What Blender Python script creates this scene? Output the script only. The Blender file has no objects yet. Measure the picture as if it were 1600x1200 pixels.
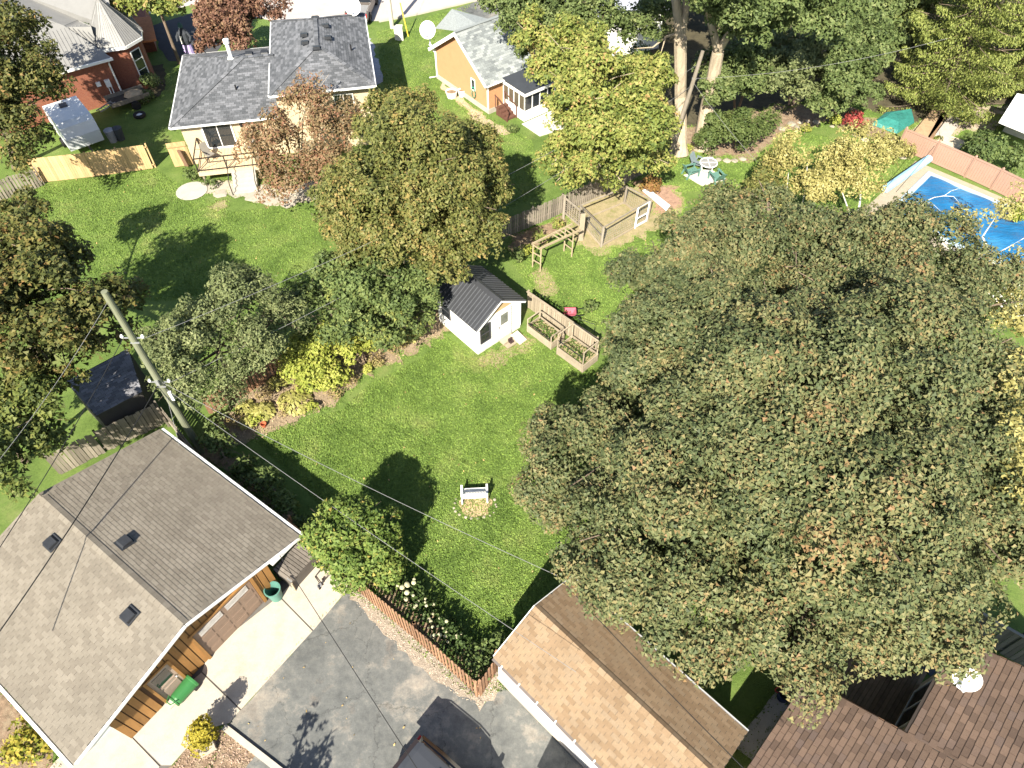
import bpy, math, random
import numpy as np
from mathutils import Vector, Matrix
random.seed(7)
RNG = np.random.default_rng(7)
SC = bpy.context.scene
COL = SC.collection

# ------------------------------------------------------------------ camera, sky, sun, exposure
CAM_H, CAM_PITCH, CAM_F = 28.0, math.radians(51.0), 1109.0
cam = bpy.data.cameras.new('drone_camera')
cam.sensor_width = 36.0
cam.lens = CAM_F / 1600 * 36
cam.clip_start = 0.5
cam.clip_end = 900
camo = bpy.data.objects.new('drone_camera', cam)
camo.location = (0, 0, CAM_H)
camo.rotation_euler = (math.pi / 2 - CAM_PITCH, 0, 0)
COL.objects.link(camo)
SC.camera = camo

SUN_ELEV = math.radians(40.5)
SHADOW_AZ = math.radians(15.5)            # shadows run this far from +Y towards +X
sd = Vector((math.sin(SHADOW_AZ) * math.cos(SUN_ELEV), math.cos(SHADOW_AZ) * math.cos(SUN_ELEV), -math.sin(SUN_ELEV)))
world = bpy.data.worlds.new('World')
SC.world = world
world.use_nodes = True
wn = world.node_tree.nodes
bg = wn['Background']
sky = wn.new('ShaderNodeTexSky')
sky.sky_type = 'NISHITA'
sky.sun_disc = False
sky.sun_elevation = SUN_ELEV
sky.sun_rotation = math.radians(180 + 15.5)
world.node_tree.links.new(sky.outputs[0], bg.inputs[0])
bg.inputs[1].default_value = 0.075
sun = bpy.data.lights.new('sun', 'SUN')
sun.energy = 5.0
sun.angle = math.radians(0.5)
sun.color = (1.0, 0.93, 0.79)
suno = bpy.data.objects.new('sun', sun)
suno.rotation_euler = sd.to_track_quat('-Z', 'Y').to_euler()
suno.location = (-20, -40, 60)
COL.objects.link(suno)
SC.view_settings.view_transform = 'Standard'
SC.view_settings.look = 'None'
SC.view_settings.gamma = 1.0
SC.view_settings.use_curve_mapping = False
SC.view_settings.exposure = 1.45

# ------------------------------------------------------------------ helpers
CT, ST = math.cos(CAM_PITCH), math.sin(CAM_PITCH)
def G(u, v, z=0.0):
    """world point at height z that the survey photograph shows at (u, v)"""
    x, y = (u - 800) / CAM_F, (v - 600) / CAM_F
    t = (CAM_H - z) / (ST + y * CT)
    return Vector((x * t, (CT - y * ST) * t, z))
def proj(p):
    w = p[1] * CT + (CAM_H - p[2]) * ST
    return 800 + CAM_F * p[0] / w, 600 - CAM_F * (p[1] * ST - (CAM_H - p[2]) * CT) / w
def V(*a): return Vector(a)
def v2(p, z=0.0): return Vector((p[0], p[1], z))

ORG = {}
def tag(o, label=None, cat=None, group=None, kind=None):
    if label: o['label'] = label
    if cat: o['category'] = cat
    if group: o['group'] = group
    if kind: o['kind'] = kind
    return o
def thing(name, label, cat, loc, group=None):
    o = bpy.data.objects.new(name, None)
    o.empty_display_size = 0.3
    COL.objects.link(o)
    o.location = loc
    ORG[o] = Vector(loc)
    return tag(o, label, cat, group)

class MB:
    """collects polygons in world coordinates"""
    def __init__(s): s.v = []; s.f = []
    def add(s, vs, fs):
        n = len(s.v); s.v += [tuple(p) for p in vs]; s.f += [tuple(i + n for i in f) for f in fs]; return s
    def quad(s, *p): return s.add(p, [tuple(range(len(p)))])
    def par(s, P, A, B, C):
        P, A, B, C = Vector(P), Vector(A), Vector(B), Vector(C)
        if A.cross(B).dot(C) < 0: A, B = B, A
        return s.add([P, P + A, P + A + B, P + B, P + C, P + A + C, P + A + B + C, P + B + C],
                     [(3, 2, 1, 0), (4, 5, 6, 7), (0, 1, 5, 4), (1, 2, 6, 5), (2, 3, 7, 6), (3, 0, 4, 7)])
    def box(s, c, sx, sy, sz, rz=0.0):
        c = Vector(c); a = Vector((math.cos(rz), math.sin(rz), 0)); b = Vector((-a.y, a.x, 0))
        return s.par(c - a * sx / 2 - b * sy / 2 - V(0, 0, sz / 2), a * sx, b * sy, V(0, 0, sz))
    def bar(s, p, q, w, h=None, up=(0, 0, 1)):
        p, q = Vector(p), Vector(q); h = h or w; d = (q - p)
        u = Vector(up)
        if d.normalized().cross(u).length < 0.05: u = Vector((0, 1, 0))
        a = d.cross(u).normalized() * w; b = a.cross(d).normalized() * h
        return s.par(p - a / 2 - b / 2, d, a, b)
    def tube(s, pts, r, n=6, cap=True):
        pts = [Vector(p) for p in pts]; rs = r if isinstance(r, (list, tuple)) else [r] * len(pts)
        vs = []; fs = []
        for i, p in enumerate(pts):
            d = (pts[min(i + 1, len(pts) - 1)] - pts[max(i - 1, 0)]).normalized()
            u = Vector((0, 0, 1)) if abs(d.z) < 0.9 else Vector((1, 0, 0))
            a = d.cross(u).normalized(); b = a.cross(d).normalized()
            for k in range(n):
                t = 2 * math.pi * k / n
                vs.append(p + (a * math.cos(t) + b * math.sin(t)) * rs[i])
        for i in range(len(pts) - 1):
            for k in range(n):
                fs.append((i * n + k, i * n + (k + 1) % n, (i + 1) * n + (k + 1) % n, (i + 1) * n + k))
        if cap: fs += [tuple(range(n - 1, -1, -1)), tuple(range((len(pts) - 1) * n, len(pts) * n))]
        return s.add(vs, fs)
    def lathe(s, c, prof, n=16, ax=None, cap=True):
        c = Vector(c); z = Vector(ax).normalized() if ax else Vector((0, 0, 1))
        a = z.orthogonal().normalized(); b = z.cross(a)
        vs = [c + z * h + (a * math.cos(2 * math.pi * k / n) + b * math.sin(2 * math.pi * k / n)) * r for r, h in prof for k in range(n)]
        m = len(prof); fs = [(i * n + k, i * n + (k + 1) % n, (i + 1) * n + (k + 1) % n, (i + 1) * n + k) for i in range(m - 1) for k in range(n)]
        if cap: fs += [tuple(range(n - 1, -1, -1)), tuple(range((m - 1) * n, m * n))]
        return s.add(vs, fs)
    def prism(s, poly, z0, z1):
        n = len(poly)
        vs = [(p[0], p[1], z0) for p in poly] + [(p[0], p[1], z1) for p in poly]
        return s.add(vs, [tuple(range(n - 1, -1, -1)), tuple(range(n, 2 * n))] + [(i, (i + 1) % n, n + (i + 1) % n, n + i) for i in range(n)])
    def slab(s, poly, up):
        """thick sheet: poly lifted by vector up"""
        up = Vector(up); n = len(poly); poly = [Vector(p) for p in poly]
        return s.add(poly + [p + up for p in poly], [tuple(range(n - 1, -1, -1)), tuple(range(n, 2 * n))] + [(i, (i + 1) % n, n + (i + 1) % n, n + i) for i in range(n)])

def mesh(name, mb, mat, org=(0, 0, 0), smooth=False):
    m = bpy.data.meshes.new(name)
    o = Vector(org)
    m.from_pydata([(p[0] - o[0], p[1] - o[1], p[2] - o[2]) for p in mb.v], [], mb.f)
    if mat: m.materials.append(mat)
    if smooth: m.polygons.foreach_set('use_smooth', [True] * len(m.polygons))
    return m
def part(name, mb, mat, parent, label=None, smooth=False, kind=None):
    org = ORG[parent]
    o = bpy.data.objects.new(name, mesh(name, mb, mat, org, smooth))
    COL.objects.link(o); o.parent = parent; ORG[o] = org
    return tag(o, label, None, None, kind)
def inst(name, me, parent, M):
    o = bpy.data.objects.new(name, me); COL.objects.link(o); o.parent = parent
    ORG[o] = ORG[parent]
    o.matrix_basis = Matrix.Translation(-ORG[parent]) @ M
    return o
def single(name, mb, mat, label, cat, loc, group=None, smooth=False, kind=None):
    o = bpy.data.objects.new(name, mesh(name, mb, mat, loc, smooth))
    COL.objects.link(o); o.location = loc; ORG[o] = Vector(loc)
    return tag(o, label, cat, group, kind)
def struct(name, mb, mat, parent=None):
    o = bpy.data.objects.new(name, mesh(name, mb, mat)); COL.objects.link(o); ORG[o] = Vector((0, 0, 0))
    if parent: o.parent = parent
    else: o['kind'] = 'structure'
    return o
KIDS = {}
def copy_tree(o, parent=None):
    c = o.copy(); COL.objects.link(c)
    if parent: c.parent = parent
    for ch in list(o.children): copy_tree(ch, c)
    return c
def place(o, loc, rz=0.0, label=None, sc=1.0):
    o.location = loc; o.rotation_euler = (0, 0, rz); o.scale = (sc, sc, sc)
    if label: o['label'] = label
    return o
def frame(x, y, z):                      # matrix from axes x, y, z (unit) later translated
    return Matrix((x, y, z)).transposed().to_4x4()

# ------------------------------------------------------------------ materials
def ramp(nt, cols, pos=None, interp='LINEAR'):
    r = nt.nodes.new('ShaderNodeValToRGB'); e = r.color_ramp; e.interpolation = interp
    n = len(cols)
    while len(e.elements) < n: e.elements.new(0.5)
    for i, c in enumerate(cols):
        e.elements[i].position = pos[i] if pos else (i / (n - 1) if interp == 'LINEAR' else i / n)
        e.elements[i].color = (*c, 1)
    return r
def noise(nt, scale, detail=4, rough=0.6, co=None, stretch=None):
    n = nt.nodes.new('ShaderNodeTexNoise'); n.inputs['Scale'].default_value = scale
    n.inputs['Detail'].default_value = detail; n.inputs['Roughness'].default_value = rough
    if co is None:
        co = nt.nodes.new('ShaderNodeTexCoord').outputs['Object']
    if stretch:
        mp = nt.nodes.new('ShaderNodeMapping'); mp.inputs['Scale'].default_value = stretch
        nt.links.new(co, mp.inputs[0]); co = mp.outputs[0]
    nt.links.new(co, n.inputs['Vector'])
    return n
def newmat(name, rough=0.8, spec=0.3, metal=0.0):
    m = bpy.data.materials.new(name); m.use_nodes = True
    b = m.node_tree.nodes['Principled BSDF']
    b.inputs['Roughness'].default_value = rough; b.inputs['Specular IOR Level'].default_value = spec
    b.inputs['Metallic'].default_value = metal
    return m, m.node_tree, b
def mixc(nt, fac, a, b, mode='MIX'):
    x = nt.nodes.new('ShaderNodeMix'); x.data_type = 'RGBA'; x.blend_type = mode
    for sock, val in ((x.inputs[0], fac), (x.inputs[6], a), (x.inputs[7], b)):
        if isinstance(val, (int, float)): sock.default_value = val
        elif isinstance(val, tuple): sock.default_value = (*val, 1)
        else: nt.links.new(val, sock)
    return x.outputs[2]
MATS = {}
def M(name, col, var=0.15, scale=3.0, rough=0.8, spec=0.3, metal=0.0, bump=0.0, bscale=None, fine=0.0, col2=None, rnd=0.0, stretch=None, dirt=None):
    if name in MATS: return MATS[name]
    m, nt, b = newmat(name, rough, spec, metal)
    c2 = col2 or tuple(c * (1 - var) for c in col); c1 = tuple(min(1, c * (1 + var * 0.6)) for c in col)
    co = nt.nodes.new('ShaderNodeTexCoord').outputs['Object']
    n = noise(nt, scale, 5, 0.65, co, stretch)
    r = ramp(nt, [c2, col, c1], [0.3, 0.5, 0.7]); nt.links.new(n.outputs[0], r.inputs[0])
    out = r.outputs[0]
    if dirt:
        nd = noise(nt, dirt[1], 6, 0.7, co); rd = ramp(nt, [(0, 0, 0), (1, 1, 1)], [0.5, 0.72]); nt.links.new(nd.outputs[0], rd.inputs[0])
        out = mixc(nt, rd.outputs[0], out, dirt[0])
    if fine:
        nf = noise(nt, 60, 2, 0.5, co); rf = ramp(nt, [(1 - fine,) * 3, (1 + fine,) * 3], [0.3, 0.7]); nt.links.new(nf.outputs[0], rf.inputs[0])
        out = mixc(nt, 1.0, out, rf.outputs[0], 'MULTIPLY')
    if rnd:
        oi = nt.nodes.new('ShaderNodeObjectInfo'); rr = ramp(nt, [(1 - rnd,) * 3, (1 + rnd * 0.5,) * 3]); nt.links.new(oi.outputs['Random'], rr.inputs[0])
        out = mixc(nt, 1.0, out, rr.outputs[0], 'MULTIPLY')
    nt.links.new(out, b.inputs['Base Color'])
    if bump:
        nb = noise(nt, bscale or scale * 6, 4, 0.7, co); bp = nt.nodes.new('ShaderNodeBump'); bp.inputs['Strength'].default_value = bump; bp.inputs['Distance'].default_value = 0.05
        nt.links.new(nb.outputs[0], bp.inputs['Height']); nt.links.new(bp.outputs[0], b.inputs['Normal'])
    MATS[name] = m
    return m
def shingle_mat(name, cols, island):
    m, nt, b = newmat(name, 0.95, 0.15)
    if island:
        src = nt.nodes.new('ShaderNodeNewGeometry').outputs['Random Per Island']
    else:
        src = nt.nodes.new('ShaderNodeObjectInfo').outputs['Random']
    r = ramp(nt, cols); nt.links.new(src, r.inputs[0])
    co = nt.nodes.new('ShaderNodeNewGeometry').outputs['Position']
    n = noise(nt, 45, 3, 0.7, co); rf = ramp(nt, [(0.78,) * 3, (1.15,) * 3], [0.3, 0.7]); nt.links.new(n.outputs[0], rf.inputs[0])
    o = mixc(nt, 1.0, r.outputs[0], rf.outputs[0], 'MULTIPLY')
    n2 = noise(nt, 0.7, 5, 0.7, co); r2 = ramp(nt, [(0.86,) * 3, (1.08,) * 3], [0.3, 0.7]); nt.links.new(n2.outputs[0], r2.inputs[0])
    o = mixc(nt, 1.0, o, r2.outputs[0], 'MULTIPLY')
    nt.links.new(o, b.inputs['Base Color'])
    return m
LEAF_GAIN = 1.25
def leaf_mat(name, cols, pos=None, trans=0.25, rough=0.5, spec=0.2):
    trans *= .6
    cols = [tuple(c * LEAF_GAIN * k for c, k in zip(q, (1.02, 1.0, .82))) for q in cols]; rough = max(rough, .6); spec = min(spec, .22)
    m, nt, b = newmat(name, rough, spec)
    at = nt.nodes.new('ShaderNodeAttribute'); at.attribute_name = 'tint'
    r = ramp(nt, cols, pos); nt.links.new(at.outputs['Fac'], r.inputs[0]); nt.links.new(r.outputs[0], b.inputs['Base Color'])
    tr = nt.nodes.new('ShaderNodeBsdfTranslucent')
    br = mixc(nt, 1.0, r.outputs[0], (1.25, 1.3, 0.7), 'MULTIPLY'); nt.links.new(br, tr.inputs[0])
    mx = nt.nodes.new('ShaderNodeMixShader'); mx.inputs[0].default_value = trans
    nt.links.new(b.outputs[0], mx.inputs[1]); nt.links.new(tr.outputs[0], mx.inputs[2])
    nt.links.new(mx.outputs[0], nt.nodes['Material Output'].inputs[0])
    return m
def grass_mat(name, hue=(1, 1, 1), dry=0.5, blade=False):
    m, nt, b = newmat(name, 0.8, 0.15)
    co = nt.nodes.new('ShaderNodeNewGeometry').outputs['Position']
    k = 1.25 if blade else 1.0
    A = tuple(c * h * k for c, h in zip((0.078, 0.128, 0.028), hue)); B = tuple(c * h * k for c, h in zip((0.125, 0.188, 0.044), hue)); C_ = tuple(c * h * k for c, h in zip((0.175, 0.225, 0.066), hue))
    n1 = noise(nt, 0.55, 5, 0.65, co); r1 = ramp(nt, [A, B, C_], [0.3, 0.52, 0.75]); nt.links.new(n1.outputs[0], r1.inputs[0])
    n2 = noise(nt, 9, 4, 0.75, co); r2 = ramp(nt, [(0.76,) * 3, (1.0,) * 3, (1.2, 1.18, 1.12)], [0.3, 0.5, 0.72]); nt.links.new(n2.outputs[0], r2.inputs[0])
    o = mixc(nt, 1.0, r1.outputs[0], r2.outputs[0], 'MULTIPLY')
    n3 = noise(nt, 0.28, 6, 0.72, co); r3 = ramp(nt, [(0, 0, 0), (dry,) * 3], [0.56, 0.72]); nt.links.new(n3.outputs[0], r3.inputs[0])
    o = mixc(nt, r3.outputs[0], o, tuple(c * k for c in (0.27, 0.25, 0.11)))
    if blade:
        ri = nt.nodes.new('ShaderNodeNewGeometry').outputs['Random Per Island']
        r4 = ramp(nt, [(0.8, 0.85, 0.75), (1.08, 1.05, 0.95), (1.25, 1.18, 1.0)], [0, 0.8, 1]); nt.links.new(ri, r4.inputs[0])
        o = mixc(nt, 1.0, o, r4.outputs[0], 'MULTIPLY')
    nt.links.new(o, b.inputs['Base Color'])
    if not blade:
        nb = noise(nt, 22, 3, 0.8, co); bp = nt.nodes.new('ShaderNodeBump'); bp.inputs['Strength'].default_value = 0.9; bp.inputs['Distance'].default_value = 0.06
        nt.links.new(nb.outputs[0], bp.inputs['Height']); nt.links.new(bp.outputs[0], b.inputs['Normal'])
    return m

WHITE = M('white_paint', (0.78, 0.77, 0.74), 0.06, 2, 0.6)
FASCIA = M('white_aluminium', (0.72, 0.72, 0.71), 0.05, 2, 0.45)
BLACK = M('black_plastic', (0.02, 0.02, 0.022), 0.2, 4, 0.5)
STEEL = M('galvanised_steel', (0.45, 0.46, 0.47), 0.12, 6, 0.4, 0.5, 0.6)
GLASS, _nt, _b = newmat('window_glass', 0.06, 0.8)
_b.inputs['Base Color'].default_value = (0.018, 0.022, 0.026, 1)
BROWNW = M('brown_trim', (0.16, 0.095, 0.06), 0.15, 3)
BARK = M('bark', (0.16, 0.12, 0.09), 0.45, 6, 0.95, bump=0.6, bscale=18, stretch=(1, 1, 0.25))
PALEBARK = M('pale_bark', (0.40, 0.33, 0.24), 0.35, 5, 0.95, bump=0.8, bscale=16, stretch=(1, 1, 0.2))
BIRCH = M('birch_bark', (0.70, 0.68, 0.63), 0.25, 5, 0.8, dirt=((0.08, 0.07, 0.06), 6))
GREYWOOD = M('weathered_wood', (0.26, 0.225, 0.18), 0.3, 5, 0.95, rnd=0.35, stretch=(1, 1, 0.3))
PALEWOOD = M('pale_lumber', (0.33, 0.275, 0.20), 0.2, 5, 0.9, rnd=0.25, stretch=(1, 1, 0.3))
REDWOOD = M('stained_fence', (0.30, 0.17, 0.10), 0.3, 5, 0.9, rnd=0.35, stretch=(1, 1, 0.3))
CEDAR = M('new_cedar', (0.50, 0.34, 0.17), 0.2, 5, 0.85, rnd=0.25, stretch=(1, 1, 0.3))
CONC = M('concrete', (0.43, 0.385, 0.32), 0.12, 1.2, 0.95, 0.2, bump=0.25, bscale=60, fine=0.16, dirt=((0.33, 0.295, 0.245), 0.9))
WHITECONC = M('pale_concrete', (0.40, 0.37, 0.32), 0.12, 1.5, 0.95, 0.2, fine=0.1)
STONE = M('limestone', (0.36, 0.32, 0.25), 0.3, 4, 0.95, bump=0.4, rnd=0.35)
# ------------------------------------------------------------------ generators
def np_mesh(name, verts, quads, mat, tint=None, org=(0, 0, 0)):
    m = bpy.data.meshes.new(name)
    k = quads.shape[1]; n = len(quads)
    m.vertices.add(len(verts)); m.vertices.foreach_set('co', (verts - np.array(org, dtype=np.float64)).astype(np.float32).ravel())
    m.loops.add(n * k); m.loops.foreach_set('vertex_index', quads.astype(np.int32).ravel())
    m.polygons.add(n); m.polygons.foreach_set('loop_start', np.arange(0, n * k, k, dtype=np.int32))
    m.update(calc_edges=True)
    if tint is not None:
        a = m.attributes.new('tint', 'FLOAT', 'FACE'); a.data.foreach_set('value', tint.astype(np.float32))
    m.materials.append(mat)
    return m
def np_obj(name, me, parent=None, loc=(0, 0, 0)):
    o = bpy.data.objects.new(name, me); COL.objects.link(o)
    if parent: o.parent = parent; ORG[o] = ORG[parent]
    else: o.location = loc; ORG[o] = Vector(loc)
    return o
def unit(a): return a / np.maximum(np.linalg.norm(a, axis=1, keepdims=True), 1e-9)
def leaf_quads(P, N, L, W, rng, up=0.0, axis=None):
    """one folded lozenge per point P with normal N"""
    n = len(P); N = unit(N)
    t = axis if axis is not None else rng.normal(size=(n, 3))
    t = unit(t - N * (t * N).sum(1, keepdims=True)); b = np.cross(N, t)
    L = L[:, None]; W = W[:, None]
    v = np.empty((n, 4, 3))
    v[:, 0] = P - t * L * 0.5; v[:, 2] = P + t * L * 0.5
    v[:, 1] = P + b * W * 0.5 + N * W * 0.22 + t * L * 0.08; v[:, 3] = P - b * W * 0.5 + N * W * 0.22 + t * L * 0.08
    return v.reshape(-1, 3), np.arange(n * 4).reshape(n, 4)
def leaf_tris(P, N, L, W, rng):
    """one pointed leaf per point, a single triangle: for crowns of tens of thousands of leaves"""
    n = len(P); N = unit(N)
    t = rng.normal(size=(n, 3)); t = unit(t - N * (t * N).sum(1, keepdims=True)); b = np.cross(N, t)
    L = L[:, None]; W = W[:, None]; k = rng.uniform(-.25, .25, (n, 1))
    v = np.empty((n, 3, 3))
    v[:, 0] = P - t * L * 0.45 + b * W * (k - .5); v[:, 1] = P - t * L * 0.3 + b * W * (k + .5); v[:, 2] = P + t * L * 0.55 - b * W * k
    return v.reshape(-1, 3), np.arange(n * 3).reshape(n, 3)
def bossed(lobes, rng, low):
    """break big lobes into a core and many smaller bosses so the crown gets an uneven, creased outline"""
    out = []
    for l in lobes:
        c, r, rz = np.array(l[:3]), l[3], (l[4] if len(l) > 4 else l[3] * 0.8)
        if r < 1.35: out.append((*c, r * 0.9, rz * 0.9, 1)); continue
        out.append((*c, r * 0.62, rz * 0.62, 0))
        m = int(10 + 5.0 * r * r / 2.2); d = unit(rng.normal(size=(m * 3, 3))); d = d[d[:, 2] > low][:m]
        for e in d:
            q = min(1.35, r * rng.uniform(0.22, 0.38)); k = rng.uniform(0.58, 0.88)
            out.append((c[0] + e[0] * r * k, c[1] + e[1] * r * k, c[2] + e[2] * rz * k, q, q * rng.uniform(.7, .95), 1))
    return out
def crown(lobes, leaf=0.2, dens=1.0, clump=0.7, rng=None, low=-0.45, inner=0.3, open_=0.0, spread=1.0, droop=0.0, boss=True):
    """leaf positions for a crown: leaf clumps over the outer shell of every boss of every lobe"""
    P = []; N = []; T = []; S = []
    lobes = bossed(lobes, rng, low) if boss else [(*l[:4], l[4] if len(l) > 4 else l[3] * .8, 1) for l in lobes]
    C = np.array([l[:3] for l in lobes]); R = np.array([(l[3], l[3], l[4]) for l in lobes])
    for i in range(len(lobes)):
        r = R[i]; area = 4 * math.pi * ((r[0] * r[1]) ** 1.6 / 3 + 2 * (r[0] * r[2]) ** 1.6 / 3) ** (1 / 1.6)
        cl = min(clump, r[0] * 0.55)
        nc = max(3, int(area / (cl * cl) * 0.50 * (1 - open_)))
        d = unit(rng.normal(size=(nc * 2, 3))); d = d[d[:, 2] > low][:nc]
        f = 0.48 + 0.50 * rng.random((len(d), 1))
        p = C[i] + d * r * f
        q = np.full(len(p), 9.0)
        for j in range(len(lobes)):
            if j != i and abs(C[j] - C[i]).max() < r[0] + R[j][0]:
                q = np.minimum(q, np.linalg.norm((p - C[j]) / R[j], axis=1))
        hn = np.sin(p[:, 0] * 2.1 + 1.3 * np.sin(p[:, 1] * 1.3)) + np.sin(p[:, 1] * 2.3 + p[:, 2] * 1.7) + np.sin(p[:, 2] * 2.0 - p[:, 0] * 1.1)
        k = (q > 0.55) & (hn > -1.05 + open_ * 2)
        if not k.any() and not P: k[:] = True
        p = p[k]; d = d[k]
        if not len(p): continue
        lt = rng.normal() * 0.09
        cr = cl * (0.55 + 0.6 * rng.random(len(p)))
        nl = np.maximum(5, (dens * 5.0 * (cr / leaf) ** 2).astype(int))
        idx = np.repeat(np.arange(len(p)), nl); n = len(idx)
        ou = unit(d / r + np.array([0, 0, 0.30 / max(r[0], 0.1)]))
        e = unit(rng.normal(size=(n, 3)))
        dt = (e * ou[idx]).sum(1, keepdims=True); e = np.where(dt < -0.1, e - 2 * dt * ou[idx], e)
        rad = cr[idx][:, None] * (0.45 + 0.6 * rng.random((n, 1)) ** 0.6) * spread
        off = e * rad; off = off - ou[idx] * (off * ou[idx]).sum(1, keepdims=True) * 0.2
        off[:, 2] -= droop * np.abs(off[:, 2])
        P.append(p[idx] + off); N.append(e * 0.65 + ou[idx] * 0.6 + np.array([0, -0.1, 0.4]) + rng.normal(size=(n, 3)) * 0.62)
        ct = rng.normal(size=len(p)) * 0.09
        T.append(np.clip(0.52 + lt + ct[idx] + rng.normal(size=n) * 0.19, 0, 1)); S.append(0.65 + 0.6 * rng.random(n))
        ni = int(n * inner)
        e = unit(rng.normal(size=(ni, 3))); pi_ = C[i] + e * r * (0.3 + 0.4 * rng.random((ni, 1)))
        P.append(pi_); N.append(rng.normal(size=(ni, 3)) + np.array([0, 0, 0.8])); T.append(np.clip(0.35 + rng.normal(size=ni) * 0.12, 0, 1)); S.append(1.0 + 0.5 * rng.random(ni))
    P = np.concatenate(P); N = np.concatenate(N); T = np.concatenate(T); S = np.concatenate(S)
    k = P[:, 2] > 0.04
    return P[k], N[k], T[k], S[k] * leaf
NLEAF = [0]
def px_lobes(ls):
    out = []
    for l in ls:
        c = G(l[0], l[1], l[2]); out.append((c.x, c.y, c.z, l[3], l[4] if len(l) > 4 else l[3] * 0.8))
    return out
def tree(name, label, cat, lobes, mat, base=None, leaf=0.2, dens=1.0, clump=0.7, bark=BARK, r0=0.25, group=None, seed=1, inner=0.3,
         open_=0.0, spread=1.0, px=True, limbs=True, low=-0.45, wl=0.75, stems=1, droop=0.0, twigs=0, crown_name='crown'):
    rng = np.random.default_rng(seed)
    L = px_lobes(lobes) if px else [(*l[:4], l[4] if len(l) > 4 else l[3] * .8) for l in lobes]
    c = np.mean([l[:3] for l in L], axis=0)
    if base is None: base = (c[0], c[1])
    base = (base[0], base[1]); rd = random.Random(seed)
    t = thing(name, label, cat, (base[0], base[1], 0), group)
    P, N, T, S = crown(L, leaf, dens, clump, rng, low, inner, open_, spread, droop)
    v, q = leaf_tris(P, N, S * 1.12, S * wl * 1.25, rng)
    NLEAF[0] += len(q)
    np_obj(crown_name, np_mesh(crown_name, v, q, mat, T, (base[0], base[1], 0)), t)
    mb = MB(); zt = max(0.4, min(l[2] - (l[4] if len(l) > 4 else l[3] * .8) for l in L) + 0.4); top = max(l[2] for l in L)
    for s in range(stems):
        a = 6.28 * s / max(1, stems); o = 0.12 * (stems > 1)
        bx, by = base[0] + o * math.cos(a), base[1] + o * math.sin(a)
        f = V(bx + (c[0] - base[0]) * 0.35 + o * 3 * math.cos(a), by + (c[1] - base[1]) * 0.35 + o * 3 * math.sin(a), max(zt, top * 0.35))
        mb.tube([(bx, by, -0.1), (bx, by, 0.15), f * 0.5 + V(bx, by, 0) * 0.5, f], [r0 * 1.35, r0, r0 * 0.85, r0 * 0.75], 8)
        if limbs:
            for i, l in enumerate(L):
                if i % stems != s: continue
                e = V(l[0], l[1], l[2] + l[4] * 0.25); m_ = f.lerp(e, 0.5) + V(rd.uniform(-.3, .3), rd.uniform(-.3, .3), 0.3)
                rr = r0 * 0.45
                mb.tube([f, m_, e], [rr, rr * 0.7, rr * 0.25], 6)
                for _ in range(3 + twigs):
                    g = m_.lerp(e, rd.random()); ang = rd.uniform(0, 6.28)
                    h = V(l[0] + math.cos(ang) * l[3] * 0.85, l[1] + math.sin(ang) * l[3] * 0.85, l[2] + rd.uniform(-.3, .75) * l[4])
                    mb.tube([g, g.lerp(h, 0.5) + V(0, 0, 0.15), h], [rr * 0.35, rr * 0.22, rr * 0.1], 4)
    part('trunk', mb, bark, t)
    return t

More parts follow.
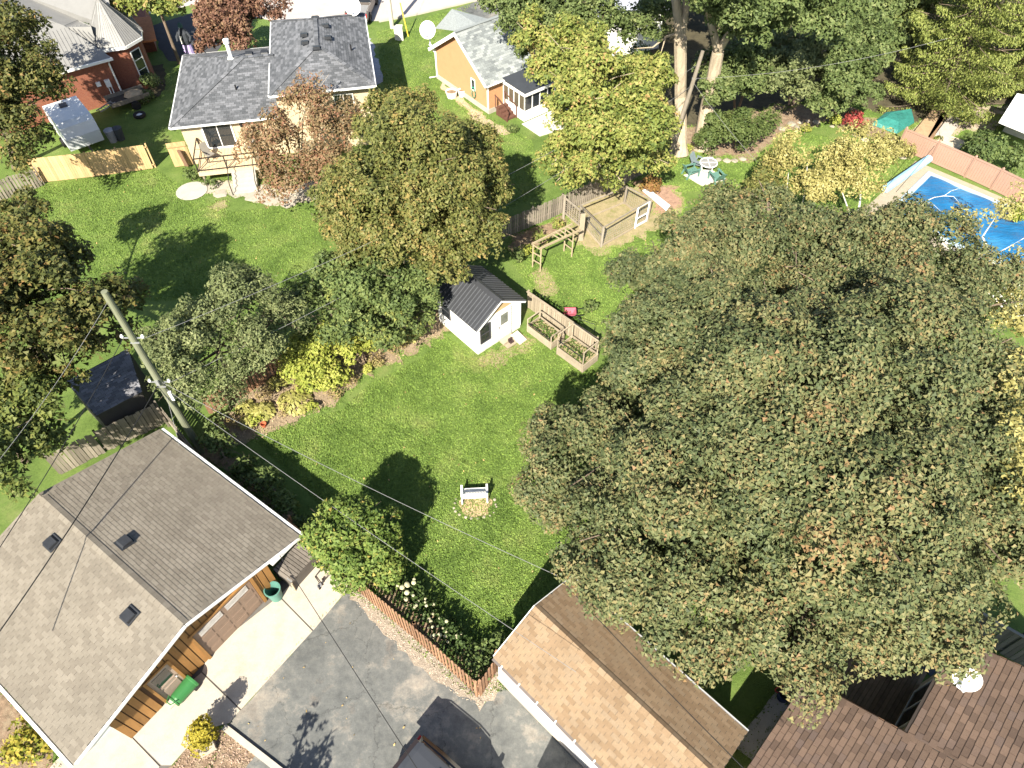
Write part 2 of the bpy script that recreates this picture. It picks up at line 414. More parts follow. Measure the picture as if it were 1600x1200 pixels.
def shingles(roof, O, U, W, poly, tabw, expo, mats, nparts=300, th=0.022, seed=1, inview=True):
    """lay overlapping shingle tabs on the plane O + s*U + t*W inside the convex polygon poly (s,t)"""
    rd = random.Random(seed)
    O, U, W = Vector(O), Vector(U).normalized(), Vector(W).normalized(); n = U.cross(W)
    if n.z < 0: n = -n
    full = []; mb = MB()
    ts = [p[1] for p in poly]; t = min(ts); row = 0
    while t < max(ts) - 0.03:
        tm = min(t + expo * 0.5, max(ts) - 0.01); xs = []
        for i in range(len(poly)):
            a, b = poly[i], poly[(i + 1) % len(poly)]
            if (a[1] - tm) * (b[1] - tm) <= 0 and abs(a[1] - b[1]) > 1e-9:
                xs.append(a[0] + (b[0] - a[0]) * (tm - a[1]) / (b[1] - a[1]))
        if len(xs) >= 2:
            x0, x1 = min(xs), max(xs); off = (row % 2) * tabw * 0.5 + rd.uniform(-.03, .03)
            s = math.floor((x0 - off) / tabw) * tabw + off
            ex = min(expo, max(ts) - t)
            while s < x1:
                a, b = max(s, x0), min(s + tabw - 0.012, x1)
                if b - a > 0.03:
                    isfull = (b - a) > tabw - 0.0125 and ex > expo - 1e-6
                    full.append((a, t)) if isfull else mb.par(O + U * a + W * t + n * 0.001, U * (b - a), W * ex, n * th)
                s += tabw
        t += expo; row += 1
    def vis(a, t):
        p = O + U * a + W * t; u, v = proj(p)
        return (p - V(0, 0, CAM_H)).length + (0 if (-10 < u < 1610 and -10 < v < 1210) else 1000)
    full.sort(key=lambda q: vis(*q))
    k = nparts
    if k:
        tm = MB().add([V(0, 0, 0.001), V(tabw - 0.012, 0, 0.001), V(tabw - 0.012, expo * 1.02, 0.001), V(0, expo * 1.02, 0.001), V(0, 0, th), V(tabw - 0.012, 0, th), V(tabw - 0.012, expo * 1.02, 0.004), V(0, expo * 1.02, 0.004)],
                      [(3, 2, 1, 0), (4, 5, 6, 7), (0, 1, 5, 4), (1, 2, 6, 5), (2, 3, 7, 6), (3, 0, 4, 7)])
        me = mesh('shingle', tm, mats[1])
        if U.cross(W).z < 0:      # keep a right-handed frame: mirror the axis, tab starts at its far end
            fr = lambda a, t: Matrix.Translation(O + U * (a + tabw - 0.012) + W * t) @ frame(-U, W, n)
        else:
            fr = lambda a, t: Matrix.Translation(O + U * a + W * t) @ frame(U, W, n)
        for a, t in full[:k]:
            inst('shingle', me, roof, fr(a, t + rd.uniform(-.006, .006)))
    for a, t in full[k:]:
        p = O + U * a + W * (t + rd.uniform(-.006, .006))
        A, B, = U * (tabw - 0.012), W * expo * 1.02
        mb.add([p + n * .001, p + A + n * .001, p + A + B + n * .001, p + B + n * .001, p + n * th, p + A + n * th, p + A + B + n * .004, p + B + n * .004],
               [(3, 2, 1, 0), (4, 5, 6, 7), (0, 1, 5, 4), (1, 2, 6, 5), (2, 3, 7, 6), (3, 0, 4, 7)])
    if mb.f:
        part('shingle_field', mb, mats[0], roof, kind='stuff')

def picket_fence(name, label, cat, path, h, w, gap, mat, th=0.02, rails=(0.3, 0.8), side=1, posts=2.4, group=None, dog=True, wob=0.015, base=0.03, pw=0.09, piece='picket', jit=0.03, cap=False):
    """path: world points on the ground"""
    rd = random.Random(len(label))
    t = thing(name, label, cat, path[0], group)
    pm = MB()
    if dog: pts = [(0, 0), (w, 0), (w, h - 0.05), (w * 0.72, h), (w * 0.28, h), (0, h - 0.05)]
    else: pts = [(0, 0), (w, 0), (w, h), (0, h)]
    n = len(pts)
    pm.add([V(x, 0, z) for x, z in pts] + [V(x, th, z) for x, z in pts], [tuple(range(n - 1, -1, -1)), tuple(range(n, 2 * n))] + [(i, (i + 1) % n, n + (i + 1) % n, n + i) for i in range(n)])
    me = mesh(piece, pm, mat)
    for a, b in zip(path[:-1], path[1:]):
        a, b = Vector(a), Vector(b); d = b - a; ln = d.length; d.normalize(); nn = Vector((-d.y, d.x, 0)) * side
        x = 0.02
        while x + w < ln:
            m = Matrix.Translation(a + d * x + V(0, 0, base + rd.uniform(-jit, jit))) @ frame(d, Vector((-d.y, d.x, 0)), V(0, 0, 1)) @ Matrix.Rotation(rd.uniform(-wob, wob), 4, 'Y')
            inst(piece, me, t, m); x += w + gap
        for rz in rails:
            q = a + V(0, 0, h * rz) + nn * (0.055 if side > 0 else 0.035)
            part('rail', MB().bar(q, q + d * ln, 0.045, 0.09), mat, t)
        k = max(1, round(ln / posts))
        for i in range(k + 1):
            q = a + d * (ln * i / k) + nn * 0.13
            part('post', MB().box(q + V(0, 0, (h + 0.05) / 2), pw, pw, h + 0.05, math.atan2(d.y, d.x)), mat, t)
        if cap: part('cap_rail', MB().bar(a + V(0, 0, h + base + .03), b + V(0, 0, h + base + .03), 0.12, 0.04), mat, t)
    return t

def window(parent, P, a, out, w, z0, z1, fmat=None, gmat=None, name='window', fw=0.07, bars=(0, 1), label=None):
    """P: world point on the wall under the window's corner; a: unit along wall, out: unit outward"""
    P = Vector(P); a = Vector(a); out = Vector(out); fmat = fmat or WHITE
    o = P + out * 0.012; up = V(0, 0, 1)
    f = MB()
    f.par(o + up * z0, a * w, out * 0.05, up * fw); f.par(o + up * (z1 - fw), a * w, out * 0.05, up * fw)
    f.par(o + up * (z0 + fw), a * fw, out * 0.05, up * (z1 - z0 - 2 * fw)); f.par(o + a * (w - fw) + up * (z0 + fw), a * fw, out * 0.05, up * (z1 - z0 - 2 * fw))
    nx, nz = bars
    for i in range(nx): f.par(o + a * (fw + (w - 2 * fw) * (i + 1) / (nx + 1) - 0.025) + up * (z0 + fw), a * 0.05, out * 0.045, up * (z1 - z0 - 2 * fw))
    for i in range(nz): f.par(o + a * fw + up * (z0 + (z1 - z0) * (i + 1) / (nz + 1) - 0.02), a * (w - 2 * fw), out * 0.04, up * 0.04)
    fr = part(name, f, fmat, parent, label)
    part('pane', MB().par(o + a * fw + up * (z0 + fw), a * (w - 2 * fw), out * 0.022, up * (z1 - z0 - 2 * fw)), gmat or GLASS, fr)
    return fr
def vent(roof, p, n, d, s=0.42, mat=None):
    """low box roof vent at p on a plane of normal n; d: unit up the slope"""
    n = Vector(n).normalized(); d = Vector(d).normalized(); a = d.cross(n)
    mb = MB()
    mb.par(Vector(p) - a * s * 0.65 - d * s * 0.65 + n * 0.02, a * s * 1.3, d * s * 1.3, n * 0.015)
    q = Vector(p) + n * 0.03
    b = [q - a * s / 2 - d * s / 2, q + a * s / 2 - d * s / 2, q + a * s / 2 + d * s / 2, q - a * s / 2 + d * s / 2]
    tp = [b[0] + n * 0.16 + d * .03, b[1] + n * 0.16 + d * .03, b[2] + n * 0.10 - d * .05, b[3] + n * 0.10 - d * .05]
    mb.add(b + tp, [(3, 2, 1, 0), (4, 5, 6, 7), (0, 1, 5, 4), (1, 2, 6, 5), (2, 3, 7, 6), (3, 0, 4, 7)])
    return part('roof_vent', mb, mat or M('vent_black', (0.03, 0.032, 0.036), 0.2, 4, 0.45), roof)
def dish(label, foot, aim, r=0.45, mast=0.7, lean=None, group=None):
    """satellite dish: mast from foot, bowl facing aim, feed arm"""
    f = Vector(foot); aim = Vector(aim).normalized(); tp = f + (Vector(lean) if lean else V(0, 0, mast))
    t = thing('satellite_dish', label, 'satellite dish', f, group)
    part('mast', MB().tube([f, tp], 0.045, 8), WHITE, t)
    part('mount_foot', MB().box(f + V(0, 0, 0.02), 0.2, 0.16, 0.04), WHITE, t)
    c = tp + aim * 0.08
    prof = [(0.02, 0.0), (r * 0.4, 0.02 * r / .45), (r * 0.75, 0.075 * r / .45), (r, 0.14 * r / .45), (r, 0.16 * r / .45), (r * 0.72, 0.10 * r / .45), (r * 0.4, 0.045 * r / .45), (0.02, 0.025)]
    part('bowl', MB().lathe(c, prof, 24, aim), WHITE, t, smooth=False)
    up = V(0, 0, 1); dn = (-up + aim * up.dot(aim)).normalized()
    e = c + aim * r * 1.15 + dn * r * 0.5
    part('feed_arm', MB().bar(c + dn * r * 0.95 + aim * 0.1, e, 0.04), WHITE, t)
    part('feed_horn', MB().box(e, 0.14, 0.1, 0.14, 0.4), WHITE, t)
    return t
def jag(poly, amp=0.2, step=0.5, seed=1, closed=True):
    rd = random.Random(seed); out = []
    n = len(poly)
    for i in range(n):
        a, b = Vector(poly[i]), Vector(poly[(i + 1) % n]); d = b - a; k = max(1, int(d.length / step))
        nn = Vector((-d.y, d.x, 0)).normalized() if d.length > 1e-6 else V(0, 0, 0)
        for j in range(k):
            out.append(a + d * (j / k) + nn * (rd.gauss(0, amp) if (j or True) else 0))
    return out
OUTL = []
def patch(name, pts, z, mat, amp=0.15, step=0.4, seed=1, parent=None, px=True):
    P = [G(*p) for p in pts] if px else [Vector((*p[:2], 0)) for p in pts]
    if amp: P = jag(P, amp, step, seed)
    OUTL.append(P)
    from mathutils.geometry import tessellate_polygon
    tr = tessellate_polygon([[p for p in P]])
    mb = MB().add([(p.x, p.y, z) for p in P], tr)
    return struct(name, mb, mat, parent)
def in_poly(X, Y, poly):
    ins = np.zeros(len(X), bool); n = len(poly); j = n - 1
    for i in range(n):
        xi, yi = poly[i][:2]; xj, yj = poly[j][:2]
        if abs(yj - yi) > 1e-12:
            ins ^= ((yi > Y) != (yj > Y)) & (X < (xj - xi) * (Y - yi) / (yj - yi) + xi)
        j = i
    return ins
def scatter_poly(poly, n, rng):
    A = np.array([p[:2] for p in poly]); lo, hi = A.min(0), A.max(0)
    X = rng.uniform(lo[0], hi[0], n * 3); Y = rng.uniform(lo[1], hi[1], n * 3)
    k = in_poly(X, Y, poly); return X[k][:n], Y[k][:n]
def litter(name, polys, per, mat, size=0.07, z=0.012, seed=5, label=None, cat=None):
    """small flakes lying on the ground: mulch chips or fallen leaves"""
    rng = np.random.default_rng(seed); P = []
    for poly in polys:
        A = np.array([p[:2] for p in poly]); area = 0.5 * abs(np.dot(A[:, 0], np.roll(A[:, 1], 1)) - np.dot(A[:, 1], np.roll(A[:, 0], 1)))
        X, Y = scatter_poly(poly, int(area * per), rng); P.append(np.stack([X, Y, z + rng.random(len(X)) * size * 0.4], 1))
    P = np.concatenate(P); n = len(P)
    N = rng.normal(size=(n, 3)) * 0.35 + np.array([0, 0, 1]); S = size * (0.5 + rng.random(n))
    v, q = leaf_quads(P, N, S, S * 0.55, rng)
    o = np_obj(name, np_mesh(name, v, q, mat, rng.random(n)))
    return tag(o, label, cat, None, 'stuff')
# ------------------------------------------------------------------ ground
LAWN = grass_mat('lawn_grass')
TUFT = []
ASPH, nt, b = newmat('old_asphalt', 0.92, 0.25)
co = nt.nodes.new('ShaderNodeNewGeometry').outputs['Position']
n1 = noise(nt, 0.45, 6, 0.72, co); r1 = ramp(nt, [(0.095, 0.099, 0.097), (0.135, 0.138, 0.132), (0.22, 0.205, 0.18), (0.33, 0.29, 0.24)], [0.38, 0.52, 0.60, 0.72]); nt.links.new(n1.outputs[0], r1.inputs[0])
n2 = noise(nt, 70, 3, 0.8, co); r2 = ramp(nt, [(0.72,) * 3, (1.25,) * 3], [0.3, 0.7]); nt.links.new(n2.outputs[0], r2.inputs[0])
o_ = mixc(nt, 1.0, r1.outputs[0], r2.outputs[0], 'MULTIPLY')
n3 = noise(nt, 3.2, 6, 0.75, co); r3 = ramp(nt, [(0.8,) * 3, (1.0,) * 3, (1.3, 1.26, 1.2)], [0.3, 0.5, 0.72]); nt.links.new(n3.outputs[0], r3.inputs[0])
o_ = mixc(nt, 1.0, o_, r3.outputs[0], 'MULTIPLY')
vo = nt.nodes.new('ShaderNodeTexVoronoi'); vo.feature = 'DISTANCE_TO_EDGE'; vo.inputs['Scale'].default_value = 0.33
nw = noise(nt, 1.6, 5, .7, co); vm = nt.nodes.new('ShaderNodeVectorMath'); vm.operation = 'MULTIPLY_ADD'; vm.inputs[1].default_value = (1.1, 1.1, 0); nt.links.new(nw.outputs[1], vm.inputs[0]); nt.links.new(co, vm.inputs[2]); nt.links.new(vm.outputs[0], vo.inputs['Vector'])
rc_ = ramp(nt, [(.35,) * 3, (1, 1, 1)], [0.002, 0.007]); nt.links.new(vo.outputs['Distance'], rc_.inputs[0]); o_ = mixc(nt, .6, o_, mixc(nt, 1.0, o_, rc_.outputs[0], 'MULTIPLY'))
ns = noise(nt, .9, 3, .5, co); rs_ = ramp(nt, [(1, 1, 1), (.62, .62, .64)], [.62, .72]); nt.links.new(ns.outputs[0], rs_.inputs[0])
nt.links.new(mixc(nt, 1.0, o_, rs_.outputs[0], 'MULTIPLY'), b.inputs['Base Color'])
bp = nt.nodes.new('ShaderNodeBump'); bp.inputs['Strength'].default_value = 0.4; bp.inputs['Distance'].default_value = 0.02
nt.links.new(n2.outputs[0], bp.inputs['Height']); nt.links.new(bp.outputs[0], b.inputs['Normal'])
MULCH = M('mulch', (0.25, 0.175, 0.115), 0.45, 4, 0.95, bump=1.0, bscale=30, fine=0.35, dirt=((0.33, 0.27, 0.18), 2.2))
SOIL = M('dry_soil', (0.27, 0.205, 0.135), 0.3, 2.5, 0.95, bump=0.8, bscale=25, fine=0.25)
STRAW = M('dry_ground', (0.29, 0.24, 0.135), 0.35, 2, 0.95, bump=0.8, bscale=25, fine=0.3, col2=(0.2, 0.2, 0.07))
GRAVEL = M('pale_gravel', (0.34, 0.285, 0.225), 0.3, 6, 0.95, bump=1.0, bscale=40, fine=0.35)
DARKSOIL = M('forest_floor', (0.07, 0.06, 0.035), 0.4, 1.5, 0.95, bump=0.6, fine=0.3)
ROAD = M('road_surface', (0.42, 0.37, 0.34), 0.1, 0.8, 0.95, fine=0.12)
struct('lawn', MB().quad((-260, -120, 0), (260, -120, 0), (260, 420, 0), (-260, 420, 0)), LAWN)

DRIVE = [(540, 925), (358, 1130), (300, 1290), (520, 1500), (900, 1500), (1010, 1290), (930, 1215), (800, 1078), (782, 1066), (757, 1098), (735, 1093), (640, 1012), (575, 945)]
patch('driveway', DRIVE, 0.004, ASPH, 0.03, 0.5, 3)
# concrete apron in front of the garage: separate slabs with open joints
APRON = struct('concrete_apron', MB().prism([G(*p) for p in ((548, 908), (494, 866), (318, 1000), (60, 1230), (200, 1320), (268, 1196), (318, 1140), (358, 1130), (540, 925))], -0.05, 0.004), M('joint_grey', (0.12, 0.11, 0.10)))
for k, pl in enumerate([[(548, 908), (496, 868), (437, 931), (490, 985), (540, 925)],
                        [(436, 932), (326, 1018), (316, 1050), (346, 1078), (377, 1109), (489, 986)],
                        [(315, 1051), (203, 1147), (252, 1196), (268, 1196), (318, 1140), (358, 1130), (376, 1110)],
                        [(202, 1148), (158, 1110), (60, 1220), (190, 1310), (250, 1198)]]):
    P = [G(*p) for p in pl]; c = sum(P, V(0, 0, 0)) / len(P)
    o = struct('slab', MB().prism([c + (p - c) * 0.994 for p in P], 0.0, 0.03), CONC, APRON)
ka, kbb = G(354, 1132), G(470, 1222); kd = (kbb - ka); kn = Vector((kd.y, -kd.x, 0)).normalized() * 0.22
KERB = struct('kerb', MB().par(ka + V(0, 0, -.05), kd * 2, kn, V(0, 0, 0.15)), WHITECONC)
# gravel verge along the picket fence
VERGE = [(530, 900), (556, 912), (600, 950), (650, 992), (700, 1036), (744, 1074), (775, 1044), (786, 1076), (752, 1106), (716, 1088), (668, 1052), (625, 1012), (585, 975), (556, 943)]
patch('gravel_verge', VERGE, 0.008, GRAVEL, 0.10, 0.25, 4)
litter('gravel', [[G(*p) for p in VERGE]], 420, M('gravel_chip', (0.50, 0.42, 0.33), 0.4, 9, 0.95), 0.05, 0.012, 6, 'loose pale gravel and leaf bits along the picket fence', 'gravel')
# back border bed beside the lawn
BED = [(330, 660), (372, 626), (440, 565), (520, 520), (600, 490), (668, 470), (700, 500), (672, 540), (648, 548), (610, 566), (565, 590), (525, 628), (490, 648), (450, 660), (402, 690), (360, 690)]
patch('border_bed', BED, 0.008, SOIL, 0.24, 0.22, 5)
litter('mulch_chips', [[G(*p) for p in BED]], 70, M('chip', (0.36, 0.27, 0.17), 0.5, 9, 0.95), 0.09, 0.014, 7, 'brown mulch chips over the back border bed', 'mulch')
patch('flower_bed', [(500, 850), (560, 905), (650, 985), (744, 1068), (775, 1032), (766, 1008), (712, 1005), (648, 935), (600, 892), (545, 850), (470, 815), (380, 735), (330, 690), (300, 700)], 0.006, MULCH, 0.12, 0.3, 6)
patch('garden_soil', [(884, 318), (960, 285), (1045, 290), (1075, 320), (1040, 350), (1004, 372), (940, 398), (900, 384), (880, 352)], 0.008, STRAW, 0.22, 0.3, 7)
patch('grape_bed', [(800, 372), (880, 336), (892, 352), (840, 385), (812, 402), (795, 392)], 0.007, MULCH, 0.12, 0.3, 8)
patch('worn_ground', [(828, 425), (850, 420), (872, 440), (870, 462), (850, 470), (832, 452)], 0.006, STRAW, 0.14, 0.25, 9)
patch('worn_ground', [(742, 560), (800, 530), (836, 530), (832, 548), (790, 566), (752, 574)], 0.005, STRAW, 0.16, 0.25, 10)
patch('leaf_mulch', [(985, 282), (1058, 292), (1066, 316), (1035, 335), (1000, 300)], 0.012, M('red_mulch', (0.33, 0.21, 0.15), 0.35, 4, 0.95, bump=0.8, bscale=25, fine=0.3), 0.2, 0.4, 11)
patch('shrub_bed', [(1052, 250), (1080, 238), (1110, 243), (1165, 252), (1215, 228), (1235, 205), (1300, 195), (1380, 225), (1420, 250), (1432, 240), (1330, 165), (1240, 160), (1060, 200)], 0.006, MULCH, 0.25, 0.5, 12)
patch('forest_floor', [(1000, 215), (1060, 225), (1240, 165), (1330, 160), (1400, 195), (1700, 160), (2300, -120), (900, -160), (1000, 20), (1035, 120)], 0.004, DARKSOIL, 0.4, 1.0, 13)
patch('yard_floor', [(1418, 206), (1470, 222), (1500, 205), (1560, 205), (1575, 165), (1480, 165)], 0.009, M('bark_ground', (0.36, 0.29, 0.22), 0.3, 2, 0.95, bump=.6, fine=.25), 0.15, 0.5, 14)
# street, kerb line and driveways at the top
patch('street', [(140, 40), (300, 8), (420, 32), (592, 33), (650, 22), (742, 2), (830, -22), (830, -160), (100, -160)], 0.005, ROAD, 0.05, 1.0, 15)
a_, b_, c_ = G(592, 34), G(650, 23), G(760, -3)
struct('street_kerb', MB().bar(a_ + V(0, 0, .05), b_ + V(0, 0, .05), 0.3, 0.14).bar(b_ + V(0.02, 0, .053), c_ + V(0, 0, .053), 0.3, 0.14), WHITECONC)
patch('neighbour_driveway', [(712, 14), (742, 3), (850, -24), (850, 60), (760, 30)], 0.010, ASPH, 0.05, 0.6, 16)
patch('side_driveway', [(232, 42), (300, 20), (345, 70), (330, 95), (262, 96)], 0.010, M('dark_asphalt', (0.06, 0.06, 0.065), 0.2, 2, 0.9, fine=.2), 0.05, 0.6, 17)
# stone terrace behind the cream house
patch('terrace', [(296, 294), (330, 280), (430, 290), (500, 284), (500, 312), (425, 322), (360, 303), (318, 302)], 0.008, M('terrace_grit', (0.40, 0.345, 0.27), 0.2, 3, 0.95, fine=.25, bump=.5), 0.15, 0.3, 18)
patch('terrace_patch', [(322, 322), (345, 312), (356, 322), (340, 330)], 0.008, STRAW, 0.12, 0.25, 19)
patch('gravel_path', [(560, 62), (580, 60), (600, 128), (588, 134)], 0.008, M('blue_gravel', (0.30, 0.31, 0.34), 0.3, 5, 0.95, fine=.35), 0.08, 0.4, 20)
patch('foundation_bed', [(690, 128), (765, 188), (800, 205), (780, 212), (745, 195), (720, 165), (690, 140)], 0.007, M('rose_mulch', (0.42, 0.32, 0.22), 0.3, 4, 0.95, bump=.7, fine=.3), 0.12, 0.3, 21)
patch('side_bed', [(222, 108), (255, 100), (262, 130), (250, 150), (215, 165), (205, 150)], 0.008, DARKSOIL, 0.1, 0.3, 22)
patch('kerb_bed', [(262, 1205), (316, 1142), (352, 1138), (398, 1180), (372, 1216), (330, 1290), (240, 1290)], 0.006, MULCH, 0.06, 0.3, 23)
litter('bark_mulch', [[G(*p) for p in ((262, 1205), (316, 1142), (352, 1138), (398, 1180), (372, 1216), (330, 1290), (240, 1290))]], 260, M('bark_chip', (0.38, 0.27, 0.2), 0.5, 9, 0.95), 0.07, 0.01, 8, 'red brown bark mulch in the kerb bed', 'mulch')
patch('corner_bed', [(-60, 1075), (8, 1085), (100, 1192), (60, 1290), (-160, 1290)], 0.006, MULCH, 0.1, 0.3, 24)
patch('side_path', [(1214, 1078), (1240, 1095), (1176, 1186), (1146, 1166)], 0.010, M('path_concrete', (0.40, 0.37, 0.34), 0.15, 2, 0.95, fine=.12), 0.02, 0.5, 25)

TUFT_LINES = list(OUTL)
# grass blades over the lawns one can see
YARD = [G(*p) for p in ((400, 690), (450, 662), (530, 642), (578, 600), (660, 560), (690, 520), (745, 556), (820, 530), (870, 545), (960, 590), (960, 900), (860, 960), (775, 1020), (700, 985), (640, 920), (560, 850), (470, 760))]
YARD2 = [G(*p) for p in ((800, 410), (900, 390), (1000, 380), (1060, 350), (1060, 480), (960, 520), (900, 500), (830, 460))]
YARD3 = [G(*p) for p in ((20, 330), (60, 290), (240, 262), (300, 300), (360, 330), (500, 320), (520, 420), (440, 470), (200, 470), (100, 400))]
YARD4 = [G(*p) for p in ((588, 50), (740, 5), (680, 60), (690, 140), (760, 190), (830, 215), (850, 300), (790, 330), (700, 200), (600, 140))]
YARD5 = [G(*p) for p in ((1040, 250), (1180, 240), (1240, 205), (1400, 230), (1440, 260), (1330, 345), (1150, 300), (1060, 300))]
rng = np.random.default_rng(11)
Ps = []
for poly, per in ((YARD, 520), (YARD2, 360), (YARD3, 210), (YARD4, 150), (YARD5, 160)):
    A = np.array([p[:2] for p in poly]); ar = 0.5 * abs(np.dot(A[:, 0], np.roll(A[:, 1], 1)) - np.dot(A[:, 1], np.roll(A[:, 0], 1)))
    X, Y = scatter_poly(poly, int(ar * per), rng); Ps.append(np.stack([X, Y], 1))
for ol in TUFT_LINES:
    for a_, b_ in zip(ol, ol[1:] + ol[:1]):
        u_, v_ = proj(a_)
        if -30 < u_ < 1630 and 150 < v_ < 1230 and (b_ - a_).length < 2:
            k = int((b_ - a_).length * 90); f_ = rng.random(k)
            X = a_.x + (b_.x - a_.x) * f_ + rng.normal(size=k) * .13; Y = a_.y + (b_.y - a_.y) * f_ + rng.normal(size=k) * .13
            Ps.append(np.stack([X, Y], 1))
Ps = np.concatenate(Ps)
# nothing grows on the paving or under the buildings
for pl in ([G(*p) for p in ((540, 925), (358, 1130), (300, 1290), (520, 1500), (900, 1500), (930, 1215), (800, 1078), (735, 1090), (640, 1010), (575, 945))], [G(*p) for p in ((548, 908), (494, 866), (318, 1000), (60, 1230), (200, 1320), (358, 1130))]):
    Ps = Ps[~in_poly(Ps[:, 0], Ps[:, 1], pl)]
n = len(Ps); a = rng.random(n) * 6.283
h = 0.035 + 0.05 * rng.random(n); w = 0.022 + 0.02 * rng.random(n)
vv = np.empty((n, 3, 3)); ca, sa = np.cos(a), np.sin(a)
vv[:, 0] = np.stack([Ps[:, 0] - ca * w, Ps[:, 1] - sa * w, np.zeros(n)], 1); vv[:, 1] = np.stack([Ps[:, 0] + ca * w, Ps[:, 1] + sa * w, np.zeros(n)], 1)
vv[:, 2] = np.stack([Ps[:, 0] + rng.normal(size=n) * 0.03, Ps[:, 1] + rng.normal(size=n) * 0.03, h], 1)
tag(np_obj('grass', np_mesh('grass', vv.reshape(-1, 3), np.arange(n * 3).reshape(n, 3), grass_mat('grass_blade', (1, 1, 1), 0.5, True))), 'short mown grass blades over the lawns', 'grass', None, 'stuff')
# fallen leaves
litter('fallen_leaves', [YARD, YARD2, YARD3, [G(*p) for p in DRIVE[:3] + [(450, 1300), (800, 1300)] + DRIVE[-5:]]], .45, M('dead_leaf', (0.42, 0.30, 0.12), 0.5, 3, 0.8), 0.09, 0.03, 9, 'scattered fallen yellow and brown leaves', 'leaves')

# ------------------------------------------------------------------ left garage
def unit2(x, y): l = math.hypot(x, y); return Vector((x / l, y / l, 0))
SH_GREY = [shingle_mat('taupe_shingle_i', [(0.170, 0.148, 0.119), (0.192, 0.169, 0.136), (0.214, 0.189, 0.153)], True), shingle_mat('taupe_shingle', [(0.170, 0.148, 0.119), (0.192, 0.169, 0.136), (0.214, 0.189, 0.153)], False)]
SH_TAN = [shingle_mat('tan_shingle_' + s, [(0.20, 0.137, 0.083), (0.232, 0.162, 0.101), (0.265, 0.190, 0.12), (0.24, 0.178, 0.118)], s == 'i') for s in 'io']
SH_BRN = [shingle_mat('brown_shingle_' + s, [(0.10, 0.07, 0.055), (0.145, 0.10, 0.075), (0.175, 0.12, 0.09), (0.13, 0.095, 0.08)], s == 'i') for s in 'io']
SH_SLATE = [shingle_mat('slate_shingle_' + s, [(0.075, 0.08, 0.088), (0.11, 0.115, 0.125), (0.17, 0.175, 0.19)], s == 'i') for s in 'io']
SH_SILVER = [shingle_mat('silver_shingle_' + s, [(0.15, 0.165, 0.17), (0.22, 0.24, 0.24), (0.32, 0.34, 0.335)], s == 'i') for s in 'io']
ROOFDECK = M('roof_underlay', (0.06, 0.055, 0.05))
SIDING = M('amber_siding', (0.30, 0.155, 0.05), 0.22, 4, 0.7, stretch=(1, 1, 0.25), rnd=0.2)
SIDEDARK = M('siding_shadow_gap', (0.10, 0.055, 0.03))
DOORBR = M('taupe_door', (0.22, 0.155, 0.115), 0.06, 2, 0.6)

gB = Vector((-8.26, 12.75, 0)); gu = unit2(-.812, .584); gv = Vector((-gu.y, gu.x, 0))     # gu: to the back, gv: to the left along the gable
if gv.dot(Vector((-.6, -.8, 0))) < 0: gv = -gv
GW, GL, ZE, ZR = 9.73, 8.67, 2.85, 4.2
def g(u, v, z=0.0): return gB + gu * u + gv * v + V(0, 0, z)
gar = thing('garage', 'garage with pale taupe shingle roof and amber board siding facing the driveway', 'garage', g(4.5, 5))
for side, v0, dv in (('r', 0, 1), ('l', GW, -1)):
    E0 = g(0, v0, ZE); up = (gv * dv * GW / 2 + V(0, 0, ZR - ZE)); sl = up.length; up.normalize()
    nn = gu.cross(up); nn = nn if nn.z > 0 else -nn
    rf = part('roof', MB().slab([E0, E0 + gu * GL, E0 + gu * GL + up * sl, E0 + up * sl], -nn * 0.12), ROOFDECK, gar, 'lit shingle slope nearer the frame edge' if side == 'l' else 'shingle slope over the picket fence side')
    shingles(rf, E0 - up * 0.03, gu, up, [(-0.02, 0), (GL, 0), (GL, sl + 0.02), (-0.02, sl + 0.02)], 0.33, 0.155, SH_GREY, 300, 0.017, 1 if side == 'r' else 2)
    part('fascia', MB().par(E0 - gu * 0.03 - nn * 0.15 - up * 0.02, up * sl, -gu * 0.03, nn * 0.165), FASCIA, rf)
    part('gutter', MB().par(E0 - up * 0.1 - nn * 0.12, gu * GL, -up.cross(gu) * 0.10 * (1 if up.cross(gu).z < 0 else -1), -up * 0.11), FASCIA, rf)
    if side == 'r':
        vent(rf, g(4.35, 4.2, ZE + (ZR - ZE) * 4.2 / (GW / 2) + .02), nn, up)
    else:
        vent(rf, g(6.55, 5.75, ZR - (ZR - ZE) * .85 / (GW / 2) + .02), nn, up); vent(rf, g(1.9, 5.75, ZR - (ZR - ZE) * .85 / (GW / 2) + .02), nn, up)
    # ridge caps
rc = MB()
for k in range(int(GL / 0.3)):
    for dv in (-1, 1):
        p = g(k * 0.3, GW / 2, ZR + 0.035 + 0.004 * (dv > 0)); rc.par(p, gu * 0.29, gv * dv * 0.17 + V(0, 0, -0.062), V(0, 0, 0.014))
part('ridge_caps', rc, SH_GREY[0], gar, kind='stuff')
W0, V0, V1 = 0.62, 1.42, 8.42
wl = MB()
zt = lambda v: ZE - 0.14 + (ZR - ZE) * (1 - abs(v - GW / 2) / (GW / 2))
wl.add([g(W0 + .02, V0, 0), g(W0 + .02, V1, 0), g(W0 + .02, V1, zt(V1) - .06), g(W0 + .02, GW / 2, zt(GW / 2) - .06), g(W0 + .02, V0, zt(V0) - .06)], [(0, 1, 2, 3, 4)])
wl.par(g(W0 + .05, V0, 0), gu * (GL - 1.2), gv * 0.12, V(0, 0, zt(V0) - .1)); wl.par(g(W0 + .05, V1 - .12, 0), gu * (GL - 1.2), gv * 0.12, V(0, 0, zt(V1) - .1))
wl.par(g(GL - .5, V0, 0), gu * .1, gv * (V1 - V0), V(0, 0, ZE))
wall = part('wall', wl, SIDEDARK, gar)
DV0, DV1, MV0, MV1 = 2.26, 4.94, 6.08, 6.95
v = V0
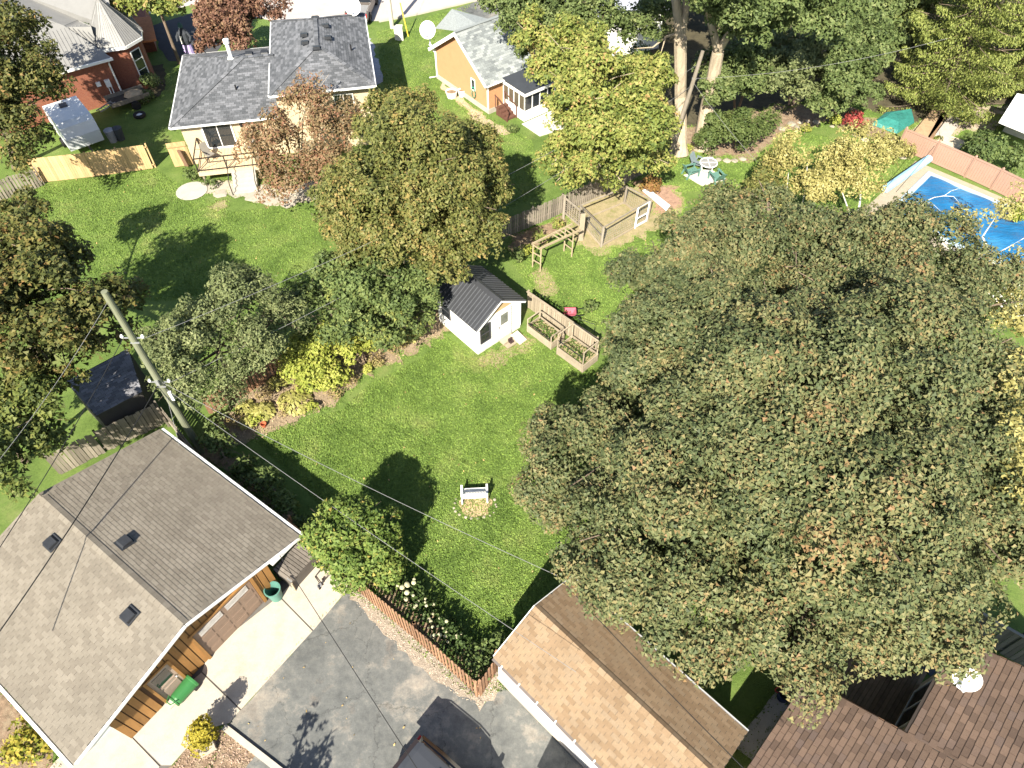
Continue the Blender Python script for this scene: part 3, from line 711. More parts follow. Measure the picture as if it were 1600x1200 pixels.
while v < V1 - 0.05:
    w = 0.235; zb = 0.06
    mid = v + w / 2
    if DV0 - .14 < mid < DV1 + .14: zb = 2.32
    if MV0 - .14 < mid < MV1 + .14: zb = 2.2
    top = min(zt(v), zt(v + w)) - 0.09
    if top > zb: part('siding_board', MB().par(g(W0, v, zb), gv * w, -gu * 0.03, V(0, 0, top - zb)), SIDING, wall)
    v += w + 0.04
# boxed white eave returns
for v0, vi in ((0.02, V0), (GW - .02, V1)):
    s = 1 if vi > v0 else -1
    tri = [g(0.0, v0, ZE - .16), g(0.0, vi, ZE - .16), g(0.0, vi, zt(vi) - .02)]
    mb = MB().add(tri + [p + gu * (GL - .1) for p in tri], [(0, 1, 2), (3, 5, 4), (0, 3, 4, 1), (1, 4, 5, 2)])
    part('eave_soffit', mb, WHITE, gar)
sf = MB()
for va, vb in ((V0, GW / 2), (GW / 2, V1)):
    sf.add([g(.02, va, zt(va) - .005), g(W0 + .02, va, zt(va) - .005), g(W0 + .02, vb, zt(vb) - .005), g(.02, vb, zt(vb) - .005)], [(0, 1, 2, 3)])
part('soffit', sf, BROWNW, gar)
# overhead door
od = part('garage_door', MB().par(g(W0 + .06, DV0, 0.03), gv * (DV1 - DV0), -gu * 0.03, V(0, 0, 2.12)), M('door_gap', (0.09, 0.06, 0.045)), gar)
for r in range(4):
    part('door_panel', MB().par(g(W0 + .03, DV0 + .01, 0.04 + r * 0.53), gv * (DV1 - DV0 - .02), -gu * 0.035, V(0, 0, 0.518)), DOORBR, od)
    if r < 3:
        for c in range(4):
            part('raised_panel', MB().par(g(W0 - .005, DV0 + .12 + c * .64, 0.13 + r * 0.53), gv * .5, -gu * 0.014, V(0, 0, 0.34)), DOORBR, od)
for c in range(2):
    va = DV0 + .22 + c * 1.22
    part('door_window', MB().par(g(W0 - .005, va, 1.73), gv * 1.02, -gu * 0.02, V(0, 0, 0.3)).par(g(W0 - .006, va - .0, 1.70), gv * 1.02, -gu * .03, V(0, 0, .03)), M('frosted_pane', (0.42, 0.40, 0.38), 0.25, 5, 0.2), od)
part('door_trim', MB().par(g(W0 - .03, DV0 - .12, 0.02), gv * .12, -gu * .05, V(0, 0, 2.24)).par(g(W0 - .03, DV1, 0.02), gv * .12, -gu * .05, V(0, 0, 2.24)).par(g(W0 - .03, DV0 - .12, 2.262), gv * (DV1 - DV0 + .24), -gu * .055, V(0, 0, .12)), SIDING, od)
# side door
md = part('entry_door', MB().par(g(W0 + .03, MV0, 0.06), gv * (MV1 - MV0), -gu * 0.04, V(0, 0, 2.03)), M('entry_taupe', (0.36, 0.29, 0.235), 0.05, 2, .55), gar)
part('door_panel', MB().par(g(W0 - .011, MV0 + .12, 0.2), gv * (MV1 - MV0 - .24), -gu * .02, V(0, 0, .62)).par(g(W0 - .011, MV0 + .12, .98), gv * (MV1 - MV0 - .24), -gu * .02, V(0, 0, .12)), M('entry_panel', (0.31, 0.24, 0.19)), md)
part('door_glass', MB().par(g(W0 - .011, MV0 + .14, 1.2), gv * (MV1 - MV0 - .28), -gu * .015, V(0, 0, .72)), GLASS, md)
part('frame', MB().par(g(W0 - .03, MV0 - .1, 0.04), gv * .1, -gu * .06, V(0, 0, 2.16)).par(g(W0 - .03, MV1, 0.04), gv * .1, -gu * .06, V(0, 0, 2.16)).par(g(W0 - .03, MV0 - .1, 2.202), gv * (MV1 - MV0 + .2), -gu * .065, V(0, 0, .1)), SIDING, md)
part('knob', MB().lathe(g(W0 - .03, MV0 + .09, 1.0), [(.03, 0), (.04, .04), (.02, .07)], 8, -gu), STEEL, md)
part('door_step', MB().par(g(W0 - .35, MV0 - .12, 0.02), gv * (MV1 - MV0 + .24), gu * .34, V(0, 0, 0.1)), WHITECONC, gar)
dp = [g(GL - .25, -.02, ZE - .1), g(GL + .02, .2, ZE - .3), g(GL - .1, V0 - .07, ZE - .75), g(GL - .1, V0 - .07, 0.15)]
part('downspout', MB().tube(dp, 0.05, 6), FASCIA, gar)

# ------------------------------------------------------------------ tan garage at the bottom
bB = Vector((-0.63, 8.29, 0)); bu = unit2(.715, -.70); bv = Vector((-bu.y, bu.x, 0))
BL, BW, BE, BR = 7.75, 4.15, 2.42, 3.3
def bq(u, v, z=0.0): return bB + bu * u + bv * v + V(0, 0, z)
bg_ = thing('garage', 'long white walled garage with light tan shingle roof beside the big maple', 'garage', bq(3.8, 2))
part('wall', MB().add([bq(.1, .08), bq(.1, BW - .08), bq(.1, BW - .08, BE - .1), bq(.1, BW / 2, BR - .16), bq(.1, .08, BE - .1), bq(BL - .1, .08), bq(BL - .1, BW - .08), bq(BL - .1, BW - .08, BE - .1), bq(BL - .1, BW / 2, BR - .16), bq(BL - .1, .08, BE - .1)],
     [(0, 1, 2, 3, 4), (9, 8, 7, 6, 5), (0, 4, 9, 5), (1, 6, 7, 2)]), WHITE, bg_)
part('foundation', MB().par(bq(.05, .02, 0), bu * (BL - .1), bv * (BW - .04), V(0, 0, .16)), CONC, bg_)
for v0, dv in ((0, 1), (BW, -1)):
    E0 = bq(0, v0, BE); up = bv * dv * BW / 2 + V(0, 0, BR - BE); sl = up.length; up.normalize(); nn = bu.cross(up); nn = nn if nn.z > 0 else -nn
    rf = part('roof', MB().slab([E0, E0 + bu * BL, E0 + bu * BL + up * sl, E0 + up * sl], -nn * 0.1), ROOFDECK, bg_, 'sunlit tan slope above the white wall' if dv == 1 else 'shaded tan slope under the maple')
    shingles(rf, E0 - up * .03, bu, up, [(-.02, 0), (BL, 0), (BL, sl + .02), (-.02, sl + .02)], 0.33, 0.15, SH_TAN, 300, 0.014, 3 if dv == 1 else 4)
    part('fascia', MB().par(E0 - bu * .03 - nn * .13, up * sl, -bu * .03, nn * .14), FASCIA, rf)
    part('gutter', MB().par(E0 - up * .13 - nn * .1, bu * BL, up * .11, nn * .1), FASCIA if dv == -1 else M('dark_gutter', (.12, .10, .09)), rf)
    if dv == 1:
        for k in range(9): part('gutter_bracket', MB().par(E0 - up * .14 + nn * .003 + bu * (.4 + k * .85), bu * .05, up * .13, nn * .012), FASCIA, rf)
rc = MB()
for k in range(int(BL / 0.3)):
    for dv in (-1, 1):
        rc.par(bq(k * 0.3, BW / 2, BR + 0.03 + 0.004 * (dv > 0)), bu * 0.29, bv * dv * 0.16 + V(0, 0, -0.09), V(0, 0, 0.014))
part('ridge_caps', rc, SH_TAN[0], bg_, kind='stuff')

# ------------------------------------------------------------------ brown roofed house, bottom right, with its deck
hO = Vector((10.18, 7.47, 0)); he = unit2(-.69, -.725); ht = Vector((-he.y, he.x, 0))
if ht.x < 0: ht = -ht
SLP = .45
def hq(s, t, z=0.0): return hO + he * s + ht * t + V(0, 0, z)
def hr(s, t): return hq(s, t, 2.6 + SLP * t)
hs = thing('house', 'bungalow with brown shingle roof stepping around a wooden deck', 'house', hq(2, 6))
up = (ht + V(0, 0, SLP)).normalized(); kz = math.sqrt(1 + SLP * SLP); nn = he.cross(up); nn = nn if nn.z > 0 else -nn
rf = part('roof', MB().slab([hr(0, 0), hr(9, 0), hr(9, 7), hr(-4.06, 7), hr(-4.06, 2.98), hr(0, 2.98)], -nn * .12), ROOFDECK, hs)
shingles(rf, hr(0, 0) - up * .03, he, up, [(-.02, 0), (9, 0), (9, 7 * kz), (-.02, 7 * kz)], .33, .2, SH_BRN, 225, .024, 5)
shingles(rf, hr(-4.06, 2.98) - up * .03, he, up, [(-.02, 0), (4.04, 0), (4.04, 4.02 * kz), (-.02, 4.02 * kz)], .33, .2, SH_BRN, 75, .024, 6)
part('fascia', MB().par(hr(0, 0) - he * .03 - nn * .14, up * 2.98 * kz, -he * .03, nn * .14).par(hr(-4.06, 2.98) - he * .03 - nn * .14, up * 4 * kz, -he * .03, nn * .14).par(hr(0, 0) - up * .06 - nn * .16, he * 9, up * .03, nn * .14), BROWNW, rf)
part('gutter', MB().par(hr(-4.06, 2.98) - up * .14 - nn * .1, he * 4.06, up * .12, nn * .1), M('bronze_gutter', (.05, .04, .035)), rf)
part('wall', MB().par(hq(.3, .35, 0), he * 8.6, ht * 6.5, V(0, 0, 2.5)).par(hq(-3.8, 3.3, 0), he * 4.1, ht * 3.6, V(0, 0, 3.6)), M('beige_siding', (.55, .5, .42), .08, 2), hs)
part('gable_wall', MB().slab([hq(-3.78, 3.32, 3.55), hq(-3.78, 7, 3.55), hq(-3.78, 7, 2.6 + SLP * 7 - .14), hq(-3.78, 3.32, 2.6 + SLP * 3.32 - .14)], he * .1), M('beige_siding', (.55, .5, .42), .08, 2), hs)
part('roof', MB().slab([hr(9, 7), hr(-4.06, 7), hq(-4.06, 12, 2.6 + SLP * 2), hq(9, 12, 2.6 + SLP * 2)], V(0, 0, -.12)), SH_BRN[0], hs, 'far slope beyond the ridge')
window(hs, hq(-3.4, 3.3), he, -ht, 2.0, .45, 2.5, bars=(1, 0), name='patio_door')
vent(rf, hr(-.6, 6.3) + nn * .03, nn, up, .5)
dk = thing('wooden_deck', 'shaded brown wooden deck in the corner of the brown roofed house', 'deck', hq(-2, .5))
DECKB = M('deck_stain', (.24, .165, .10), .3, 4, .8, rnd=.3, stretch=(1, 1, 1))
for k in range(34):
    t0 = -1.6 + k * .145
    part('deck_board', MB().par(hq(-5.2, t0, .42), he * (5.15 if t0 > -.2 else 4.6), ht * .132, V(0, 0, .035)), DECKB, dk)
part('rim_joist', MB().par(hq(-5.2, -1.62, .1), he * .05, ht * 4.9, V(0, 0, .31)).par(hq(-.6, -1.62, .1), he * .05, ht * 1.4, V(0, 0, .31)), DECKB, dk)
st = thing('entry_steps', 'pale wooden steps beside the brown roofed house', 'steps', hq(3.6, -1.3))
for k in range(4): part('step', MB().par(hq(3.3, -1.75 + k * .28, 0.02), he * 1.1, ht * .27, V(0, 0, .17 * (k + 1))), PALEWOOD, st)
dish('round white satellite dish on the brown shingle roof', hr(-2.55, 3.4) + V(0, 0, .02), (-.42, -.62, .55), .42, .55)
# covered barbecue on the deck
bc = G(1415, 1030, .46)
bbq = thing('barbecue', 'dark covered barbecue with silver side shelf on the shaded deck', 'barbecue', bc)
ba = (G(1440, 1050, .46) - G(1395, 1005, .46)).normalized(); bb = Vector((-ba.y, ba.x, 0))
DKB = M('bbq_blue', (.028, .032, .042), .15, 4, .35, .5)
part('cart', MB().par(bc - ba * .42 - bb * .24 + V(0, 0, .02), ba * .84, bb * .48, V(0, 0, .7)), DKB, bbq)
lid = MB()
for k in range(8):
    a0, a1 = math.pi * k / 8, math.pi * (k + 1) / 8
    q = lambda a, x: bc + ba * x - bb * .27 * math.cos(a) + V(0, 0, .74 + .26 * math.sin(a))
    lid.quad(q(a0, -.42), q(a0, .42), q(a1, .42), q(a1, -.42))
lid.add([bc + ba * -.42 - bb * .27 * math.cos(math.pi * k / 8) + V(0, 0, .74 + .26 * math.sin(math.pi * k / 8)) for k in range(9)], [tuple(range(9))])
lid.add([bc + ba * .42 - bb * .27 * math.cos(math.pi * k / 8) + V(0, 0, .74 + .26 * math.sin(math.pi * k / 8)) for k in range(9)], [tuple(range(9))])
part('lid', lid, DKB, bbq)
part('handle', MB().tube([bc - ba * .3 - bb * .3 + V(0, 0, .86), bc - ba * .26 - bb * .36 + V(0, 0, .88), bc + ba * .26 - bb * .36 + V(0, 0, .88), bc + ba * .3 - bb * .3 + V(0, 0, .86)], .018, 6), STEEL, bbq)
part('side_shelf', MB().par(bc - ba * .88 - bb * .22 + V(0, 0, .72), ba * .44, bb * .44, V(0, 0, .04)), STEEL, bbq, 'silver side shelf')
part('side_shelf', MB().par(bc + ba * .44 - bb * .22 + V(0, 0, .72), ba * .44, bb * .44, V(0, 0, .04)), DKB, bbq)
for k in (-1, 1):
    part('wheel', MB().lathe(bc + ba * .4 * k - bb * .3 + V(0, 0, .1), [(.1, -.03), (.1, .03)], 12, bb), BLACK, bbq)
tb = thing('toy_bin', 'dark blue bin with a red hoop beside the deck corner', 'bin', G(1222, 1090))
c = G(1222, 1090)
part('bin_body', MB().lathe(c, [(.2, 0), (.26, .5), (.24, .5), (.18, .06)], 12), M('navy_plastic', (.02, .03, .07)), tb)
hoop = [c + V(-.12 + .26 * math.cos(k * .524), .14 + .05 * math.sin(k * .524), .55 + .26 * math.sin(k * .524)) for k in range(13)]
part('hoop', MB().tube(hoop, .025, 5), M('red_plastic', (.42, .06, .05)), tb)
# ------------------------------------------------------------------ white shed with black metal roof
sF = Vector((-1.78, 24.62, 0)); sa = unit2(.745, .667); sb = Vector((-sa.y, sa.x, 0))
SW, SD = 3.02, 3.25
def sq(a, b, z=0.0): return sF + sa * a + sb * b + V(0, 0, z)
shed = thing('shed', 'small white shed with black ribbed metal roof on the lawn', 'shed', sq(SW / 2, SD / 2))
EZ, RZ, F0 = 2.12, 3.12, .18
part('wall', MB().add([sq(0, 0, F0), sq(SW, 0, F0), sq(SW, 0, EZ), sq(SW / 2, 0, RZ - .1), sq(0, 0, EZ), sq(0, SD, F0), sq(SW, SD, F0), sq(SW, SD, EZ), sq(SW / 2, SD, RZ - .1), sq(0, SD, EZ)],
     [(0, 1, 2, 3, 4), (9, 8, 7, 6, 5), (0, 4, 9, 5), (1, 6, 7, 2), (0, 5, 6, 1)]), WHITE, shed)
sk = part('skirt', MB().par(sq(.02, .02, 0), sa * (SW - .04), sb * (SD - .04), V(0, 0, F0)), M('skirt_white', (.66, .64, .58), .1), shed)
wl = MB()
for k in range(1, 12): wl.par(sq(-.012, 0, F0 + k * .16), sb * SD, sa * .012, V(0, 0, .012)); wl.par(sq(0, -.012, F0 + k * .16), sa * SW, sb * .012, V(0, 0, .012))
part('siding_lines', wl, WHITE, shed, kind='stuff')
part('gable_board', MB().add([sq(.55, -.02, EZ + .17), sq(SW - .55, -.02, EZ + .17), sq(SW / 2 + .1, -.02, RZ - .16), sq(SW / 2 - .1, -.02, RZ - .16)], [(0, 1, 2, 3)]), M('tan_plywood', (.52, .36, .19), .12, 3), shed)
RIBM = M('rib_highlight', (.085, .09, .10), .1, 3, .35, .5)  # ribs lighter than the roof sheet: edge highlights put into their colour
METAL = M('black_metal_roof', (.036, .038, .043), .12, 3, .42, .5, .0)
for d in (1, -1):
    o = sq(SW / 2 - d * (SW / 2 + .17), -.2, EZ - .1); up = sa * d * (SW / 2 + .17) + V(0, 0, RZ - EZ + .1); ln = SD + .35
    n_ = sb.cross(up).normalized(); n_ = n_ if n_.z > 0 else -n_
    rf = part('roof', MB().slab([o, o + sb * ln, o + sb * ln + up, o + up], n_ * .03), METAL, shed)
    k = 0.02
    while k < ln:
        part('rib', MB().par(o + sb * k + n_ * .031, sb * .035, up, n_ * .03), RIBM, rf); k += .225
    part('fascia', MB().par(o - sb * .02 - n_ * .10, up, sb * .03, n_ * .098), WHITE, rf)
part('ridge_cap', MB().par(sq(SW / 2, -.22, RZ + .062), sb * (SD + .39), sa * .19 + V(0, 0, -.12), V(0, 0, .012)).par(sq(SW / 2, -.22, RZ + .066), sb * (SD + .39), -sa * .19 + V(0, 0, -.12), V(0, 0, .012)), METAL, shed)
DARKF = M('dark_window_frame', (.05, .05, .055), .1)
window(shed, sq(0, 2.15), sb, -sa, .72, .95, 1.95, DARKF, fw=.05, bars=(0, 1))
window(shed, sq(.18, 0), sa, -sb, .68, .72, 1.95, DARKF, fw=.05, bars=(0, 1))
dr = part('door', MB().par(sq(1.38, -.035, F0 + .02), sa * .86, sb * .03, V(0, 0, 1.9)), WHITE, shed)
part('door_frame', MB().par(sq(1.32, -.045, F0), sa * .055, sb * .04, V(0, 0, 1.98)).par(sq(2.245, -.045, F0), sa * .055, sb * .04, V(0, 0, 1.98)), M('frame_grey', (.5, .5, .5)), dr)
part('door_glass', MB().par(sq(1.58, -.045, 1.18), sa * .48, sb * .012, V(0, 0, .72)), M('reflective_pane', (.16, .17, .15), .4, 3, .15), dr)
part('handle', MB().lathe(sq(1.45, -.04, 1.1), [(.025, 0), (.035, .03), (.02, .06)], 8, -sb), BLACK, dr)
stp = thing('door_steps', 'small pinkish board steps leaning at the shed door', 'steps', sq(1.9, -.5))
PINKB = M('faded_board', (.52, .40, .34), .2, 4)
part('step', MB().par(sq(1.45, -.42, .02), sa * .8, sb * .36, V(0, 0, .14)), PALEWOOD, stp)
part('step', MB().par(sq(1.45, -.74, .02), sa * .8, sb * .3, V(0, 0, .06)), PALEWOOD, stp)
part('ramp_board', MB().par(sq(2.1, -.95, .03), sa * .5 + V(0, 0, .05), sb * .75 + V(0, 0, .12), V(0, 0, .03)), PINKB, stp, 'faded pink board')
for k in range(2): part('boot', MB().par(sq(1.75 + k * .13, -.62, .085), sa * .1, sb * .24, V(0, 0, .07)).par(sq(1.75 + k * .13, -.47, .155), sa * .1, sb * .09, V(0, 0, .14)), M('dark_boot', (.05, .03, .03)), stp)

# ------------------------------------------------------------------ bench in its stone ring
bC = G(742, 779)
bench = thing('garden_bench', 'white slatted garden bench in a ring of stones on the lawn', 'bench', (bC.x, bC.y, 0))
BX = (G(762, 789) - G(722, 791)).normalized(); BY = Vector((-BX.y, BX.x, 0))
def nq(x, y, z): return Vector((bC.x, bC.y, 0)) + BX * x + BY * y + V(0, 0, z)
for x in (-.56, .56):
    part('leg', MB().bar(nq(x, -.27, 0.05), nq(x, -.2, .42), .055).bar(nq(x, -.2, .42), nq(x, -.32, .90), .055), WHITE, bench)
    part('leg', MB().bar(nq(x, .28, 0.05), nq(x, .28, .62), .055), WHITE, bench)
    part('armrest', MB().bar(nq(x, -.26, .64), nq(x, .34, .64), .09, .035), WHITE, bench)
    part('side_rail', MB().bar(nq(x, -.2, .38), nq(x, .28, .38), .05), WHITE, bench)
for k in range(15):
    x = -.49 + k * .07
    part('back_slat', MB().bar(nq(x, -.225, .48), nq(x, -.305, .83), .032, .018), WHITE, bench)
part('top_rail', MB().bar(nq(-.59, -.32, .88), nq(.59, -.32, .88), .05, .10), WHITE, bench)
part('back_rail', MB().bar(nq(-.56, -.215, .46), nq(.56, -.215, .46), .045, .07), WHITE, bench)
for k in range(6): part('seat_slat', MB().bar(nq(-.56, -.14 + k * .08, .43), nq(.56, -.14 + k * .08, .43), .058, .025), WHITE, bench)
ringc = G(742, 788)
patch('bench_mulch', [(ringc.x + .78 * math.cos(a) * (1 + .1 * math.sin(3 * a)), ringc.y + .55 * math.sin(a) - .05) for a in [k * .3927 for k in range(16)]], .009, M('tan_chips', (.46, .34, .20), .35, 6, .95, bump=.8, bscale=30, fine=.3), .05, .2, 31, px=False)
rd = random.Random(4)
def rock(c, r, rd, flat=.6):
    mb = MB(); n = 7; rings = []
    for zi, (zz, rr) in enumerate(((0, .8), (.35, 1.0), (.75, .75), (1, .3))):
        rings.append([Vector(c) + V(math.cos(6.283 * k / n + zi * .2) * r * rr * rd.uniform(.8, 1.2), math.sin(6.283 * k / n + zi * .2) * r * rr * rd.uniform(.8, 1.2), zz * r * flat) for k in range(n)])
    mb.add([p for rg in rings for p in rg], [(i * n + k, i * n + (k + 1) % n, (i + 1) * n + (k + 1) % n, (i + 1) * n + k) for i in range(3) for k in range(n)] + [tuple(range(3 * n, 4 * n))])
    return mb
for k in range(14):
    a = -3.6 + k * .31 + rd.uniform(-.06, .06)
    p = ringc + V(.93 * math.cos(a) + rd.uniform(-.05, .05), .68 * math.sin(a) - .05 + rd.uniform(-.05, .05), 0)
    single('stone', rock(p, rd.uniform(.04, .085), rd), STONE, 'small pale stone in the ring round the white bench', 'stone', p, 'stones ringing the white bench')

# ------------------------------------------------------------------ fences of the middle yards
fp = [G(*p) for p in ((462, 838), (560, 925), (650, 1001), (748, 1089))]
picket_fence('picket_fence', 'reddish brown picket fence between the asphalt driveway and the flower bed', 'fence', fp, 1.62, .105, .075, REDWOOD, rails=(.22, .78), side=1, posts=2.4)
picket_fence('picket_fence', 'short brown picket return from the long fence corner to the white garage wall', 'fence', [G(750, 1090), G(781, 1043)], 1.62, .12, .075, REDWOOD, rails=(.22, .78), side=1, posts=1.4)
picket_fence('board_fence', 'brown board fence behind the yellow bush in the border bed', 'fence', [G(*p) for p in ((330, 648), (440, 585), (520, 535), (640, 462))], 1.25, .14, .05, REDWOOD, rails=(.2, .8), side=1, group=None)
picket_fence('board_fence', 'grey board fence behind the taupe garage roof', 'fence', [G(*p) for p in ((95, 742), (170, 705), (262, 660))], 1.5, .15, .02, GREYWOOD, rails=(.2, .8), side=1, dog=False, jit=.06)
picket_fence('board_fence', 'dark weathered fence along the shaded side of the taupe garage', 'fence', [G(*p) for p in ((268, 664), (330, 742), (400, 812), (462, 838))], 1.4, .13, .05, GREYWOOD, rails=(.2, .8), side=-1)
picket_fence('picket_fence', 'grey picket fence behind the arbour and the wire garden pen', 'fence', [G(*p) for p in ((786, 374), (880, 333), (960, 296), (1005, 272))], 1.35, .12, .045, GREYWOOD, rails=(.3, .8), side=1, dog=False, jit=.06)
picket_fence('picket_fence', 'pale board fence running from the shed past the raised beds', 'fence', [G(*p) for p in ((823, 480), (876, 517), (928, 553))], 1.15, .13, .02, PALEWOOD, rails=(.25, .8), side=1, dog=False, jit=.01, cap=True)
picket_fence('board_fence', 'shaded grey green fence beside the brown roofed house', 'fence', [G(*p) for p in ((1500, 985), (1560, 1020), (1640, 1066))], 1.7, .15, .02, M('green_grey_wood', (.20, .20, .17), .25, 5, .9, rnd=.3), rails=(.15, .95), side=1, dog=False, cap=True)
# raised beds with trellis frames
def raised_bed(label, a, b, depth, h, posts):
    a, b = Vector(a), Vector(b); d = (b - a); L = d.length; d.normalize(); n = Vector((-d.y, d.x, 0))
    t = thing('raised_bed', label, 'raised bed', a + d * L / 2 + n * depth / 2, 'raised garden beds beside the shed')
    for k in range(2):
        z = .02 + k * h / 2
        for P, D, l in ((a, d, L), (a + n * depth, d, L)): part('side_board', MB().par(P + V(0, 0, z), D * l, n * .04, V(0, 0, h / 2 - .012)), PALEWOOD, t)
        for P in (a, b - d * .04): part('side_board', MB().par(P + n * .042 + V(0, 0, z), n * (depth - .044), d * .04, V(0, 0, h / 2 - .012)), PALEWOOD, t)
    part('soil', MB().par(a + d * .05 + n * .05, d * (L - .1), n * (depth - .06), V(0, 0, h * .72)), STRAW, t)
    for s in (.04, L - .06):
        for m_ in (.02, depth - .02):
            part('corner_post', MB().bar(a + d * s + n * m_, a + d * s + n * m_ + V(0, 0, posts), .06), PALEWOOD, t)
        part('top_rail', MB().bar(a + d * s + n * .02 + V(0, 0, posts), a + d * s + n * (depth - .02) + V(0, 0, posts), .05), PALEWOOD, t)
    part('top_rail', MB().bar(a + d * .04 + n * (depth - .02) + V(0, 0, posts), b - d * .06 + n * (depth - .02) + V(0, 0, posts), .05), PALEWOOD, t)
    part('top_rail', MB().bar(a + d * .04 + n * .02 + V(0, 0, posts * .72), b - d * .06 + n * .02 + V(0, 0, posts * .72), .04), BLACK, t, 'dark rail')
    rng_ = np.random.default_rng(int(L * 100)); nn_ = 260
    X = a.x + d.x * rng_.uniform(.1, L - .1, nn_) + n.x * rng_.uniform(.1, depth - .1, nn_)
    s_ = rng_.uniform(.1, L - .1, nn_); m_ = rng_.uniform(.1, depth - .1, nn_)
    P = np.stack([a.x + d.x * s_ + n.x * m_, a.y + d.y * s_ + n.y * m_, h * .72 + .02 + .2 * rng_.random(nn_)], 1); S = .08 + .08 * rng_.random(nn_)
    v, q = leaf_quads(P, rng_.normal(size=(nn_, 3)) + np.array([0, 0, 1]), S, S * .6, rng_)
    o = np_obj('seedlings', np_mesh('seedlings', v, q, GREENL, rng_.random(nn_), a + d * L / 2 + n * depth / 2), t); o['kind'] = 'stuff'
GREENL = leaf_mat('green_leaf', [(.028, .055, .012), (.05, .095, .02), (.085, .13, .03)])
raised_bed('pale raised bed nearest the shed with grassy soil inside', G(823, 518), G(861, 547), .95, .5, .95)
raised_bed('larger raised bed with open top frame half shaded by the maple', G(869, 553), G(910, 583), 1.15, .55, 1.5)
for k, (u, v, r, h) in enumerate(((842, 470, .16, .3), (851, 477, .18, .34), (860, 483, .17, .3), (870, 489, .18, .35), (893, 503, .2, .32))):
    p = G(u + 6, v + 8); t = thing('plant_pot', 'black plant pot with dark foliage behind the pale shed fence', 'plant pot', p, 'black pots along the shed fence')
    part('pot', MB().lathe(p, [(r * .75, 0), (r, h), (r * .9, h), (r * .7, .05)], 12), BLACK, t)
    rng_ = np.random.default_rng(k); P = np.array([p.x, p.y, h + .12]) + rng_.normal(size=(120, 3)) * np.array([.14, .14, .13]); S = .1 + .06 * rng_.random(120)
    vv_, q = leaf_quads(P, rng_.normal(size=(120, 3)) + np.array([0, 0, .6]), S, S * .6, rng_)
    np_obj('foliage', np_mesh('foliage', vv_, q, GREENL, rng_.random(120) * .5, p), t)
p = G(889, 497)
t = thing('wheelbarrow', 'pinkish red wheelbarrow tray beyond the pale fence', 'wheelbarrow', p)
part('tray', MB().add([p + V(x * s, y * s, z) for s, z in ((.62, .28), (1, .55)) for x, y in ((-.36, -.26), (.36, -.26), (.36, .26), (-.36, .26))], [(3, 2, 1, 0), (0, 1, 5, 4), (1, 2, 6, 5), (2, 3, 7, 6), (3, 0, 4, 7)]), M('pink_red', (.48, .12, .16), .15), t)
part('wheel', MB().lathe(p + V(-.5, -.03, .2), [(.2, 0), (.2, .07)], 14, (0, 1, 0)), BLACK, t)
for k in (-1, 1): part('handle', MB().bar(p + V(-.45, .16 * k, .2), p + V(.75, .27 * k, .5), .035), BLACK, t)
p0, p1 = G(902, 512), G(928, 521)
t = thing('metal_frame', 'low black metal frame standing on the grass behind the raised beds', 'frame', p0)
part('rail', MB().tube([p0, p0 + V(0, 0, .7), p1 + V(0, 0, .7), p1], .02, 6), BLACK, t)

# ------------------------------------------------------------------ arbour, pen and lattice
A0, A1, A2, A3 = G(832, 417), G(844, 424), G(881, 392), G(893, 401)
arb = thing('arbour', 'open wooden arbour frame of four posts over the grass', 'arbour', A0)
AW = M('arbour_wood', (.34, .275, .18), .2, 5, .9)
AH = 1.75
for q in (A0, A1, A2, A3): part('post', MB().bar(q, q + V(0, 0, AH), .07), AW, arb)
for a, b in ((A0, A2), (A1, A3)):
    d = (b - a).normalized() * .5; part('beam', MB().bar(a - d * .2 + V(0, 0, AH), b + d + V(0, 0, AH), .07, .12), AW, arb)
for a, b in ((A0, A1), (A2, A3)):
    for z in (.55, 1.1, 1.62): part('rung', MB().bar(a + V(0, 0, z), b + V(0, 0, z), .05), AW, arb)
d = A2 - A0
for k in range(5): part('crossbar', MB().bar(A0 + d * (.55 + .12 * k) + V(0, 0, AH + .09), A1 + (A3 - A1) * (.55 + .12 * k) + V(0, 0, AH + .09), .05), AW, arb)
pen = thing('garden_pen', 'wooden framed wire garden pen with a white screen door', 'garden pen', G(960, 345))
Q = [G(939, 386), G(1011, 346), G(975, 318), G(905, 347)]
hs_ = [1.5, 1.7, 1.3, 1.3]
for q, h in zip(Q, hs_): part('post', MB().bar(q, q + V(0, 0, h), .12), GREYWOOD, pen)
q = Q[0].lerp(Q[1], .72); part('post', MB().bar(q, q + V(0, 0, 1.6), .08), WHITE, pen, 'white door post')
for i in range(4):
    a, b = Q[i], Q[(i + 1) % 4]
    part('top_rail', MB().bar(a + V(0, 0, hs_[i] - .04), b + V(0, 0, hs_[(i + 1) % 4] - .04), .07), GREYWOOD, pen)
    part('bottom_rail', MB().bar(a + V(0, 0, .08), b + V(0, 0, .08), .05, .12), PALEWOOD, pen)
part('mid_rail', MB().bar(Q[3] + V(0, 0, .75), Q[0] + V(0, 0, .75), .05), GREYWOOD, pen)
wm = MB()
for i in (0, 1, 3):
    a, b = Q[i], Q[(i + 1) % 4]; n = int((b - a).length / .16)
    for k in range(1, n): wm.tube([a.lerp(b, k / n) + V(0, 0, .1), a.lerp(b, k / n) + V(0, 0, 1.35)], .004, 3, False)
    for z in (.3, .5, .7, .9, 1.1): wm.tube([a + V(0, 0, z), b + V(0, 0, z)], .004, 3, False)
part('wire_mesh', wm, STEEL, pen, kind='stuff')
dA, dB = q + (Q[1] - Q[0]).normalized() * .06, Q[1] - (Q[1] - Q[0]).normalized() * .1
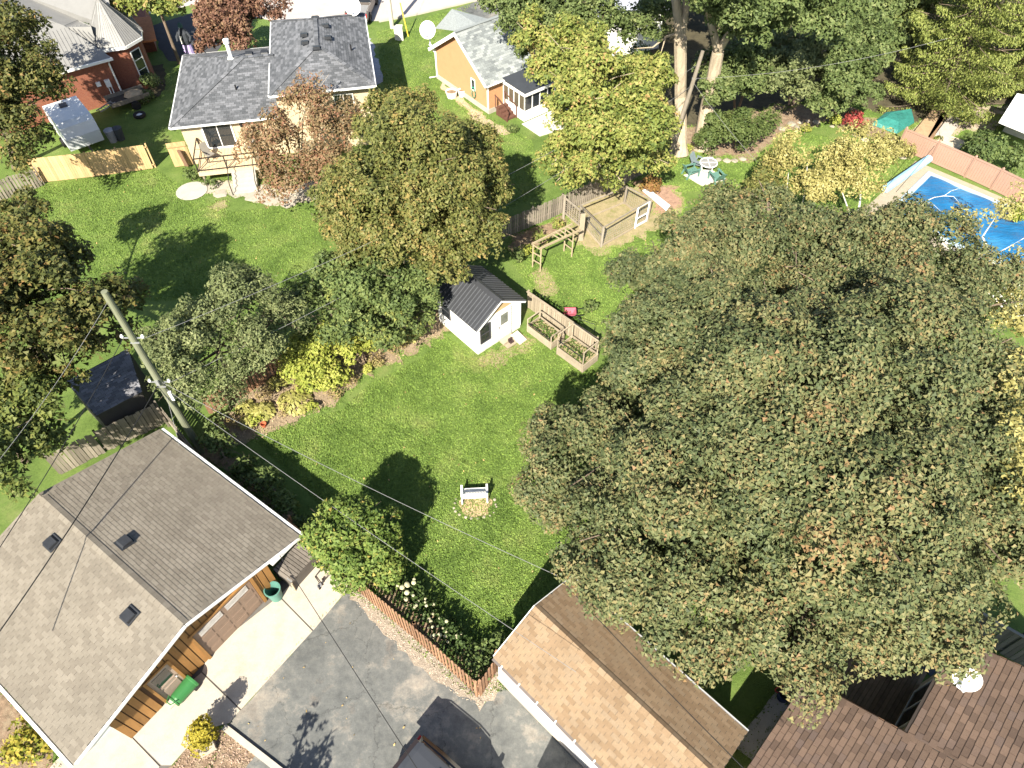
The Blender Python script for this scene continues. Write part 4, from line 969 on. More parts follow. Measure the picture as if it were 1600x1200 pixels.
dm = part('screen_door', MB().bar(dA + V(0, 0, .1), dA + V(0, 0, 1.55), .07).bar(dB + V(0, 0, .1), dB + V(0, 0, 1.55), .07).bar(dA + V(0, 0, 1.55), dB + V(0, 0, 1.55), .07).bar(dA + V(0, 0, .12), dB + V(0, 0, .12), .07, .1).bar(dA + V(0, 0, .7), dB + V(0, 0, .7), .06), WHITE, pen)
wp = G(907, 377); wpd = (G(893, 401) - G(905, 347)).normalized()
t = thing('gate_post', 'wide pale upright plank standing at the corner of the garden pen', 'post', wp)
part('plank', MB().par(wp + V(-.14, 0, 0), (.3, .05, 0), (0.02, .06, 0), (0, 0, 2.0)), PALEWOOD, t)
part('block', MB().box(wp + V(0, -.06, .5), .2, .06, .2), PALEWOOD, t)
lt = thing('lattice_panel', 'grey lattice panel between post and plank of the garden pen', 'trellis', G(892, 345))
la, lb = G(880, 342), G(904, 362)
part('frame', MB().bar(la + V(0, 0, 1.6), lb + V(0, 0, 1.6), .07).bar(la, la + V(0, 0, 1.75), .14).bar(la + V(0, 0, .5), lb + V(0, 0, .5), .05), GREYWOOD, lt)
for k in range(7):
    part('lattice_slat', MB().bar(la.lerp(lb, (k + .5) / 7) + V(0, 0, .5), la.lerp(lb, (k + .5) / 7) + V(0, 0, 1.6), .035, .012), GREYWOOD, lt)
    part('lattice_slat', MB().bar(la + V(0, .012, .6 + k * .15), lb + V(0, .012, .6 + k * .15), .012, .035), GREYWOOD, lt)
wb = [G(*p) for p in ((1003, 300), (1012, 297), (1046, 327), (1040, 335))]
single('board', MB().slab([p + V(0, 0, .1 if i < 2 else .25) for i, p in enumerate(wb)], V(0, 0, .06)), WHITE, 'long white board lying beside the garden pen', 'board', wb[0])
s0 = G(813, 400); single('garden_stake', MB().bar(s0, s0 + V(0, 0, .9), .06), PALEWOOD, 'short wooden stake in the vine bed left of the arbour', 'stake', s0)

# ------------------------------------------------------------------ things on the apron
def bq2(u, v, z=0): return g(u, v, z)
p = G(433, 933)
t = thing('bucket', 'round teal green plastic bin standing by the garage corner', 'bin', p)
TEAL = M('teal_plastic', (.09, .22, .18), .08, 3, .45)
part('bin_body', MB().lathe(p + V(0, 0, .03), [(.24, 0), (.31, .72), (.335, .72), (.335, .78), (.29, .78), (.22, .05)], 24), TEAL, t)
part('bin_floor', MB().lathe(p + V(0, 0, .08), [(.22, 0), (.22, .02)], 24), M('teal_shade', (.03, .07, .06)), t)
# slatted bench-table by the fence
t0, t1, t2, t3 = G(446, 868, .75), G(489, 880, .75), G(440, 905, .75), G(462, 850, .75)
bx = thing('slatted_bin_store', 'weathered grey slatted storage box at the garage corner by the fence', 'storage box', G(462, 895))
c0 = v2(G(454, 910, .78)); c1_ = v2(G(494, 866, .78)); LA = (c1_ - c0).length; dA = (c1_ - c0).normalized(); dB = Vector((-dA.y, dA.x, 0)); LB, HB = 1.0, .74
for k in range(10): part('lid_slat', MB().par(c0 + dA * (k * LA / 10) + V(0, 0, HB), dA * (LA / 10 - .025), dB * LB, V(0, 0, .04)), M('grey_slat', (.17, .15, .13), .3, 5, .9, rnd=.4), bx)
part('box_side', MB().par(c0 + V(0, 0, .04), dA * LA, dB * .04, V(0, 0, HB - .05)).par(c0 + dA * (LA - .04) + dB * .04 + V(0, 0, .04), dA * .04, dB * (LB - .04), V(0, 0, HB - .05)).par(c0 + dB * .04 + V(0, 0, .04), dA * .04, dB * (LB - .04), V(0, 0, HB - .05)).par(c0 + dB * (LB - .04) + dA * .04 + V(0, 0, .04), dA * (LA - .08), dB * .04, V(0, 0, HB - .05)), M('box_grey', (.10, .09, .08), .2), bx)
part('handle_bar', MB().bar(c0 + dA * .0 - dB * .0 + V(-.12, .1, .95), c0 + V(.1, -.05, .95), .04), STEEL, bx)
for k in (0, 1): part('corner_leg', MB().box(c0 + dA * (LA * k) - dB * .03 + V(0, 0, .35), .07, .07, .7), PALEWOOD, bx)
ct = G(502, 915)
t = thing('hand_trolley', 'folded luggage trolley lying on the concrete by the fence', 'trolley', ct)
part('frame', MB().tube([ct + V(-.3, .35, .08), ct + V(0, 0, .1), ct + V(.35, .25, .5), ct + V(.05, .6, .5), ct + V(-.3, .35, .08)], .02, 6), BLACK, t)
for k in (0, 1): part('wheel', MB().lathe(ct + V(-.05 + .1 * k, -.12 + .3 * k, .1), [(.1, -.02), (.1, .02)], 12, (1, .4, 0)), BLACK, t)
part('toe_plate', MB().box(ct + V(-.05, -.05, .12), .2, .16, .02, .5), STEEL, t)
# green wheeled cart lying on its side
gc = G(292, 1082); cd_ = (G(304, 1062) - G(280, 1090)).normalized(); cs_ = Vector((-cd_.y, cd_.x, 0))
t = thing('wheelie_bin', 'green wheeled bin tipped over on the apron beside the entry door', 'bin', gc)
GRN = M('green_plastic', (.035, .15, .045), .1, 3, .4)
body = [gc - cd_ * .45 + cs_ * a * .2 + V(0, 0, z) for a, z in ((-1, .06), (1, .06), (1, .48), (-1, .48))] + [gc + cd_ * .45 + cs_ * a * .25 + V(0, 0, z) for a, z in ((-1, .03), (1, .03), (1, .56), (-1, .56))]
mbw = MB().lathe(gc - cd_ * .45 + V(0, 0, .3), [(.0, 0), (.22, 0), (.25, .1), (.28, .8), (.30, .82), (.30, .9), (.26, .9), (.24, .84)], 20, cd_, False)
part('bin_body', mbw, GRN, t)
part('lid', MB().lathe(gc - cd_ * .5 + V(0, 0, .3), [(.0, 0), (.24, .0), (.25, .05), (.22, .1)], 20, cd_, False), GRN, t)
for k in (-1, 1): part('wheel', MB().lathe(gc + cd_ * .32 + cs_ * .27 * k + V(0, 0, .12), [(.12, -.03), (.12, .03)], 12, cs_), BLACK, t)
part('handle', MB().tube([gc - cd_ * .42 + cs_ * .2 + V(0, 0, .55), gc - cd_ * .62 + cs_ * .1 + V(0, 0, .55), gc - cd_ * .62 - cs_ * .1 + V(0, 0, .55), gc - cd_ * .42 - cs_ * .2 + V(0, 0, .55)], .022, 6), GRN, t)
single('door_mat', MB().par(G(266, 1094, .032), cd_ * .55, cs_ * -.4, V(0, 0, .015)), M('mat_brown', (.2, .15, .08), .4, 9), 'small brown door mat on the apron below the entry door', 'mat', G(266, 1094))
kc = G(326, 1172); kdn = kd.normalized()
t = single('stone_block', MB().box(kc + V(0, 0, .12), .55, .28, .24, .55), M('cut_stone', (.42, .37, .30), .2, 4, .95, bump=.4), 'rectangular cut stone block on the bark mulch beside the kerb', 'stone', kc)
# ------------------------------------------------------------------ cream split-level house with slate shingles
tF = Vector((-21.92, 41.33, 0)); ta = unit2(.981, .196); tb_ = Vector((-ta.y, ta.x, 0))
def tq(s, t, z=0.0): return tF + ta * s + tb_ * t + V(0, 0, z)
tan = thing('house', 'cream split level house with slate grey hip roofs and small balcony deck', 'house', tq(6.5, 5))
CREAM = M('cream_stucco', (.50, .40, .265), .06, 2, .9, fine=.05)
part('wall', MB().par(tq(.5, .4), ta * 6.3, tb_ * 8.9, V(0, 0, 2.86)), CREAM, tan, 'lower cream wall')
part('wall', MB().par(tq(6.9, .45), ta * 6, tb_ * 9.6, V(0, 0, 4.36)), CREAM, tan, 'taller cream wall')
def hip(x0, x1, y0, y1, ze, zr, ends, label, seed, x1r=None):
    rf = None; hy = (y1 - y0) / 2; sl = (zr - ze)
    if ends == 'x':   # ridge along s, hipped at x0 only, runs into the taller block at x1
        h0 = x0 + hy; A, B, C_, D = (x0, y0), (x1, y0), (x1, y1), (x0, y1); r0, r1 = (h0, y0 + hy), (x1, y0 + hy)
        pl = [(A, B, r1, r0), (D, A, r0), (C_, D, r0, r1)]
    else:
        hx = (x1 - x0) / 2; A, B, C_, D = (x0, y0), (x1, y0), (x1, y1), (x0, y1); r0, r1 = (x0 + hx, y0 + hx), (x0 + hx, y1 - hx)
        pl = [(A, B, r0), (B, C_, r1, r0), (C_, D, r1), (D, A, r0, r1)]
    und = MB()
    for p in pl: und.slab([tq(q[0], q[1], zr if q in (r0, r1) else ze) for q in p], V(0, 0, -.08))
    rf = part('roof', und, ROOFDECK, tan, label)
    for i, p in enumerate(pl):
        O = tq(*p[0], ze); E = tq(*p[1], ze); U = (E - O).normalized(); n = Vector((-U.y, U.x, 0))
        P3 = [tq(q[0], q[1], zr if q in (r0, r1) else ze) for q in p]
        W = None
        for q in P3[2:]:
            dd = q - O; run = dd.dot(n); W = (n * run + V(0, 0, dd.z)).normalized()
        poly = [((q - O).dot(U), (q - O).dot(W)) for q in P3]
        shingles(rf, O + V(0, 0, .004), U, W, poly, .34, .17, SH_SLATE, 0, .02, seed + i)
        part('gutter', MB().par(O - n * .08 + V(0, 0, -.1), E - O, n * .08, V(0, 0, .11)), FASCIA, rf)
    cap = MB()
    ends_ = [(r0, A), (r0, D), (r0, r1)] if ends == 'x' else [(r0, A), (r0, B), (r1, C_), (r1, D), (r0, r1)]
    for a, b in ends_:
        pa, pb = tq(a[0], a[1], zr if a in (r0, r1) else ze), tq(b[0], b[1], zr if b in (r0, r1) else ze)
        k = int((pb - pa).length / .3)
        for j in range(k): cap.bar(pa.lerp(pb, j / k) + V(0, 0, .035), pa.lerp(pb, (j + .93) / k) + V(0, 0, .035), .26, .02)
    part('hip_caps', cap, SH_SLATE[0], rf, kind='stuff')
    return rf
rl = hip(0, 6.9, 0, 9.79, 3.0, 4.72, 'x', 'lower slate hip roof', 40)
ru = hip(6.62, 13.32, -.1, 10.5, 4.5, 5.85, 'y', 'upper slate hip roof', 50)
ln_ = V(0, 0, 1)
vent(rl, tq(5.15, 6.0, 4.36), (0, .15, 1), -tb_, .45); vent(rl, tq(6.2, 5.9, 4.4), (0, .15, 1), -tb_, .45)
for s, t_, z in ((9.2, 4.2, 5.62), (9.15, 5.3, 5.62), (10.7, 4.6, 5.62), (10.6, 6.4, 5.62), (9.95, 3.0, 5.76), (9.95, 7.5, 5.72)): vent(ru, tq(s, t_, z), (0, 0, 1), tb_, .42)
ch = part('flue_pipe', MB().lathe(tq(4.0, 5.6, 4.3), [(.13, 0), (.13, 1.15), (.2, 1.15), (.2, 1.4), (.08, 1.45)], 12), WHITE, rl)
part('flashing', MB().box(tq(4.0, 5.6, 4.45), .45, .45, .05, .2), FASCIA, rl)
part('plumbing_vent', MB().lathe(tq(4.3, 2.4, 3.82), [(.06, 0), (.06, .35)], 8), BLACK, rl); part('plumbing_vent', MB().lathe(tq(12.1, 3.9, 5.0), [(.06, 0), (.06, .4)], 8), BLACK, ru)
dish('white satellite dish on the slate roof beside the pickup truck', tq(12.7, 9.9, 4.75), (-.2, -.85, .45), .6, .5)
sdoor = window(tan, tq(1.75, .4), ta, -tb_, 1.95, 1.02, 2.86, bars=(1, 0), name='sliding_door', fw=.1)
window(tan, tq(10.5, .45), ta, -tb_, 1.3, 2.4, 3.9, bars=(1, 0))
lp = part('wall_lamp', MB().lathe(tq(4.3, .33, 2.35), [(.03, 0), (.09, .05), (.11, .3), (.03, .38)], 8), BLACK, tan)
# balcony deck
bd = thing('balcony', 'raised cream balcony deck with thin black railing behind the cream house', 'balcony', tq(3.1, -.9))
for k in range(17): part('deck_board', MB().par(tq(1.25 + k * .225, -2.2, .96), ta * .215, tb_ * 2.58, V(0, 0, .04)), M('tan_deck', (.55, .42, .26), .1, 3, rnd=.1), bd)
part('skirt', MB().par(tq(1.25, -2.2, .70), ta * 3.83, tb_ * .05, V(0, 0, .255)).par(tq(1.25, -2.15, .70), ta * .05, tb_ * 2.5, V(0, 0, .255)), CREAM, bd)
for s in (1.4, 4.9): part('support_post', MB().par(tq(s, -2.1, 0), ta * .12, tb_ * .12, V(0, 0, .7)), PALEWOOD, bd)
RAIL = M('black_rail', (.02, .017, .016), .1, 3, .4)
rp = [tq(1.28, .3, 1), tq(1.28, -2.15, 1), tq(3.1, -2.15, 1), tq(5.0, -2.15, 1), tq(5.0, .3, 1)]
for p in rp: part('railing_post', MB().bar(p, p + V(0, 0, .95), .06), RAIL, bd)
for a, b in zip(rp[:-1], rp[1:]):
    part('railing', MB().bar(a + V(0, 0, .95), b + V(0, 0, .95), .06).bar(a + V(0, 0, .1), b + V(0, 0, .1), .04), RAIL, bd)
    part('brace', MB().bar(a + V(0, 0, .1), a.lerp(b, .5) + V(0, 0, .9), .025), RAIL, bd)
cst = thing('balcony_steps', 'pale steps with black handrails below the balcony deck', 'steps', tq(4.4, -3))
for k in range(5): part('step', MB().par(tq(3.3, -2.5 - k * .28, .02), ta * 1.5, tb_ * .27, V(0, 0, .78 - k * .17)), WHITECONC, cst)
for s in (3.25, 4.85): part('handrail', MB().bar(tq(s, -2.3, 1.75), tq(s, -3.7, .9), .045).bar(tq(s, -3.7, 0), tq(s, -3.7, .9), .045), RAIL, cst)
def folding_chair(label, loc, rz):
    t = thing('deck_chair', label, 'chair', (0, 0, 0), 'chairs on the balcony')
    FAB = M('grey_fabric', (.22, .20, .17), .12, 6)
    part('seat', MB().box(V(0, 0, .42), .5, .5, .05), FAB, t)
    part('backrest', MB().par((-.25, .2, .45), (.5, 0, 0), (0, .05, 0), (0, .25, .6)), FAB, t)
    for x in (-.24, .24):
        for y in (-.22, .22): part('leg', MB().bar((x, y, 0), (x, y, .42), .03), RAIL, t)
        part('armrest', MB().bar((x, -.22, .62), (x, .25, .62), .05, .03), RAIL, t)
    return place(t, loc, rz, label)
folding_chair('grey folding chair at the railing corner of the balcony', tq(2.0, -.9, 1.0), .9)
folding_chair('grey folding chair at the tree side of the balcony', tq(4.5, -.4, 1.0), -.5)
single('paving_stone', MB().lathe(G(300, 299), [(.95, 0), (1.0, .05), (.9, .06)], 18), WHITECONC, 'large round pale paving stone on the grass below the balcony', 'paving stone', G(300, 299))
for k, (u, v, r) in enumerate(((345, 303, .5), (372, 300, .6), (400, 307, .7), (425, 312, .65), (452, 316, .6), (470, 300, .7), (440, 300, .5), (335, 290, .45))):
    q = G(u, v); single('paving_stone', rock(q, r, rd, .12), M('flag', (.33, .295, .24), .15, 3, fine=.1), 'irregular pale flagstone in the terrace behind the cream house', 'paving stone', q, 'flagstones of the terrace')
p = G(373, 288)
t = thing('bucket', 'white pail standing below the balcony', 'bucket', p); part('pail', MB().lathe(p, [(.2, 0), (.26, .5), (.23, .5), (.18, .05)], 14), WHITE, t)

# ------------------------------------------------------------------ orange stucco house with sunroom
oR = Vector((-1.69, 48.17, 0)); og = unit2(-.624, .782); oh = Vector((-og.y, og.x, 0))
if oh.x < 0: oh = -oh
def oq(h, gg, z=0.0): return oR + oh * h + og * gg + V(0, 0, z)
ora = thing('house', 'orange stucco house with silver grey gable roof and glazed sunroom', 'house', oq(5, 3.3))
OST = M('orange_stucco', (.46, .245, .125), .06, 2, .9, fine=.05)
OW, OL = 6.65, 11.0; OE, OP = 2.45, 4.72
part('wall', MB().add([oq(0, 0, .35), oq(0, OW, .35), oq(0, OW, OE), oq(0, OW / 2, OP), oq(0, 0, OE), oq(OL, 0, .35), oq(OL, OW, .35), oq(OL, OW, OE), oq(OL, OW / 2, OP), oq(OL, 0, OE)], [(0, 1, 2, 3, 4), (9, 8, 7, 6, 5), (0, 4, 9, 5), (1, 6, 7, 2)]), OST, ora)
part('foundation', MB().par(oq(-.04, -.04), oh * (OL + .08), og * (OW + .08), V(0, 0, .36)), WHITECONC, ora)
part('corner_trim', MB().par(oq(-.03, -.03, .36), oh * .03, og * .18, V(0, 0, OE - .45)).par(oq(-.03, OW - .15, .36), oh * .03, og * .18, V(0, 0, OE - .4)), WHITE, ora)
for d, g0 in ((1, -.3), (-1, OW + .3)):
    up = og * d * (OW / 2 + .3) + V(0, 0, (OP - OE) * (OW / 2 + .3) / (OW / 2)); O = oq(-.35, g0, OP + .1) - V(0, 0, up.z); ln = OL + .6
    sl = up.length; up.normalize(); nn = oh.cross(up); nn = nn if nn.z > 0 else -nn
    rf = part('roof', MB().slab([O, O + oh * ln, O + oh * ln + up * sl, O + up * sl], -nn * .1), ROOFDECK, ora)
    shingles(rf, O, oh, up, [(-.02, 0), (ln, 0), (ln, sl), (-.02, sl)], .34, .17, SH_SILVER, 0, .02, 60 + d)
    part('fascia', MB().par(O - oh * .03 - nn * .22, up * sl, -oh * .04, nn * .24), WHITE, rf)
    part('gutter', MB().par(O - up * .1 - nn * .1, oh * ln, up * .1, nn * .1), WHITE, rf)
    if d == 1: vent(rf, O + oh * 3.9 + up * (sl - .6) + nn * .03, nn, up, .4)
part('ridge_caps', MB().bar(oq(-.35, OW / 2, OP + .13), oq(OL + .25, OW / 2, OP + .13), .26, .03), SH_SILVER[0], ora)
# cross gable beyond the ridge
cg = MB()
pk, c1, c2, bk = oq(2.6, OW + 1.2, 4.1), oq(1.2, OW + 1.6, 2.9), oq(4.2, OW + 1.6, 2.9), oq(2.6, OW / 2 + .5, 4.1)
cg.add([pk, bk, oq(1.2, OW / 2 + 1.6, 2.95 + .9), c1], [(0, 1, 2, 3)]).add([pk, c2, oq(4.2, OW / 2 + 1.6, 2.95 + .9), bk], [(0, 1, 2, 3)])
part('porch_roof', cg, M('silver_shingle_flat', (.23, .25, .25), .25, 9, .95, fine=.25), ora)
window(ora, oq(0, 1.55), og, -oh, .5, 1.05, 1.95, bars=(0, 0))
part('downspout', MB().tube([oq(-.3, OW + .2, OE), oq(-.06, OW - .2, OE - .4), oq(-.06, OW - .1, .2), oq(-.5, OW + .3, .08)], .05, 6), WHITE, ora)
dish('large white satellite dish on a mast at the eave of the orange house', oq(-.2, OW + .25, OE + .1), (-.25, -.85, .45), .62, 1.1)
# sunroom
SUNM = M('sunroom_roof', (.045, .05, .058), .15, 2, .6)
sr_ = part('sunroom', MB().par(oq(1.3, -2.5, .05), oh * 2.9, og * 2.48, V(0, 0, .78)), WHITE, ora, 'white sunroom base')
part('sunroom_roof', MB().slab([oq(1.15, -2.65, 2.2), oq(4.35, -2.65, 2.2), oq(4.35, -.02, 2.4), oq(1.15, -.02, 2.4)], V(0, 0, .06)), SUNM, sr_)
part('sunroom_fascia', MB().par(oq(1.13, -2.67, 2.06), oh * .03, og * 2.65, V(0, 0, .22)).par(oq(1.13, -2.70, 2.04), oh * 3.24, og * .03, V(0, 0, .22)), WHITE, sr_)
for k in range(5): part('mullion', MB().par(oq(1.3, -2.5 + k * .6, .83), oh * .07, og * .07, V(0, 0, 1.3)), WHITE, sr_)
for k in range(4): part('pane', MB().par(oq(1.33, -2.43 + k * .6, .86), oh * .02, og * .52, V(0, 0, 1.24)), M('screen_pane', (.10, .085, .06), .2, 2, .15), sr_)
for k in range(5): part('mullion', MB().par(oq(1.3 + k * .7, -2.5, .83), oh * .07, og * .07, V(0, 0, 1.3)), WHITE, sr_)
for k in range(4): part('pane', MB().par(oq(1.38 + k * .7, -2.47, .86), oh * .61, og * .02, V(0, 0, 1.24)), GLASS, sr_)
os_ = thing('porch_steps', 'dark brown wooden steps with railing beside the sunroom', 'steps', oq(.8, -1.2))
for k in range(4): part('step', MB().par(oq(.35, -.7 - k * .3, .02), oh * .9, og * .28, V(0, 0, .62 - .15 * k)), M('brown_step', (.11, .05, .035)), os_)
for h_ in (.35, 1.2): part('handrail', MB().bar(oq(h_, -.3, 1.5), oq(h_, -1.7, .95), .06).bar(oq(h_, -1.7, 0), oq(h_, -1.7, .95), .07).bar(oq(h_, -.35, .5), oq(h_, -.35, 1.5), .07), M('brown_step', (.11, .05, .035)), os_)
struct('patio', MB().prism([oq(1.0, -2.6), oq(1.0, -4.6), oq(5.2, -5.4), oq(5.2, -2.6)], 0.0, .06), M('bright_patio', (.50, .475, .44), .08, 2))
rd2 = thing('hose_reel', 'coiled green garden hose hanging on the orange wall', 'hose', oq(-.08, 1.35, 1))
hc = oq(-.07, 1.7, .95)
part('hose_coil', MB().tube([hc + og * .22 * math.cos(k * .5236) + V(0, 0, .42 * math.sin(k * .5236)) - oh * .03 * (k % 3) for k in range(40)], .035, 5), M('hose_green', (.03, .33, .22), .1), rd2)
for k, (u, v, r) in enumerate(((706, 152, .45), (722, 150, .3))):
    p = G(u, v)
    t = thing('planter', ['white round planter tub by the orange wall', 'small white pot by the orange wall'][k], 'planter', p)
    part('pot', MB().lathe(p, [(r * .75, 0), (r, .5), (r * .9, .5), (r * .7, .1)], 14), WHITE, t); part('earth', MB().lathe(p + V(0, 0, .4), [(r * .9, 0), (r * .1, .02)], 12), MULCH, t)
# dark roofed neighbour glimpsed behind the yellow tree
nb = thing('house', 'grey roofed house glimpsed between the trees at the top', 'house', G(975, 60))
nA = G(925, 40, 3.2); nx, ny = unit2(.9, .4), unit2(-.4, .9)
part('roof', MB().slab([nA, nA + nx * 7, nA + nx * 7 + ny * 4 + V(0, 0, 1.5), nA + ny * 4 + V(0, 0, 1.5)], V(0, 0, .1)), M('blue_grey_roof', (.30, .32, .37), .2, 6, .95, fine=.25), nb)
part('wall', MB().par(V(nA.x, nA.y, 0) + nx * .3 + ny * .4, nx * 6.4, ny * 6, V(0, 0, 3.05)), WHITE, nb)

# ------------------------------------------------------------------ red brick house with metal roof and turret
BRICK = bpy.data.materials.new('red_brick'); BRICK.use_nodes = True
nt = BRICK.node_tree; b = nt.nodes['Principled BSDF']; b.inputs['Roughness'].default_value = .9
bt = nt.nodes.new('ShaderNodeTexBrick'); bt.inputs['Scale'].default_value = 4.5; bt.inputs['Color1'].default_value = (.19, .055, .032, 1); bt.inputs['Color2'].default_value = (.245, .085, .045, 1); bt.inputs['Mortar'].default_value = (.22, .14, .10, 1); bt.inputs['Mortar Size'].default_value = .012
tcx = nt.nodes.new('ShaderNodeTexCoord'); sx = nt.nodes.new('ShaderNodeSeparateXYZ'); cx = nt.nodes.new('ShaderNodeCombineXYZ'); ad = nt.nodes.new('ShaderNodeMath'); ad.operation = 'ADD'
nt.links.new(tcx.outputs['Object'], sx.inputs[0]); nt.links.new(sx.outputs[0], ad.inputs[0]); nt.links.new(sx.outputs[1], ad.inputs[1]); nt.links.new(ad.outputs[0], cx.inputs[0]); nt.links.new(sx.outputs[2], cx.inputs[1])
nt.links.new(cx.outputs[0], bt.inputs['Vector']); nt.links.new(bt.outputs[0], b.inputs['Base Color'])
GM = M('grey_metal_roof', (.20, .197, .19), .08, 2, .5, .4)
rb = thing('house', 'red brick house with pale grey metal roof and pointed turret', 'house', V(-31, 53, 0))
re_ = unit2(.82, .57); rn = Vector((re_.y, -re_.x, 0))        # along the front eave, outward
E1 = Vector((-28.6, 50.0, 0))
def rq(e, n, z=0.0): return E1 + re_ * e + rn * n + V(0, 0, z)
part('wall', MB().par(rq(-14, -.35), re_ * 13.8, -rn * 9, V(0, 0, 3.2)), BRICK, rb)
# roof planes: front slope of pitch .63, hip line, shaded back slope, further lit slope
def pl(e, d): return rq(e, -d, 3.3 + .63 * d)
hA = G(100, 40, 5.0); hA = rq((hA - E1).dot(re_), (hA - E1).dot(rn), 5.0)
hB = G(0, 2, 6.5)
front = [rq(-14, 0, 3.3), rq(0, 0, 3.3), hA, hB, hB + (hB - hA) * .8, rq(-14, -6, 3.3 + 3.8)]
rf = part('roof', MB().slab(front, V(0, 0, -.1)), GM, rb, 'sunlit metal slope')
vA, vB = G(122, 31, 4.75), G(46, -2, 5.9)
part('roof', MB().slab([hA, vA, vB, vB + (vB - vA) * .8, hB + (hB - hA) * .8, hB], V(0, 0, -.08)), M('shaded_slope_metal', (.20, .197, .19), .08, 2, .5), rb, 'narrow metal slope behind the hip line')
far = [vA, rq(1.2, -1.5, 4.5), rq(2.5, -6, 7.3), rq(-8, -11, 8.6), vB + (vB - vA) * .8, vB]
part('roof', MB().slab(far, V(0, 0, -.08)), GM, rb, 'upper metal slope')
part('roof', MB().slab([rq(1.3, -2.6, 4.3), rq(3.0, -2.2, 3.6), rq(3.0, -12, 3.6), rq(-1, -12, 7.4), rq(.6, -5.5, 6.9)], V(0, 0, -.1)), GM, rb, 'ribbed slope facing the street')
part('roof', MB().slab([rq(0, 0, 3.28), hA + V(0, 0, -.02), vA + V(0, 0, -.02), G(142, 40, 4.9), G(152, 75, 3.5)], V(0, 0, -.08)), GM, rb, 'small metal roof piece against the turret')
rbs = MB()
for k in range(52):
    e = -13.6 + k * .26; top = 6 if e < -6 else max(.3, min(6, 2.75 + (-3.6 - e) * 1.2 if e < -3.6 else 2.6))
    a, bq_ = pl(e, .02), pl(e, top * .97); rbs.bar(a + V(0, 0, .015), bq_ + V(0, 0, .015), .03, .03)
part('rib', rbs, GM, rf, kind='stuff')
rbs = MB()
for k in range(28):
    y = -2.6 - k * .34; rbs.bar(rq(2.98, y, 3.64), rq(.9 - k * .06, y - .6, 6.3), .035, .04)
part('rib', rbs, GM, rf, kind='stuff')
part('fascia', MB().par(rq(-14, 0.0, 3.12), re_ * 14.05, rn * .1, V(0, 0, .17)), WHITE, rf)
part('soffit', MB().par(rq(-14, -.36, 3.1), re_ * 14.0, rn * .36, V(0, 0, .03)), WHITE, rf)
tc_ = Vector((-29.3, 52.75, 0)); TR = 2.05
oc = [tc_ + V(TR * math.cos(.39 + k * .785 + .35), TR * math.sin(.39 + k * .785 + .35), 0) for k in range(8)]
tw = part('turret', MB().prism([tc_ + (p - tc_) * .86 for p in oc], 0, 3.4), BRICK, rb)
ap = tc_ + V(-.05, .1, 6.2)
for k in range(8):
    a, b2 = oc[k] + V(0, 0, 3.55), oc[(k + 1) % 8] + V(0, 0, 3.55)
    pn = part('turret_panel', MB().add([a, b2, ap, a + V(0, 0, -.05), b2 + V(0, 0, -.05)], [(0, 1, 2), (0, 3, 4, 1)]), GM, tw)
    rm = MB()
    for j in range(1, 7): rm.bar(a.lerp(b2, j / 7) + V(0, 0, .012), a.lerp(b2, j / 7).lerp(ap, .95 - abs(j - 3.5) * .2) + V(0, 0, .012), .03, .03)
    rm.bar(a + V(0, 0, .015), ap + V(0, 0, .015), .06, .03)
    part('rib', rm, GM, tw, kind='stuff')
    part('eave_band', MB().par(a + V(0, 0, -.24), b2 - a, ((a + b2) / 2 - V(tc_.x, tc_.y, 3.55)).normalized() * .06, V(0, 0, .2)), WHITE, tw)
wo = (oc[6].lerp(oc[7], .5) - tc_).normalized()
k = max(range(8), key=lambda k: (oc[k].lerp(oc[(k + 1) % 8], .5) - tc_).normalized().dot(Vector((.9, -.1, 0))))
qa, qb = tc_ + (oc[k] - tc_) * .86, tc_ + (oc[(k + 1) % 8] - tc_) * .86; dd = (qb - qa).normalized(); oo = Vector((dd.y, -dd.x, 0)); oo = oo if oo.dot((qa + qb) / 2 - tc_) > 0 else -oo
window(rb, qa + dd * .2, dd, oo, .9, .7, 2.9, bars=(0, 2), label='tall turret window')
p = G(198, 150); part('downspout', MB().tube([rq(-.25, -.02, 3.1), rq(-.3, -.27, 2.8), rq(-.3, -.27, .1)], .06, 6), WHITE, rb)
part('meter_box', MB().par(rq(-1.1, -.35, 1.3), re_ * .35, rn * .2, V(0, 0, .5)).par(rq(-1.7, -.35, 1.5), re_ * .3, rn * .15, V(0, 0, .3)), FASCIA, rb)
part('conduit', MB().tube([rq(-1.0, -.3, 1.3), rq(-1.0, -.3, 0)], .04, 6).tube([rq(-.8, -.3, 1.3), rq(-.8, -.3, 0)], .04, 6), FASCIA, rb)
# orange brick outbuilding top
ob = thing('outbuilding', 'small orange brick outbuilding with flat terracotta roof below the yellow tree', 'outbuilding', G(222, 70))
o0 = G(205, 70, 2.2); 
part('roof', MB().slab([G(205, 30, 2.3), G(205, 70, 2.3), G(245, 64, 2.3), G(236, 28, 2.3)], V(0, 0, .12)), M('terracotta_roof', (.46, .17, .07), .2, 4, .9, fine=.15), ob)
part('wall', MB().prism([G(205, 30, 0), G(213, 85, 0), G(246, 80, 0), G(238, 34, 0)], 0, 2.2), BRICK, ob)

